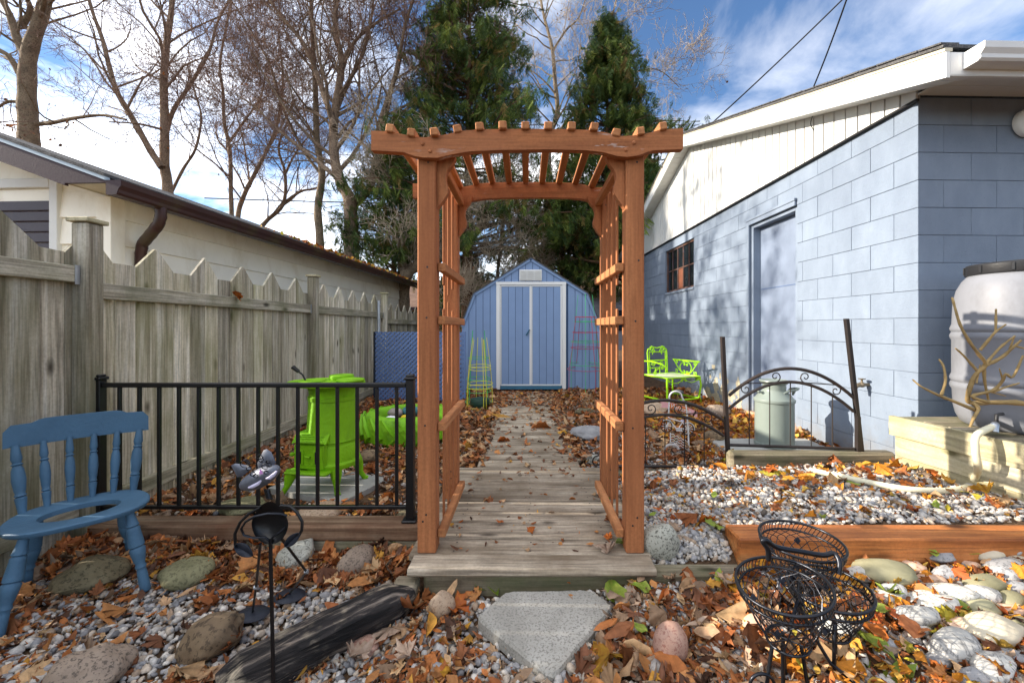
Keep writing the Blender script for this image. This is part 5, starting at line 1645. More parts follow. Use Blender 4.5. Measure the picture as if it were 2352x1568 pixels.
MB().tube([fw(*p, d_) for p, d_ in (((840, 930), -.01), ((760, 905), -.02), ((600, 900), -.028), ((430, 940), -.03), ((310, 1010), -.03), ((255, 1100), -.028), ((290, 1180), -.026), ((400, 1212), -.022), ((560, 1205), -.016), ((600, 1240), -.012), ((630, 1275), -.010), ((660, 1200), -.010), ((740, 1150), -.008), ((820, 1080), -.006))], .0040, 6).build('tail_wire', M['basket'], ct, world=True, smooth=60)
for pts in ([(500, 830), (350, 910), (240, 1020), (175, 1160), (180, 1310)], [(760, 800), (880, 810), (970, 890), (1035, 1010), (1030, 1110), (990, 1190)]):
    MB().tube([fw(*p, -.004) for p in pts], .0050, 7).build('arm', M['black_metal'], ct, world=True, smooth=60)
def leafplate(cx, cy, L_, W_, ang, dy_, m_, name, lift=.012):
    Vv = []; Fv = []; n_ = 12
    ca, sa = math.cos(ang), math.sin(ang)
    for i in range(n_ + 1):
        t = i / n_; w_ = W_ * math.sin(PI * t) ** .7 * (1 - .25 * t)
        for q in (-1, 0, 1):
            lx, ly = (t - .5) * L_, q * w_
            Vv.append(fw(cx + lx * ca - ly * sa, cy + lx * sa + ly * ca, dy_ + (lift if q == 0 else 0)))
    for i in range(n_):
        for q in range(2):
            Fv.append((i * 3 + q, i * 3 + q + 1, (i + 1) * 3 + q + 1, (i + 1) * 3 + q))
    o_ = MB().add(Vv, Fv).build(name, m_, ct, world=True, smooth=60)
    md = o_.modifiers.new('thickness', 'SOLIDIFY'); md.thickness = .0025
    return o_
leafplate(285, 1375, 260, 92, R(30), -.01, M['cat_dark'], 'hand')
leafplate(905, 1240, 250, 62, R(-42), -.01, M['cat_dark'], 'hand')
# legs run back to round feet resting on the gravel
for (x0_, y0_, kx, ky, fx, fy, fx2, fy2) in ((500, 1290, 455, 1560, 440, 1770, 430, 1800), (770, 1225, 860, 1520, 850, 1740, 840, 1600)):
    a = fw(x0_, y0_, .01); kn = fw(kx, ky, .10)
    u_, v__ = ((505, 1405) if x0_ == 500 else (0, 0)), 0
for (hip, knee, foot) in (((500, 1290), (588, 1348), (580, 1428)), ((770, 1225), (704, 1312), (665, 1385))):
    pa = fw(*hip, .012); pf = on(*foot); pf.z += .045
    pk_ = px(*knee, FY + .16)
    MB().tube([pa, pk_, pf], .0045, 7).build('leg', M['black_metal'], ct, world=True, smooth=60)
    MB().tube([pk_ + Vector((-.006, 0, 0)), pk_ + Vector((.006, 0, 0))], .008, 8).build('knee_joint', M['galv'], ct, world=True, smooth=60)
    MB().lathe([(0, -.004), (.066, -.008), (.070, -.004), (.060, .004), (.03, .010), (0, .013)], 28, (pf.x, pf.y, pf.z - .006), sx=1, sy=.8).build('foot', M['cat_dark'], ct, world=True, smooth=50)
# spring neck
MB().tube([fw(618 + 40 * math.cos(t) - t * .6, 720 - t * 2.1, .012 + .008 * math.sin(t)) for t in [i * .55 for i in range(110)]], .0016, 5).build('neck_spring', M['basket'], ct, world=True, smooth=60)
# head
hd = MB()
hc = fw(485, 430, .0)
Vv = []; Fv = []
tilt = R(-27)
no, ni = 40, 7
rings_ = [(.15, -.030), (.5, -.026), (.8, -.016), (.97, -.004), (1.0, .006), (.9, .022), (.5, .032)]
cx_, cy_ = 490, 440
Vv.append(fw(cx_, cy_, -.031))
for (kk, dy_) in rings_:
    for i in range(no):
        a = 2 * PI * i / no
        lx = 292 * math.cos(a) * kk; ly = -118 * math.sin(a) * kk * (1.12 if math.sin(a) < 0 else .9)
        Vv.append(fw(cx_ + lx * math.cos(tilt) - ly * math.sin(tilt), cy_ + lx * math.sin(tilt) + ly * math.cos(tilt), dy_))
Vv.append(fw(cx_, cy_, .034))
for i in range(no): Fv.append((0, 1 + i, 1 + (i + 1) % no))
for rr in range(len(rings_) - 1):
    for i in range(no):
        j = (i + 1) % no; Fv.append((1 + rr * no + i, 1 + (rr + 1) * no + i, 1 + (rr + 1) * no + j, 1 + rr * no + j))
for i in range(no): Fv.append((len(Vv) - 1, 1 + (len(rings_) - 1) * no + (i + 1) % no, 1 + (len(rings_) - 1) * no + i))
head = MB().add(Vv, Fv).build('head', M['cat'], ct, world=True, smooth=50)
for tri in (((125, 290), (205, 440), (255, 440), (390, 340), (330, 285), (180, 265)), ((580, 80), (540, 100), (460, 260), (470, 330), (640, 330), (700, 250), (640, 120))):
    cxx = sum(p[0] for p in tri) / len(tri); cyy = sum(p[1] for p in tri) / len(tri)
    Vv = [fw(*p, .004) for p in tri] + [fw(cxx, cyy, -.016)] + [fw(cxx, cyy, .016)]
    k_ = len(tri)
    Fv = [(i, (i + 1) % k_, k_) for i in range(k_)] + [((i + 1) % k_, i, k_ + 1) for i in range(k_)]
    MB().add(Vv, Fv).build('ear', M['cat'], head, world=True, smooth=70)
for pts in ([(345, 575), (400, 560), (470, 525), (510, 485)], [(570, 460), (620, 450), (670, 410), (710, 365)]):
    MB().tube([fw(*p, -.030) for p in pts], [.003, .006, .006, .003], 8, flat=.6).build('grin', M['paleblue'], head, world=True, smooth=60)
nz_ = [(500 + (30 if i % 2 else 13) * math.cos(PI * i / 5), 380 + (36 if i % 2 else 16) * math.sin(PI * i / 5)) for i in range(10)]
MB().prism([fw(*p, -.036) for p in nz_], (0, .005, 0)).build('nose', M['pinkviolet'], head, world=True)
for (cx0, cy0, r_, tn) in ((300, 270, 70, 1.4), (350, 330, 40, 1.2), (490, 180, 45, 1.3), (510, 215, 40, 1.1), (610, 280, 40, 1.3), (600, 250, 30, 1.5), (400, 400, 40, 1.2), (570, 380, 32, 1.2), (560, 300, 50, 1.0), (440, 420, 34, 1.0)):
    MB().tube([fw(cx0 + r_ * (1 - .4 * t) * math.cos(t * tn * 6.28 + cx0), cy0 + r_ * (1 - .4 * t) * .8 * math.sin(t * tn * 6.28 + cx0), -.034 - .012 * t) for t in [i / 20 for i in range(21)]], .0014, 5).build('whisker_wire', M['basket'], head, world=True, smooth=60)

# ================================================================== wire bicycle planter with three baskets
wb = thing('wire_basket_planter', 'black wire tricycle planter with three open baskets beside the cobbles', 'planter', (.92, 1.32, gz(.92, 1.32)))
def wire_basket(cx_, cy_, cz_, r_, depth, tilt, tx, par):
    Mx = Matrix.Translation((cx_, cy_, cz_)) @ Matrix.Rotation(tilt, 4, 'Y') @ Matrix.Rotation(tx, 4, 'X')
    o = MB()
    for (rr, zz_, th) in ((r_, 0, .0050), (r_ * .955, -.030, .0038)):
        o.tube([(rr * math.cos(2 * PI * i / 44), rr * math.sin(2 * PI * i / 44), zz_) for i in range(44)], th, 7, closed=True, M=Mx)
    bo = o.build('basket_rim', M['basket'], par, world=True, smooth=60)
    lo_ = MB(); nl = 62
    for i in range(nl):       # coiled loops between the two rims
        a = 2 * PI * i / nl; a2 = a + .05
        lo_.tube([(r_ * math.cos(a), r_ * math.sin(a), -.003), (r_ * 1.0 * math.cos(a2), r_ * 1.0 * math.sin(a2), -.018), (r_ * .955 * math.cos(a + .09), r_ * .955 * math.sin(a + .09), -.030)], .0018, 4, M=Mx)
    lo_.build('rim_coil', M['basket'], bo, world=True, smooth=60)
    ms = MB(); nw = 20
    prof = [(.955, -.030), (.86, -.30), (.70, -.62), (.46, -1.0)]
    for s_ in (-1, 1):
        for i in range(nw):
            a = 2 * PI * i / nw
            pts = []
            for q, (k_, z_) in enumerate(prof):
                an = a + s_ * q * .42; zz_ = -.030 if q == 0 else z_ * depth
                pts.append((r_ * k_ * math.cos(an), r_ * k_ * math.sin(an), zz_))
            ms.tube(pts, .0015, 5, M=Mx)
    ms.build('mesh_wires', M['basket'], bo, world=True, smooth=60)
    bt = MB(); rb = r_ * .46
    bt.tube([(rb * math.cos(2 * PI * i / 28), rb * math.sin(2 * PI * i / 28), -depth) for i in range(28)], .0045, 6, closed=True, M=Mx)
    for i in range(4):
        a = PI * i / 4
        bt.tube([(rb * math.cos(a), rb * math.sin(a), -depth), (-rb * math.cos(a), -rb * math.sin(a), -depth)], .0022, 5, M=Mx)
    bt.build('basket_bottom', M['basket'], bo, world=True, smooth=60)
    for i in range(3):        # little tin leaves wired inside
        a = 1.2 + i * 1.3
        p = Mx @ Vector((r_ * .78 * math.cos(a), r_ * .78 * math.sin(a), -.06 - .02 * i))
        MB().add([p, p + Vector((.018, .004, .012)), p + Vector((.03, 0, -.002)), p + Vector((.016, -.003, -.016))], [(0, 1, 2, 3)]).build('tin_leaf', M['cat_dark'], bo, world=True)
    return Mx
B1 = (.795, 1.27, .455); B2 = (1.02, 1.52, .463); B3 = (1.02, 1.38, .375)
wire_basket(*B1, .130, .185, R(-8), R(4), wb)
wire_basket(*B2, .136, .17, R(0), R(3), wb)
wire_basket(*B3, .12, .15, R(-4), R(3), wb)
r_ = .0058
gb = gz(.9, 1.3) + .004
for (pts, nm) in (
    ([(.795, 1.27, .27), (.80, 1.275, .15), (.80, 1.28, gb)], 'frame_tube'),
    ([(.75, 1.25, .275), (.73, 1.24, .18), (.715, 1.235, gb)], 'leg'),
    ([(.84, 1.25, .275), (.85, 1.24, .18), (.865, 1.235, gb)], 'leg'),
    ([(.82, 1.31, .275), (.84, 1.33, .15), (.85, 1.34, gb)], 'leg'),
    ([(1.02, 1.52, .295), (1.02, 1.53, .2), (1.02, 1.54, gb)], 'frame_tube'),
    ([(.83, 1.29, .30), (.90, 1.36, .34), (.96, 1.44, .36), (1.0, 1.5, .33)], 'frame_tube'),
    ([(.90, 1.36, .34), (.93, 1.34, .26), (.98, 1.32, .17), (1.05, 1.28, .12), (1.14, 1.24, gb)], 'frame_tube'),
    ([(.98, 1.38, .2), (1.02, 1.40, .15), (1.06, 1.42, gb)], 'leg')):
    Q = [Vector(p) for p in pts]
    MB().tube(Q, r_, 8).build(nm, M['basket'], wb, world=True, smooth=60)
MB().tube([(.705 + p[0], 1.235, gb + .055 + p[2]) for p in spiral(0, 0, .045, R(0), 1.2, 1)], .005, 7).build('scroll_foot', M['basket'], wb, world=True, smooth=60)
hb = [px(1765, 1285, 1.36), px(1764, 1262, 1.36), px(1752, 1243, 1.36), px(1760, 1240, 1.36), px(1785, 1256, 1.37), px(1840, 1266, 1.38), px(1890, 1274, 1.38), px(1915, 1270, 1.38), px(1928, 1290, 1.36), px(1926, 1318, 1.35)]
hb_s = []
for i in range(len(hb) - 1):
    for q in range(4):
        t = q / 4
        p0_, p1_, p2_, p3_ = hb[max(i - 1, 0)], hb[i], hb[i + 1], hb[min(i + 2, len(hb) - 1)]
        hb_s.append(.5 * ((2 * p1_) + (p2_ - p0_) * t + (2 * p0_ - 5 * p1_ + 4 * p2_ - p3_) * t * t + (3 * p1_ - p0_ - 3 * p2_ + p3_) * t ** 3))
hb_s.append(hb[-1])
MB().tube(hb_s, .0085, 9).build('handlebar', M['basket'], wb, world=True, smooth=60)
for (cx0, cy0, rr) in ((1.01, 1.34, .085),):
    mbw = MB(); mbw.tube([(cx0 + .25 * rr * math.cos(t), cy0 + .3 * rr * math.cos(t), gb + rr + rr * math.sin(t)) for t in [2 * PI * i / 30 for i in range(30)]], .006, 7, closed=True)
    wo = mbw.build('wheel', M['basket'], wb, world=True, smooth=60)
    sp_ = MB()
    for i in range(5):
        t = PI * i / 5
        sp_.tube([(cx0 + .25 * rr * math.cos(t), cy0 + .3 * rr * math.cos(t), gb + rr + rr * math.sin(t)), (cx0 - .25 * rr * math.cos(t), cy0 - .3 * rr * math.cos(t), gb + rr - rr * math.sin(t))], .0022, 5)
    sp_.build('spokes', M['basket'], wo, world=True)

# ================================================================== planter platform, rain barrel, hose, shrub
pl = thing('planter_platform', 'pale new pine platform box against the shaded blue wall', 'platform', (3.1, 2.5, .26))
PA, PB = Vector((2.66, 2.95)), Vector((2.80, 1.55))
dirp = (PB - PA).normalized(); nrp = Vector((dirp.y, -dirp.x))
if nrp.x > 0: nrp = -nrp
def side_board(z0_, z1_, s0, s1, t=.036, shift=0):
    a = PA + dirp * s0; b = PA + dirp * s1
    q = [Vector((*(a + nrp * shift), z0_)), Vector((*(b + nrp * shift), z0_)), Vector((*(b + nrp * (shift - t)), z0_)), Vector((*(a + nrp * (shift - t)), z0_))]
    MB().prism(q, (0, 0, z1_ - z0_)).build('side_board', M['pine_y'], pl, world=True)
side_board(.475, .610, -.03, 1.4, shift=.02)
side_board(.335, .472, .0, 1.4)
side_board(.24, .332, .0, 1.4)
s_ = .02; i = 0
while s_ < 1.38:
    a = PA + dirp * s_
    MB().cbox((0, -.142, .575), (1.0, 0, .608), .004, Matrix.Translation((a.x + (.02 if i % 3 else -.0), a.y, .005))).build('deck_board', M['timber_x'], pl, world=True)
    s_ += .148; i += 1
B('back_board', M['pine_y'], pl, (2.705, 2.955, .27), (3.6, 2.99, .57), .004, world=True)
PTZ = .616
rb = thing('rain_barrel', 'grey plastic rain barrel with black screw lid on the pine platform', 'barrel', (3.12, 2.60, PTZ))
MB().lathe([(0, 0), (.235, 0), (.255, .015), (.275, .06), (.287, .12), (.291, .22), (.300, .235), (.303, .25), (.300, .265), (.293, .275), (.300, .285), (.303, .30), (.298, .315), (.293, .33), (.293, .55), (.300, .565), (.303, .58), (.298, .595), (.293, .605), (.300, .615), (.302, .63), (.296, .645), (.292, .66), (.287, .80), (.272, .88), (.245, .94), (.225, .965), (.212, .985), (0, .985)], 64).build('body', M['barrel'], rb, smooth=35)
lid = MB(); lid.lathe([(.218, .972), (.232, .975), (.234, .98), (.234, 1.03), (.226, 1.04), (.205, 1.043), (.20, 1.030), (0, 1.028)], 64)
lo_ = lid.build('lid', M['black_plastic'], rb, smooth=35)
for i in range(10):
    a = 2 * PI * i / 10
    MB().cbox((.234, -.008, .982), (.240, .008, 1.03), .002, Matrix.Rotation(a, 4, 'Z')).build('lid_rib', M['black_plastic'], lo_)
# spigot and hose fitting
ap = Vector((-.27, -.12, .06))
sg_ = MB(); sg_.tube([ap, ap + Vector((-.05, -.04, .005)), ap + Vector((-.09, -.07, .0))], .016, 10)
so_ = sg_.build('spigot', M['black_plastic'], rb, smooth=50)
MB().tube([ap + Vector((-.055, -.045, .012)), ap + Vector((-.058, -.05, .055)), ap + Vector((-.02, -.05, .062))], .010, 8).build('lever', M['black_plastic'], so_, smooth=50)
hs_w = WM[rb] @ (ap + Vector((-.09, -.07, 0)))
pts = [hs_w, hs_w + Vector((-.05, -.04, .004)), px(2243, 1000, 2.34), px(2241, 1040, 2.33), px(2246, 1075, 2.36)]
hz = gz(2.4, 2.5) + .034
for (u_, v__) in ((2232, 1110), (2205, 1123), (2150, 1127), (2070, 1121), (1980, 1104), (1900, 1087), (1858, 1079)):
    q = pz(u_, v__, hz); pts.append(q)
def cat(P, n=6):
    out = []
    for i in range(len(P) - 1):
        p0_, p1_, p2_, p3_ = P[max(i - 1, 0)], P[i], P[i + 1], P[min(i + 2, len(P) - 1)]
        for q in range(n):
            t = q / n
            out.append(.5 * ((2 * p1_) + (p2_ - p0_) * t + (2 * p0_ - 5 * p1_ + 4 * p2_ - p3_) * t * t + (3 * p1_ - p0_ - 3 * p2_ + p3_) * t ** 3))
    return out + [P[-1]]
ho = thing('garden_hose', 'pale corrugated hose running from the rain barrel tap across the gravel', 'hose', (2.4, 2.45, .25))
cp_ = cat(pts[1:], 14)
MB().tube(cp_, [.0175 + (.0014 if i % 2 else 0) for i in range(len(cp_))], 10).build('hose_tube', M['hose'], ho, world=True, smooth=60)
MB().tube([pts[0], pts[1] + Vector((-.01, -.008, 0)), pts[1] + Vector((-.018, -.014, -.03))], .020, 10).build('elbow_fitting', M['galv'], ho, world=True, smooth=60)

sb = thing('bare_shrub', 'bare ochre-barked shrub with stubby branches in front of the rain barrel', 'shrub', (2.95, 2.10, .60))
def Z8(a, b): return (1881.6 + .42 * a, 564.5 + .42 * b)
SBR = [([(1330,1060),(1240,930),(1120,862),(930,856),(835,858),(812,825),(850,710),(910,650),(870,590),(820,520),(770,430),(735,310),(727,285)], .013, .004),
 ([(910,650),(960,630),(1010,600),(1060,555),(1105,515)], .009, .004), ([(880,570),(930,510),(965,470),(1020,430)], .007, .003), ([(965,470),(967,345)], .005, .0035),
 ([(870,690),(790,600),(745,560)], .006, .003), ([(860,900),(700,835),(660,820),(560,770),(510,730)], .008, .003), ([(668,815),(690,740),(680,660),(655,620)], .006, .004),
 ([(930,856),(835,822),(950,790),(1000,740),(1020,700),(1060,715),(1115,600)], .008, .004), ([(835,858),(870,890),(845,940),(825,990)], .009, .005),
 ([(900,650),(905,740),(925,840)], .007, .004), ([(950,800),(1020,772),(1095,750)], .005, .003), ([(1040,570),(1065,500)], .004, .003), ([(915,640),(985,560),(1060,500),(1070,495)], .006, .003), ([(940,800),(1000,815),(1020,820)], .003, .002), ([(1000,720),(985,670)], .004, .002), ([(860,750),(880,650)], .004, .002), ([(1120,560),(1060,545)], .004, .003)]
for bi, (pp, r0, r1) in enumerate(SBR):
    q = [px(*Z8(a, b), 2.12 + .05 * math.sin(bi * 2.1 + i * .5) * min(1, i / 3)) for i, (a, b) in enumerate(pp)]
    cs = cat(q, 4)
    MB().tube(cs, [1.15 * (r0 + (r1 - r0) * i / (len(cs) - 1)) * (1 + .20 * math.sin(i * 2.3 + bi) * math.sin(i * .9)) for i in range(len(cs))], 8).build('trunk' if bi == 0 else 'branch', M['shrub'], sb, world=True, smooth=60)

# ================================================================== overhead cables
def cable(label, pts, r=.006, sag=.0):
    a = [Vector(p) for p in pts]
    o = MB().tube(a, r, 6).build('cable', M['wire'], None, smooth=60)
    tag(o, label, 'cable', 'overhead cables'); return o
def catn(a, b, sag, n=18):
    a, b = Vector(a), Vector(b)
    return [a.lerp(b, i / n) - Vector((0, 0, sag * 4 * (i / n) * (1 - i / n))) for i in range(n + 1)]
cable('black cable sloping down across the blue sky to behind the arbor', catn(px(1995, -60, 6.4), px(1520, 385, 7.6), .06), .012)
cable('thin black service cable dropping to the white fascia of the blue building', catn(px(1965, -60, 2.9), px(1851, 240, 4.05), .04) , .006)
cable('looped end of the service cable hanging from the fascia', cat([px(1851, 240, 4.06), px(1866, 232, 4.02), px(1872, 250, 4.02), px(1862, 285, 4.02), px(1880, 305, 4.04), px(1915, 300, 4.02), px(1938, 285, 3.95)], 5), .004)
cable('level cable crossing behind the bare trees at roof height', catn(px(470, 455, 16), px(1500, 470, 16), .1), .022)

# ================================================================== rocks
RK = {
 'olive': stone('olive_rock', c(92,84,62), c(138,126,98), c(74,68,50), 7, 60, .85),
 'green': stone('green_rock', c(104,102,74), c(146,142,108), c(90,88,64), 6, 70, .8, bump=.4),
 'speck': stone('speckled_granite', c(146,146,134), c(180,180,168), c(74,72,66), 8, 95, .8),
 'granite': stone('brown_granite', c(120,104,90), c(170,152,134), c(84,74,66), 5, 80, .75),
 'brown': stone('brown_rock', c(96,80,62), c(140,120,94), c(72,60,48), 5, 40, .85),
 'pink': stone('pink_granite', c(166,128,110), c(198,164,146), c(150,104,90), 6, 90, .8),
 'tan': stone('tan_rock', c(164,138,112), c(196,174,150), c(140,116,94), 6, 80, .85),
 'greygreen': stone('grey_green_rock', c(128,134,118), c(172,176,160), c(104,110,92), 6, 60, .85),
 'grey': stone('grey_rock', c(124,124,126), c(172,172,172), None, 6, 60, .85),
 'white': stone('white_cobble', c(172,169,160), c(206,203,194), c(138,136,128), 6, 60, .75, bump=.3),
 'veined': stone('veined_cobble', c(164,162,156), c(200,198,192), None, 6, 60, .75, veins=c(88,88,90), bump=.4),
 'cream': stone('cream_cobble', c(174,162,138), c(204,194,172), None, 5, 60, .75, bump=.3),
 'cgrey': stone('grey_cobble', c(126,126,128), c(166,166,166), c(106,106,108), 6, 60, .75, bump=.3),
 'colive': stone('olive_cobble', c(120,116,88), c(156,152,124), None, 5, 60, .75, bump=.3),
 'cpink': stone('pink_cobble', c(186,150,124), c(214,184,160), None, 5, 60, .75, bump=.3),
}
RSEED = [0]
def rock(u, v_, w, h, m_, label, depth=.9, ang=0, sub=4, nz=.17, sink=.34, cuts=9, group=None, name='rock', flat=None, cat_='rock'):
    """a stone whose silhouette is centred at survey px (u, v), w x h px, resting on the ground"""
    RSEED[0] += 1
    p = on(u, v_ + h * .36)
    s = p.y / 940
    rx = w * s / 2; rz = h * s / 2 * (flat or .80); ry = rx * depth
    if nz < .09: cuts = 2; sub = 3
    rot = Euler((random.uniform(-.12, .12), ang, random.uniform(-.5, .5))).to_matrix()
    o = MB().ball((p.x, p.y + ry * .25, p.z + rz * (1 - sink) + .006), (rx, ry, rz), sub, nz=nz, seed=RSEED[0], fr=1.35, rot=rot, cuts=cuts).build(name, RK[m_], None, smooth=40 if cuts > 5 else 70)
    tag(o, label, cat_, group)
    return o
G1 = 'rocks set around the yard'
rock(190, 1322, 142, 78, 'olive', 'flat olive brown rock under the blue chair', group=G1)
rock(418, 1318, 114, 70, 'green', 'smooth green oval rock beside the blue chair leg', nz=.05, group=G1)
rock(672, 1278, 96, 80, 'speck', 'speckled white and grey rock behind the cat stake', ang=-.5, group=G1)
rock(815, 1292, 102, 76, 'granite', 'smooth brown-grey granite rock left of the step', nz=.06, ang=-.3, group=G1)
rock(478, 1468, 142, 118, 'brown', 'large rough brown rock in the front gravel', ang=-.35, group=G1)
rock(185, 1548, 160, 120, 'granite', 'coarse grey rock at the bottom left corner', group=G1)
rock(1010, 1392, 66, 84, 'tan', 'stubby pinkish tan rock left of the home plate paver', nz=.10, depth=.9, group=G1)
rock(832, 1490, 74, 46, 'pink', 'small pinkish grey rock beside the charred log', group=G1)
rock(1519, 1245, 86, 100, 'speck', 'upright speckled granite rock against the right arbor post', nz=.06, ang=.35, flat=.95, depth=.75, group=G1)
rock(1543, 1482, 78, 112, 'pink', 'upright pink granite rock right of the home plate paver', nz=.07, ang=.2, flat=.9, group=G1)
rock(2105, 1060, 66, 52, 'greygreen', 'round grey-green rock on the gravel near the pine platform', nz=.08, group=G1)
rock(545, 1165, 100, 50, 'green', 'mossy green rock showing below the railing', group=G1)
rock(732, 1178, 100, 42, 'tan', 'tan rock showing below the railing near the slab', group=G1)
rock(845, 1048, 46, 36, 'brown', 'brown rock in front of the tyre planter', group=G1)
rock(1343, 946, 48, 28, 'olive', 'brown rock right of the boardwalk near the shed', group=G1)
rock(1352, 995, 84, 44, 'grey', 'grey rock right of the boardwalk by the arbor', group=G1)
rock(1362, 1056, 30, 34, 'speck', 'pale rock at the foot of the iron fence end post', group=G1)
rock(1500, 936, 80, 44, 'tan', 'tan boulder behind the Welcome sign', group=G1)
rock(1652, 943, 52, 44, 'granite', 'angular granite rock left of the milk can', group=G1)
rock(1642, 1002, 48, 38, 'brown', 'round brown rock right of the Welcome sign', nz=.07, group=G1)
rock(1556, 902, 34, 24, 'grey', 'grey rock under the green iron armchair', group=G1)
rock(1604, 914, 22, 18, 'grey', 'small grey rock beside the green armchair leg', group=G1)
rock(1100, 993, 40, 20, 'tan', 'flat tan rock left of the boardwalk', group=G1)
rock(930, 1182, 44, 22, 'olive', 'olive rock at the foot of the railing by the arbor', group=G1)
# river cobbles in the sunny corner
COB = [(1290,765,400,220,30,'colive','large olive cobble beside the wire planter'),(1440,720,190,110,40,'cpink','pinkish tan cobble above the large olive one'),(1640,640,210,120,35,'cgrey','grey cobble under green leaves near the cedar beam'),(2030,620,240,130,30,'cream','cream cobble against the cedar beam'),(2180,595,170,90,20,'cgrey','grey cobble at the beam near the right edge'),(2225,665,150,100,0,'cream','pale cobble at the right edge below the beam'),(2170,740,330,150,25,'cgrey','broad grey cobble at the right edge'),(2030,735,90,50,0,'white','tiny white cobble left of the broad grey one'),(2140,775,120,76,30,'white','small white cobble in front of the broad grey one'),(2010,840,270,140,35,'colive','grey-olive cobble in the middle of the right edge group'),(2205,865,200,90,35,'cgrey','long grey cobble at the right edge'),(1310,925,260,140,30,'veined','pale veined cobble touching the wire planter'),(1430,945,170,90,30,'cream','cream cobble between the veined and the long white one'),(1620,985,380,150,28,'white','long white cobble in the middle of the group'),(1740,915,330,150,30,'white','broad white cobble behind the long white one'),(1720,775,220,110,35,'cgrey','grey cobble left of the olive one'),(1620,825,200,100,20,'cpink','tan cobble behind the broad white one'),(1960,935,290,150,25,'veined','speckled white cobble right of the broad white one'),(1500,1085,300,200,40,'veined','veined cobble below the long white one'),(1990,1025,220,120,25,'colive','olive cobble below the speckled white one'),(2205,965,220,120,20,'colive','olive grey cobble at the right edge'),(2190,1045,200,90,30,'cpink','tan cobble at the right edge'),(2080,1195,430,250,30,'cream','largest cream cobble near the right edge'),(1850,1175,300,150,30,'cpink','pink tan cobble left of the largest cream one'),(1780,1310,400,220,35,'veined','large veined grey cobble below the pink tan one'),(2090,1485,360,200,30,'veined','large veined cobble at the bottom right corner'),(2190,1400,250,110,30,'cgrey','grey cobble above the bottom right corner'),(1080,775,210,130,40,'white','white cobble seen through the wire planter'),(320,1150,220,190,30,'cpink','pink cobble seen through the front wire basket'),(900,1185,260,180,40,'veined','pale cobble behind the stem of the wire planter'),(1535,865,130,70,20,'colive','small olive cobble above the long white one'),(1760,1420,160,80,40,'cgrey','small grey cobble left of the bottom right corner'),(1880,700,120,80,20,'cpink','small tan cobble near the beam among leaves'),(2260,1140,140,110,30,'colive','olive cobble cut by the right edge'),(1940,1570,260,140,30,'cgrey','grey cobble at the bottom edge')]
for (a, b, w_, h_, an, m_, lb) in COB:
    rock(1646.4 + .31015 * a, 1081.9 + .31015 * b, w_ * .325, h_ * .34, m_, lb, depth=.62, ang=R(-an * .25), sub=3, nz=.12, sink=-.05, cuts=3, group='river cobbles in the right corner', name='cobble', flat=.62, cat_='cobble')

# ================================================================== single leaves that stand out
LG = 'fallen leaves lying singly'
def leaf_mesh(tpl, sub_name):
    V, F = tpl
    me = bpy.data.meshes.new(sub_name)
    me.from_pydata([tuple(p) for p in V], [], [tuple(int(i) for i in f) for f in F])
    me.shade_smooth()
    return me
def leaf_mat(name, col, col2):
    k = NT(name)
    v = k.coord()
    f = k.noise(v, 5, 5, .6)
    cc = k.objvar(k.ramp(f, [(.35, col), (.65, col2)]), .8, 1.15)
    tr = k.node('ShaderNodeBsdfTranslucent'); k.link(cc, tr.inputs['Color'])
    m = k.done(cc, .6)
    mx = k.node('ShaderNodeMixShader'); mx.inputs[0].default_value = .25
    k.link(k.b.outputs[0], mx.inputs[1]); k.link(tr.outputs[0], mx.inputs[2]); k.link(mx.outputs[0], k.n['Material Output'].inputs['Surface'])
    return m
LM = {'orange': leaf_mat('leaf_orange', c(206,120,44), c(178,88,40)), 'brown': leaf_mat('leaf_brown', c(150,86,48), c(184,116,70)), 'yellow': leaf_mat('leaf_yellow', c(216,170,58), c(196,134,48)), 'green': leaf_mat('leaf_green', c(122,150,50), c(158,166,74)), 'pale': leaf_mat('leaf_pale', c(190,160,136), c(214,190,168))}
LMESH = {}
def big_leaf(u, v_, size, colr, label, kind='maple', z=None, tilt=.25):
    tpls = {'maple': T_MAPLE, 'oval': T_OVAL, 'heart': T_HEART, 'narrow': T_NARROW}[kind]
    q = random.randrange(len(tpls))
    key = (kind, q, colr)
    if key not in LMESH:
        LMESH[key] = leaf_mesh(tpls[q], kind + '_leaf'); LMESH[key].materials.append(LM[colr])
    p = on(u, v_) if z is None else pz(u, v_, z)
    o = bpy.data.objects.new('fallen_leaf', LMESH[key]); COL.objects.link(o)
    o.location = (p.x, p.y, p.z + (.035 if z is None else size * .12))
    o.rotation_euler = (random.gauss(0, tilt), random.gauss(0, tilt), random.uniform(0, 2 * PI))
    o.scale = (size, size * random.uniform(.8, 1), size)
    tag(o, label, 'leaf', LG)
DK = .166
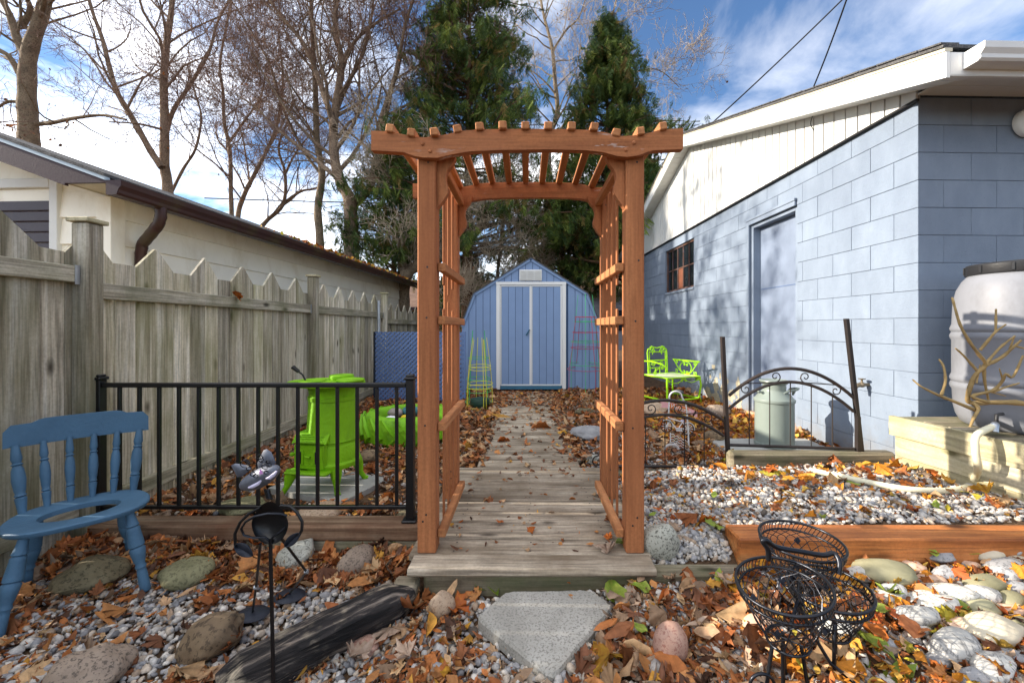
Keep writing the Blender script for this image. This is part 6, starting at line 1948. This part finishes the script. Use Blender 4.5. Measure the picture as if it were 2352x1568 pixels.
for (u, v_, s_, cl_, kd, lb) in (
    (1157, 1012, .13, 'orange', 'maple', 'upright orange leaf on the boardwalk left of its middle'), (1295, 998, .12, 'yellow', 'maple', 'yellow maple leaf on the right of the far boardwalk'),
    (1128, 1146, .07, 'brown', 'maple', 'curled brown leaf on the boardwalk just behind the arbor'), (1222, 1218, .055, 'orange', 'maple', 'small orange maple leaf in the middle of the arbor floor'),
    (1146, 1202, .06, 'orange', 'maple', 'small orange leaf on the left of the arbor floor'), (1058, 1198, .035, 'orange', 'oval', 'tiny orange leaf at the left edge of the arbor floor'),
    (1400, 1262, .10, 'pale', 'maple', 'pale dry leaf cluster at the right front of the arbor floor'), (1372, 1262, .08, 'pale', 'narrow', 'pale narrow leaf at the right front of the arbor floor'),
    (1395, 1232, .05, 'orange', 'maple', 'orange leaf near the pale dry leaves on the arbor floor'), (1420, 1205, .09, 'brown', 'maple', 'brown leaf at the foot of the right arbor trellis'),
    (1400, 1200, .09, 'brown', 'maple', 'brown leaf against the right side of the arbor floor'), (1430, 1250, .08, 'green', 'heart', 'green leaf by the right front arbor post'),
    (1235, 1178, .04, 'yellow', 'narrow', 'slim yellow leaf on the arbor floor'), (1100, 1090, .06, 'orange', 'oval', 'orange leaf on the wide boards behind the arbor left'),
    (1297, 1094, .06, 'orange', 'oval', 'orange leaf on the wide boards behind the arbor right'), (1172, 1100, .05, 'brown', 'narrow', 'brown leaf on the wide boards behind the arbor'),
    (1118, 964, .11, 'yellow', 'maple', 'yellow maple leaf at the left edge of the far boardwalk'), (1390, 1150, .07, 'green', 'oval', 'green leaf at the foot of the right rear arbor post')):
    big_leaf(u, v_, s_, cl_, lb, kd, DK if 1060 < u < 1440 else DK, .3)
for (u, v_, s_, cl_, kd, lb) in (
    (1410, 1372, .13, 'green', 'heart', 'large green leaf right of the home plate paver'), (1470, 1365, .09, 'green', 'heart', 'bright green leaf beyond the right corner of the paver'),
    (1465, 1462, .07, 'green', 'heart', 'green leaf lying below the right side of the paver'), (1445, 1520, .07, 'green', 'heart', 'green leaf near the bottom edge right of the paver'),
    (1385, 1530, .15, 'yellow', 'maple', 'large yellow-brown maple leaf below the paver'), (1130, 1360, .12, 'green', 'oval', 'long green leaf behind the paver left'),
    (1100, 1372, .08, 'green', 'maple', 'ragged green leaf behind the paver left end'), (1050, 1455, .12, 'yellow', 'maple', 'yellow-brown maple leaf left of the paver'),
    (1060, 1420, .11, 'orange', 'maple', 'orange maple leaf left of the paver corner'), (960, 1300, .11, 'brown', 'maple', 'brown leaf left of the step'),
    (905, 1258, .07, 'green', 'heart', 'green leaf by the left arbor post'), (860, 1275, .12, 'orange', 'maple', 'orange-brown maple leaf beside the granite rock'),
    (930, 1258, .13, 'brown', 'maple', 'big brown maple leaf against the arbor post'), (740, 1290, .12, 'orange', 'maple', 'orange maple leaf between the two rocks'),
    (880, 1490, .12, 'pale', 'maple', 'pale dry maple leaf in front of the charred log'), (830, 1525, .11, 'pale', 'maple', 'pale leaf at the bottom in front of the log'),
    (930, 1520, .10, 'pale', 'maple', 'pale lobed leaf near the bottom edge'), (1020, 1545, .13, 'yellow', 'oval', 'mottled yellow leaf at the bottom edge left of the paver'),
    (560, 1560, .11, 'orange', 'maple', 'orange leaf at the bottom beside the log'), (530, 1500, .10, 'brown', 'maple', 'brown leaf next to the large brown rock'),
    (240, 1270, .11, 'brown', 'maple', 'brown leaf under the blue chair seat'), (300, 1262, .10, 'orange', 'maple', 'orange leaf between the chair legs'),
    (470, 1290, .12, 'orange', 'maple', 'orange maple leaf below the edging timber'), (520, 1300, .11, 'brown', 'maple', 'brown maple leaf below the edging timber'),
    (590, 1270, .12, 'orange', 'maple', 'orange maple leaf behind the cat stake'), (700, 1345, .10, 'brown', 'maple', 'brown leaf on gravel behind the charred log'),
    (1300, 1350, .08, 'orange', 'maple', 'orange leaf under the nose of the step'), (1230, 1350, .10, 'brown', 'oval', 'brown leaf under the middle of the step'),
    (1530, 1390, .12, 'orange', 'oval', 'orange leaf above the pink granite rock'), (1590, 1350, .10, 'brown', 'maple', 'brown leaf beside the threshold timber'),
    (1650, 1345, .09, 'green', 'oval', 'green leaf at the left end of the cedar beam'), (1690, 1370, .14, 'yellow', 'maple', 'yellow maple leaf left of the front basket'),
    (1700, 1470, .15, 'orange', 'maple', 'orange-brown maple leaf left of the wire planter stem'), (1660, 1480, .13, 'brown', 'maple', 'brown maple leaf right of the pink granite rock'),
    (1640, 1420, .11, 'brown', 'maple', 'brown leaf above the orange one left of the planter'), (1600, 1455, .12, 'pale', 'narrow', 'pale narrow leaves right of the pink granite rock'),
    (2050, 1385, .10, 'green', 'maple', 'green leaf beside the veined cobble'), (2035, 1420, .08, 'green', 'heart', 'second green leaf below the veined cobble'),
    (2090, 1470, .16, 'brown', 'oval', 'long brown leaf among the lower cobbles'), (2010, 1500, .13, 'green', 'heart', 'olive green leaf near the planter foot'),
    (2110, 1265, .14, 'green', 'heart', 'large green leaf by the cedar beam'), (2190, 1275, .13, 'green', 'oval', 'green leaf standing against the cedar beam'),
    (2140, 1290, .12, 'green', 'oval', 'green leaf lying on the pink tan cobble'), (2240, 1290, .10, 'green', 'oval', 'slim green leaf left of the cream cobble'),
    (2205, 1410, .09, 'green', 'heart', 'yellow-green leaf beside the olive cobble'), (2170, 1440, .09, 'yellow', 'heart', 'yellow leaf right of the long white cobble'),
    (2050, 1560, .16, 'green', 'maple', 'mottled green leaf at the bottom edge'), (2280, 1530, .12, 'green', 'oval', 'green leaf at the bottom right'),
    (1790, 1130, .11, 'brown', 'oval', 'brown curled leaf on the gravel bed'), (1785, 1178, .09, 'brown', 'maple', 'brown leaf in the middle of the gravel bed'),
    (1640, 1155, .08, 'green', 'oval', 'dark green leaf on the gravel bed'), (1540, 1165, .08, 'green', 'oval', 'green leaf near the speckled rock'),
    (1500, 1200, .07, 'green', 'oval', 'green leaf beside the right arbor post'), (1575, 1205, .13, 'brown', 'maple', 'brown maple leaf behind the speckled rock'),
    (1640, 1225, .10, 'green', 'maple', 'dull green leaf left of the cedar beam end'), (1890, 1200, .07, 'green', 'oval', 'green leaf behind the cedar beam'),
    (1845, 1065, .11, 'yellow', 'maple', 'yellow maple leaf in front of the grey timber'), (1880, 1068, .12, 'orange', 'maple', 'orange maple leaf in front of the grey timber'),
    (1815, 1055, .08, 'green', 'oval', 'green leaf leaning on the grey timber'), (1960, 1078, .10, 'yellow', 'maple', 'yellow leaf by the hose on the gravel'),
    (2030, 1070, .09, 'yellow', 'maple', 'yellow leaf left of the grey-green rock'), (2290, 1120, .17, 'yellow', 'maple', 'large yellow maple leaf by the pine platform'),
    (2250, 1140, .12, 'yellow', 'maple', 'yellow maple leaf near the hose bend'), (2320, 1150, .14, 'orange', 'maple', 'orange maple leaf at the right edge of the gravel'),
    (2160, 1102, .14, 'orange', 'maple', 'orange leaf pile inside the hose curve'), (2150, 1170, .09, 'green', 'oval', 'green leaf on the gravel near the right beam'),
    (1960, 1120, .08, 'green', 'oval', 'green leaf below the hose'), (1710, 1070, .09, 'orange', 'maple', 'orange leaf at the foot of the iron post'),
    (1880, 1000, .10, 'orange', 'maple', 'orange leaf on the slab beside the milk can'), (1080, 940, .12, 'yellow', 'maple', 'yellow maple leaf left of the far boardwalk'),
    (1075, 1030, .11, 'orange', 'maple', 'orange maple leaf left of the boardwalk by the arbor'), (1068, 975, .11, 'brown', 'maple', 'brown maple leaf left of the boardwalk'),
    (1140, 925, .10, 'yellow', 'maple', 'yellow leaf beside the tomato cages'), (455, 1180, .12, 'orange', 'maple', 'orange leaf below the wooden fence'),
    (905, 1035, .11, 'brown', 'maple', 'brown leaf in front of the tyre planter'), (890, 1150, .10, 'orange', 'maple', 'orange leaf behind the railing near the arbor')):
    big_leaf(u, v_, s_, cl_, lb, kd)
# one leaf caught on the fence rail
lf_ = bpy.data.objects.new('fallen_leaf', LMESH.get(('maple', 0, 'orange')) or leaf_mesh(T_MAPLE[0], 'maple_leaf'))
if not lf_.data.materials: lf_.data.materials.append(LM['orange'])
COL.objects.link(lf_); lf_.location = (-2.43, 3.44, 1.505); lf_.rotation_euler = (.3, 1.0, 1.6); lf_.scale = (.10, .10, .10)
tag(lf_, 'orange leaf caught on the top rail of the wooden fence', 'leaf', LG)
# leaves collected in the garage gutter
n = 420
tt = RNG.uniform(2.0, 7.3, n)
loc = np.stack([GO + .05 + RNG.normal(0, .045, n), tt, gz0 + .10 + RNG.uniform(0, .05, n)], 1)
loc[: n // 2, 0] = GO - RNG.uniform(.02, .5, n // 2); loc[: n // 2, 2] = EZ + .06 - RS * loc[: n // 2, 0] + .15
mw = np.array(WM[ga]); loc = loc @ mw[:3, :3].T + mw[:3, 3]
s = np.exp(RNG.normal(np.log(.05), .3, n))
V, F, Cx = scatter(SM_T + T_MAPLE, loc, rot_np(n, .6), np.stack([s, s, s], 1), ORANGE[RNG.choice(len(ORANGE), n)] * RNG.uniform(.6, 1.05, (n, 1)))
tag(np_mesh('gutter_leaves', V, F, M['leaf'], Cx), 'orange leaves heaped along the brown garage gutter', 'leaves', kind='stuff')

# ================================================================== bare trees
class Tree:
    def __init__(s, seed):
        s.r = random.Random(seed); s.big = MB(); s.tw = ([], []); s.nseg = 0; s.tips = []
    def thin(s, pts, r0, r1, n=3):
        """fast thin tube"""
        V, F = s.tw
        k = len(pts); b = len(V)
        d = pts[-1] - pts[0]
        if d.length < 1e-6: return
        d.normalize()
        a = Vector((0, 0, 1)) if abs(d.z) < .9 else Vector((1, 0, 0))
        u = d.cross(a).normalized(); w = d.cross(u)
        cs = [(math.cos(2 * PI * j / n), math.sin(2 * PI * j / n)) for j in range(n)]
        for i, p in enumerate(pts):
            r_ = r0 + (r1 - r0) * i / (k - 1)
            for (ca, sa) in cs: V.append(p + u * (ca * r_) + w * (sa * r_))
        for i in range(k - 1):
            for j in range(n):
                j2 = (j + 1) % n
                F.append((b + i * n + j, b + i * n + j2, b + (i + 1) * n + j2)); F.append((b + i * n + j, b + (i + 1) * n + j2, b + (i + 1) * n + j))
    def wander(s, p, d, L, k, wig, up):
        pts = [p.copy()]; d = d.normalized()
        for i in range(k):
            d = (d + Vector((s.r.gauss(0, wig), s.r.gauss(0, wig), s.r.gauss(0, wig) + up))).normalized()
            p = p + d * (L / k); pts.append(p.copy())
        return pts, d
    def branch(s, p, d, L, r, lev, maxlev, dens, up=.05, thin_at=.02, ang=(30, 60)):
        k = 5 if lev < maxlev - 1 else (3 if lev < maxlev else 2)
        pts, dd = s.wander(p, d, L, k, .16, up)
        r1 = r * (.35 if lev < maxlev else .5)
        if r > thin_at: s.big.tube(pts, [r + (r1 - r) * i / k for i in range(k + 1)], 7 if r > .05 else 5, cap=False)
        else: s.thin(pts, r, r1)
        s.nseg += 1
        if lev >= maxlev:
            s.tips.append(pts[-1]); return
        n = max(2, int(s.r.gauss(dens * (.95 if lev < 3 else .70), .8)))
        for i in range(n):
            t = s.r.uniform(.22, 1.0) if i else 1.0
            q = t * k; a = min(int(q), k - 1)
            o = pts[a].lerp(pts[a + 1], q - a)
            tang = (pts[a + 1] - pts[a]).normalized()
            side = Vector((s.r.gauss(0, 1), s.r.gauss(0, 1), s.r.gauss(0, 1))); side = (side - tang * side.dot(tang)).normalized()
            an = R(s.r.uniform(*ang)) * (.5 if i == 0 else 1)
            nd = tang * math.cos(an) + side * math.sin(an)
            s.branch(o, nd, max(.22, L * s.r.uniform(.45, .72) * (1.05 - .3 * t)), max(.0075 if lev + 1 < maxlev - 1 else (.0062 if lev + 1 < maxlev else .0050), (r + (r1 - r) * t) * s.r.uniform(.42, .62)), lev + 1, maxlev, dens, up, thin_at, ang)
    def limb(s, pts, r0, r1, n, L, lev, maxlev, dens, up=.05, start=.15, ang=(30, 65), sides=9):
        """a limb with a given path, bearing random branches"""
        P = cat([Vector(p) for p in pts], 5)
        k = len(P) - 1
        s.big.tube(P, [.82 * (r0 + (r1 - r0) * i / k) * (1 + .05 * math.sin(i * 1.7)) for i in range(k + 1)], sides, cap=False)
        for i in range(n):
            t = start + (1 - start) * (i + s.r.random()) / n
            q = min(t, .999) * k; a = int(q)
            o = P[a].lerp(P[a + 1], q - a); tang = (P[a + 1] - P[a]).normalized()
            side = Vector((s.r.gauss(0, 1), s.r.gauss(0, 1) * .8, s.r.gauss(0, .6))); side = (side - tang * side.dot(tang)).normalized()
            an = R(s.r.uniform(*ang))
            s.branch(o, tang * math.cos(an) + side * math.sin(an), L * s.r.uniform(.6, 1.2) * (1.1 - .5 * t), max(.006, (r0 + (r1 - r0) * t) * s.r.uniform(.22, .42)), lev, maxlev, dens, up, ang=ang)
    def done(s, label, mat, tmat, base, leaves=0, lcol=None, lsize=.05, cat_='tree', hang=None):
        o = thing('bare_tree', label, cat_, base, 0, 'leafless trees behind the yard')
        print('TWIGS', label[:30], s.nseg, len(s.tw[1]))
        s.big.build('trunk', mat, o, world=True, smooth=60)
        V, F = s.tw
        me_v = np.array([p[:] for p in V]) - np.array(base)
        tw = np_mesh('crown', me_v, np.array(F), tmat)
        tw.parent = o
        if leaves:
            k = min(leaves, len(s.tips))
            P = np.array([p[:] for p in s.r.sample(s.tips, k)]) - np.array(base)
            sz = np.exp(RNG.normal(np.log(lsize), .35, k))
            V, F, Cx = scatter(SM_T + T_MAPLE, P, rot_np(k, 1.2), np.stack([sz, sz * .7, sz], 1), lcol[RNG.choice(len(lcol), k)] * RNG.uniform(.6, 1.1, (k, 1)))
            lv = np_mesh('leaves', V, F, M['leaf'], Cx); lv.parent = o; lv['kind'] = 'stuff'
        return o
def T(*uv, Y): return [px(u, v_, Y) for u, v_ in uv]
SEED_C = np.array([c(140,104,80), c(168,122,84), c(120,88,70), c(196,120,60)])

# T1: thick trunk at the left edge
t = Tree(1); Y = 12.5
t.limb([px(66, 330, Y) - Vector((0, 0, 4.6)), px(66, 330, Y), px(62, 220, Y), px(68, 120, Y), px(100, 20, Y), px(130, -140, Y), px(120, -300, Y)], .33, .12, 16, 4.2, 1, 5, 4.4, start=.62)
t.limb(T((62, 130), (40, 90), (20, 30), (-20, -40), Y=Y) , .17, .07, 9, 3.2, 1, 5, 4, start=.2)
t.limb([px(48, 60, Y), px(70, 20, Y), px(40, -40, Y - .5)], .12, .05, 5, 2.6, 1, 5, 4, start=.3)
t.limb(T((45, 170), (20, 130), (-10, 110), (-70, 60), Y=Y), .11, .05, 6, 2.6, 1, 5, 4, start=.2)
t.limb([px(84, 285, Y), px(120, 282, Y - .3), px(180, 270, Y - .6), px(240, 265, Y - .8), px(290, 275, Y - 1)], .085, .03, 9, 1.8, 1, 4, 4, start=.25)
t.limb(T((45, 235), (15, 235), (-20, 260), Y=Y), .07, .03, 5, 1.8, 1, 4, 4, start=.2)
t.done('thick pale-barked bare tree forking at the top left corner', M['bark'], M['twig'], tuple(px(66, 330, 12.5) - Vector((0, 0, 4.6))), 60, SEED_C, .05)

# T2: tree with long left limb behind the garage roof
t = Tree(2); Y = 13.0
b2 = px(388, 480, Y) - Vector((0, 0, 3.0))
t.limb([b2, px(385, 445, Y), px(378, 380, Y), px(378, 280, Y), px(376, 180, Y), px(384, 90, Y), px(395, 0, Y), px(390, -160, Y)], .20, .07, 16, 3.6, 1, 5, 4.6, start=.5)
t.limb(T((372, 385), (345, 345), (300, 265), (268, 210), (250, 150), (235, 90), (210, 20), (190, -60), Y=Y - .4), .12, .045, 14, 3.0, 1, 5, 4.4, start=.2)
t.limb(T((382, 305), (400, 250), (440, 190), (480, 120), (500, 50), (540, -20), Y=Y + .3), .085, .03, 11, 2.6, 1, 5, 4.2, start=.25)
t.limb(T((390, 450), (420, 390), (450, 340), (462, 270), (450, 220), (430, 150), Y=Y + .4), .06, .025, 9, 2.0, 1, 5, 4, start=.25)
t.limb([px(380, 300, Y), px(320, 285, Y - .6), px(250, 280, Y - 1)], .05, .02, 6, 1.8, 1, 4, 4, start=.2)
t.done('bare tree with two long diverging limbs behind the garage roof', M['bark2'], M['twig'], tuple(b2), 90, SEED_C, .05)

# T3 group: slim stems right of it
for sd, (lab, paths) in enumerate((
    ('slim bare tree with a straight stem above the garage gutter', [([(532, 510), (530, 440), (528, 350), (515, 280), (512, 210), (505, 150), (520, 60), (540, -40)], .07, .025), ([(526, 350), (500, 320), (495, 280)], .03, .012), ([(524, 330), (560, 280), (600, 220), (610, 150)], .04, .015)]),
    ('slim bare tree leaning right above the garage gutter', [([(545, 515), (560, 450), (590, 390), (620, 330), (640, 270), (650, 180), (640, 80)], .08, .025), ([(600, 370), (640, 300), (680, 230)], .04, .015), ([(575, 430), (560, 330), (540, 250)], .03, .012)]),
    ('low crooked bare tree at the end of the garage roof', [([(600, 545), (610, 510), (650, 470), (655, 400), (640, 340), (660, 280)], .08, .03), ([(648, 470), (690, 440), (730, 430), (760, 390)], .05, .02), ([(655, 400), (680, 350), (720, 300)], .04, .015)]))):
    t = Tree(20 + sd); Y = 14.5 + sd * .6
    for q, (pp, r0, r1) in enumerate(paths):
        P = [px(u, v_, Y + .1 * q) for u, v_ in pp]
        if q == 0: P = [P[0] - Vector((0, 0, 3.2))] + P; b3 = P[0]
        t.limb(P, r0 * 1.5, r1 * 1.3, 15 if q == 0 else 9, 2.6, 1, 5, 4.3, start=.25 if q == 0 else .12)
    t.done(lab, M['bark2'], M['twig'], tuple(b3), 40, SEED_C, .05)

# T4: the big maple, dense with dry seeds
t = Tree(4); Y = 11.0
b4 = px(808, 560, Y) - Vector((0, 0, 2.6))
t.limb([b4, px(808, 560, Y), px(806, 500, Y), px(802, 455, Y), px(785, 425, Y), px(770, 370, Y), px(766, 300, Y), px(775, 220, Y), px(785, 140, Y), px(770, 60, Y), px(780, -60, Y)], .25, .06, 22, 3.0, 1, 5, 4.7, start=.45)
t.limb(T((812, 470), (850, 430), (862, 370), (872, 290), (895, 215), (915, 150), (930, 60), (960, -30), Y=Y + .2), .14, .04, 18, 2.6, 1, 5, 4.6, start=.3)
t.limb(T((768, 290), (745, 220), (720, 150), (690, 90), (640, 30), (600, -30), Y=Y - .2), .10, .035, 16, 2.6, 1, 5, 4.5, start=.2)
t.limb(T((775, 245), (800, 190), (830, 130), (850, 60), (860, -20), Y=Y + .3), .085, .03, 14, 2.4, 1, 5, 4.5, start=.2)
t.limb(T((790, 425), (740, 380), (690, 340), (640, 300), (590, 250), (540, 215), Y=Y - .4), .075, .02, 12, 2.2, 1, 5, 4.8, start=.2)
t.limb(T((780, 150), (820, 90), (870, 50), (920, 20), Y=Y), .06, .025, 9, 2.0, 1, 5, 5, start=.2)
t.limb(T((868, 330), (900, 280), (960, 230), (1010, 200), Y=Y + .6), .06, .02, 10, 1.8, 1, 5, 5, start=.2)
t.done('large bare maple with dense brown seed-laden twigs left of the cedars', M['bark2'], M['twig'], tuple(b4), 2600, SEED_C, .034)
t = Tree(41); Y = 11.6
b41 = px(735, 560, Y) - Vector((0, 0, 2.6))
t.limb([b41, px(735, 560, Y), px(730, 480, Y), px(740, 400, Y), px(728, 320, Y), px(725, 220, Y), px(720, 120, Y), px(715, 20, Y), px(712, -80, Y)], .15, .05, 20, 2.6, 1, 5, 5, start=.4)
t.limb(T((738, 400), (700, 350), (650, 250), (620, 150), (570, 60), (530, 0), Y=Y), .06, .02, 14, 2.2, 1, 5, 4.8, start=.2)
t.done('straight pale bare tree just left of the big maple', M['bark'], M['twig'], tuple(b41), 1200, SEED_C, .038)

# T5: leaning limb and thicket behind the shed
t = Tree(5); Y = 10.6
b5 = px(925, 690, Y) - Vector((0, 0, 1.0))
t.limb([b5, px(925, 690, Y), px(930, 640, Y), px(950, 615, Y), px(1010, 590, Y), px(1060, 560, Y), px(1105, 520, Y), px(1135, 470, Y), px(1160, 420, Y), px(1170, 360, Y)], .24, .06, 14, 2.0, 1, 5, 5, start=.25)
t.limb(T((935, 640), (920, 600), (925, 540), (930, 480), (915, 400), (900, 330), Y=Y + .2), .13, .05, 12, 1.9, 1, 5, 5, start=.25)
t.limb(T((1040, 572), (1090, 560), (1140, 558), (1190, 555), Y=Y + .1), .06, .02, 9, 1.5, 1, 5, 5, start=.1)
t.limb(T((930, 660), (960, 650), (1000, 660), (1040, 690), (1080, 700), Y=Y - .1), .05, .02, 8, 1.4, 1, 5, 5, start=.1)
t.done('mossy bare tree with a heavy limb leaning over the shed', M['bark'], M['twig_pale'], tuple(b5), 500, SEED_C, .04)
for sd, (lab, pp) in enumerate((('thin pale tree stem rising behind the left shed roof', [(1138, 720), (1142, 640), (1150, 560), (1158, 470), (1150, 380)]), ('pale slim trunk rising behind the right shed roof', [(1268, 700), (1270, 620), (1266, 540), (1275, 460)]))):
    t = Tree(60 + sd); Y = 11.5 + sd * .5
    P = [px(u, v_, Y) for u, v_ in pp]; P = [P[0] - Vector((0, 0, 1.5))] + P
    t.limb(P, .07, .03, 16, 1.7, 1, 5, 4.5, start=.2)
    t.done(lab, M['bark'], M['twig_pale'], tuple(P[0]), 700, np.array([c(120,120,70), c(140,110,80), c(96,100,64)]), .06)

# T6: pale bare tree between the cedars
t = Tree(6); Y = 14.0
b6 = px(1290, 620, Y) - Vector((0, 0, 1.5))
t.limb([b6, px(1285, 560, Y), px(1262, 420, Y), px(1262, 320, Y), px(1280, 260, Y), px(1275, 190, Y), px(1268, 110, Y), px(1250, 40, Y), px(1235, -40, Y)], .16, .04, 18, 2.4, 1, 5, 4.4, start=.4)
t.limb(T((1270, 330), (1300, 280), (1340, 230), (1370, 150), (1400, 60), (1420, -20), Y=Y + .2), .07, .025, 14, 2.4, 1, 5, 4.2, start=.2)
t.limb(T((1268, 120), (1300, 70), (1330, 40), (1350, -20), Y=Y), .05, .02, 9, 2.0, 1, 5, 4.2, start=.2)
t.limb(T((1310, 270), (1380, 210), (1450, 170), (1510, 160), (1560, 200), Y=Y + .4), .05, .012, 14, 1.7, 1, 5, 4, start=.25)
t.done('pale bare tree between the two cedars against blue sky', M['bark'], M['twig_pale'], tuple(b6), 200, SEED_C, .05)

# ================================================================== cedars
def spray_tpl(seed):
    """a flat fern-like cedar spray hanging in the xz plane, built of narrow blades"""
    rnd = random.Random(seed); V = []; F = []
    def blade(p, a, L, w, dy_):
        d = (math.cos(a), math.sin(a)); n_ = (-d[1], d[0]); b = len(V)
        q = rnd.uniform(.4, .6)
        V.extend([(p[0], dy_, p[1]), (p[0] + d[0] * L * q + n_[0] * w, dy_ + rnd.uniform(-.04, .04), p[1] + d[1] * L * q + n_[1] * w),
                  (p[0] + d[0] * L, dy_ + rnd.uniform(-.06, .06), p[1] + d[1] * L), (p[0] + d[0] * L * q - n_[0] * w, dy_ + rnd.uniform(-.04, .04), p[1] + d[1] * L * q - n_[1] * w)])
        F.extend([(b, b + 1, b + 2), (b, b + 2, b + 3)])
    blade((0, 0), -PI / 2, 1.0, .028, 0)
    for i in range(10):
        t = .04 + i * .09
        for s_ in (-1, 1):
            blade((rnd.uniform(-.02, .02), -t), -PI / 2 + s_ * R(rnd.uniform(28, 52)), rnd.uniform(.34, .60) * (1.08 - .6 * t), .024, rnd.uniform(-.05, .05))
    return np.array(V), np.array(F)
SPR = [spray_tpl(i) for i in range(6)]
CED = np.array([c(88,106,46), c(70,92,42), c(108,124,52), c(58,78,40), c(122,132,58), c(132,112,60)])
CEDP = np.array([.27, .25, .15, .16, .08, .09])
def cedar(label, base, height, rad, z_low, seed, n_br, droop=.25, shape=.8, lean=(0, 0), per=44, ssize=.235):
    rnd = random.Random(seed)
    o = thing('cedar_tree', label, 'tree', base, 0, 'cedars behind the shed')
    Bv = Vector(base)
    mb = MB(); k = 10
    mb.tube([Bv + Vector((lean[0] * (i / k), lean[1] * (i / k), height * .97 * i / k)) for i in range(k + 1)], [max(.02, (.05 + .011 * height) * (1 - i / k)) for i in range(k + 1)], 9, cap=False)
    br = MB()
    pos = []; out = []
    for i in range(n_br):
        t = rnd.random() ** .85
        z = z_low + (height - z_low) * t
        az_ = rnd.uniform(0, 2 * PI)
        env = rad * (1 - t) ** shape * (.75 + .35 * rnd.random()) + .12
        env *= 1 + .45 * noise.noise(Vector((z * 1.3, seed, az_ * 1.1)))
        if rnd.random() < .12: env *= 1.3
        az = az_
        env *= 1 + .25 * noise.noise(Vector((math.cos(az) * 1.5 + seed, math.sin(az) * 1.5, z * .6)))
        d = Vector((math.cos(az), math.sin(az), .0))
        cxy = Vector((lean[0] * z / height, lean[1] * z / height, 0))
        p0 = Bv + cxy + Vector((0, 0, z)); p1 = p0 + d * env * .55 + Vector((0, 0, env * .12)); p2 = p0 + d * env + Vector((0, 0, env * (.28 - droop)))
        br.tube([p0, p1, p2], [.03 * (1 - t) + .012, .016, .006], 4, cap=False)
        m = int(per * (.5 + env / rad) )
        for q in range(m):
            s_ = .25 + .75 * rnd.random() ** .7
            pp = p0.lerp(p1, s_ * 2) if s_ < .5 else p1.lerp(p2, s_ * 2 - 1)
            pp = pp + Vector((rnd.gauss(0, .10), rnd.gauss(0, .10), rnd.gauss(0, .09) - .02)) * (.5 + .5 * s_) * 1.25
            pos.append(pp - Bv); out.append(az + rnd.gauss(0, .8))
    mb.build('trunk', M['bark_cedar'], o, world=True, smooth=60)
    br.build('branches', M['bark_cedar'], o, world=True, smooth=60)
    n = len(pos); P = np.array([p[:] for p in pos]); az = np.array(out)
    tl = RNG.normal(.55, .35, n)      # lean outwards from hanging
    sp = RNG.normal(0, .7, n)
    ca, sa = np.cos(az + PI / 2 + sp), np.sin(az + PI / 2 + sp); ct, st_ = np.cos(tl), np.sin(tl)
    Z0 = np.zeros(n); O1 = np.ones(n)
    Rz = np.stack([ca, -sa, Z0, sa, ca, Z0, Z0, Z0, O1], 1).reshape(n, 3, 3)
    Rx = np.stack([O1, Z0, Z0, Z0, ct, -st_, Z0, st_, ct], 1).reshape(n, 3, 3)
    rot = Rz @ Rx
    sc = np.exp(RNG.normal(np.log(ssize), .28, n))
    col = CED[RNG.choice(len(CED), n, p=CEDP / CEDP.sum())] * RNG.uniform(.75, 1.25, (n, 1))
    V, F, Cx = scatter(SPR, P, rot, np.stack([sc, sc, sc], 1), col)
    cr = np_mesh('crown', V, F, M['cedar_leaf'], Cx); cr.parent = o
    return o
def at_base(u, Y): return ((u - 1209) / 940 * Y, Y, .1)
cedar('tall full cedar rising out of the picture behind the left of the arbor', at_base(1072, 11.2), 12.8, 2.75, 2.9, 3, 340, lean=(.1, 0), per=32)
cedar('lower dark cedar at the left shoulder of the tall one', at_base(905, 11.4), 6.9, 1.7, 2.6, 5, 120, per=28)
cedar('pointed cedar on the right standing against the blue sky', at_base(1395, 10.6), 9.2, 2.05, 2.7, 7, 250, per=32, shape=.8)
cedar('shorter cedar filling the gap right of the shed roof', at_base(1452, 11.6), 6.6, 1.7, 2.2, 9, 150, per=28)
cedar('shaded cedar behind the shed peak', at_base(1290, 12.2), 5.6, 1.6, 2.2, 11, 130, per=28)
cedar('low bushy cedar behind the left shed eave', at_base(1075, 12.5), 3.4, 1.5, .6, 13, 80, per=28, shape=.6)

# ------------------------------------------------------------------ unseen trees left of the picture, put in to shade and dapple the blue wall
t = Tree(71); bs = Vector((-12.4, 7.3, .1))
t.limb([bs, bs + Vector((.1, 0, 2.5)), bs + Vector((-.1, .1, 4.5)), bs + Vector((.2, .2, 7)), bs + Vector((.1, .3, 10))], .26, .06, 18, 2.5, 1, 4, 5.0, start=.42)
t.limb([bs + Vector((0, 0, 4.2)), bs + Vector((.3, -.8, 5.6)), bs + Vector((.2, -1.5, 7.2))], .10, .03, 8, 1.8, 1, 4, 5.0, start=.2)
t.done('bare tree outside the left edge whose twigs dapple the blue wall', M['bark2'], M['twig'], tuple(bs), 1500, SEED_C, .09)
cedar('unseen cedar added outside the left edge to shade the far blue wall', (-19.2, 9.8, .1), 14.6, 3.4, 5.5, 15, 140, per=13, ssize=.5)
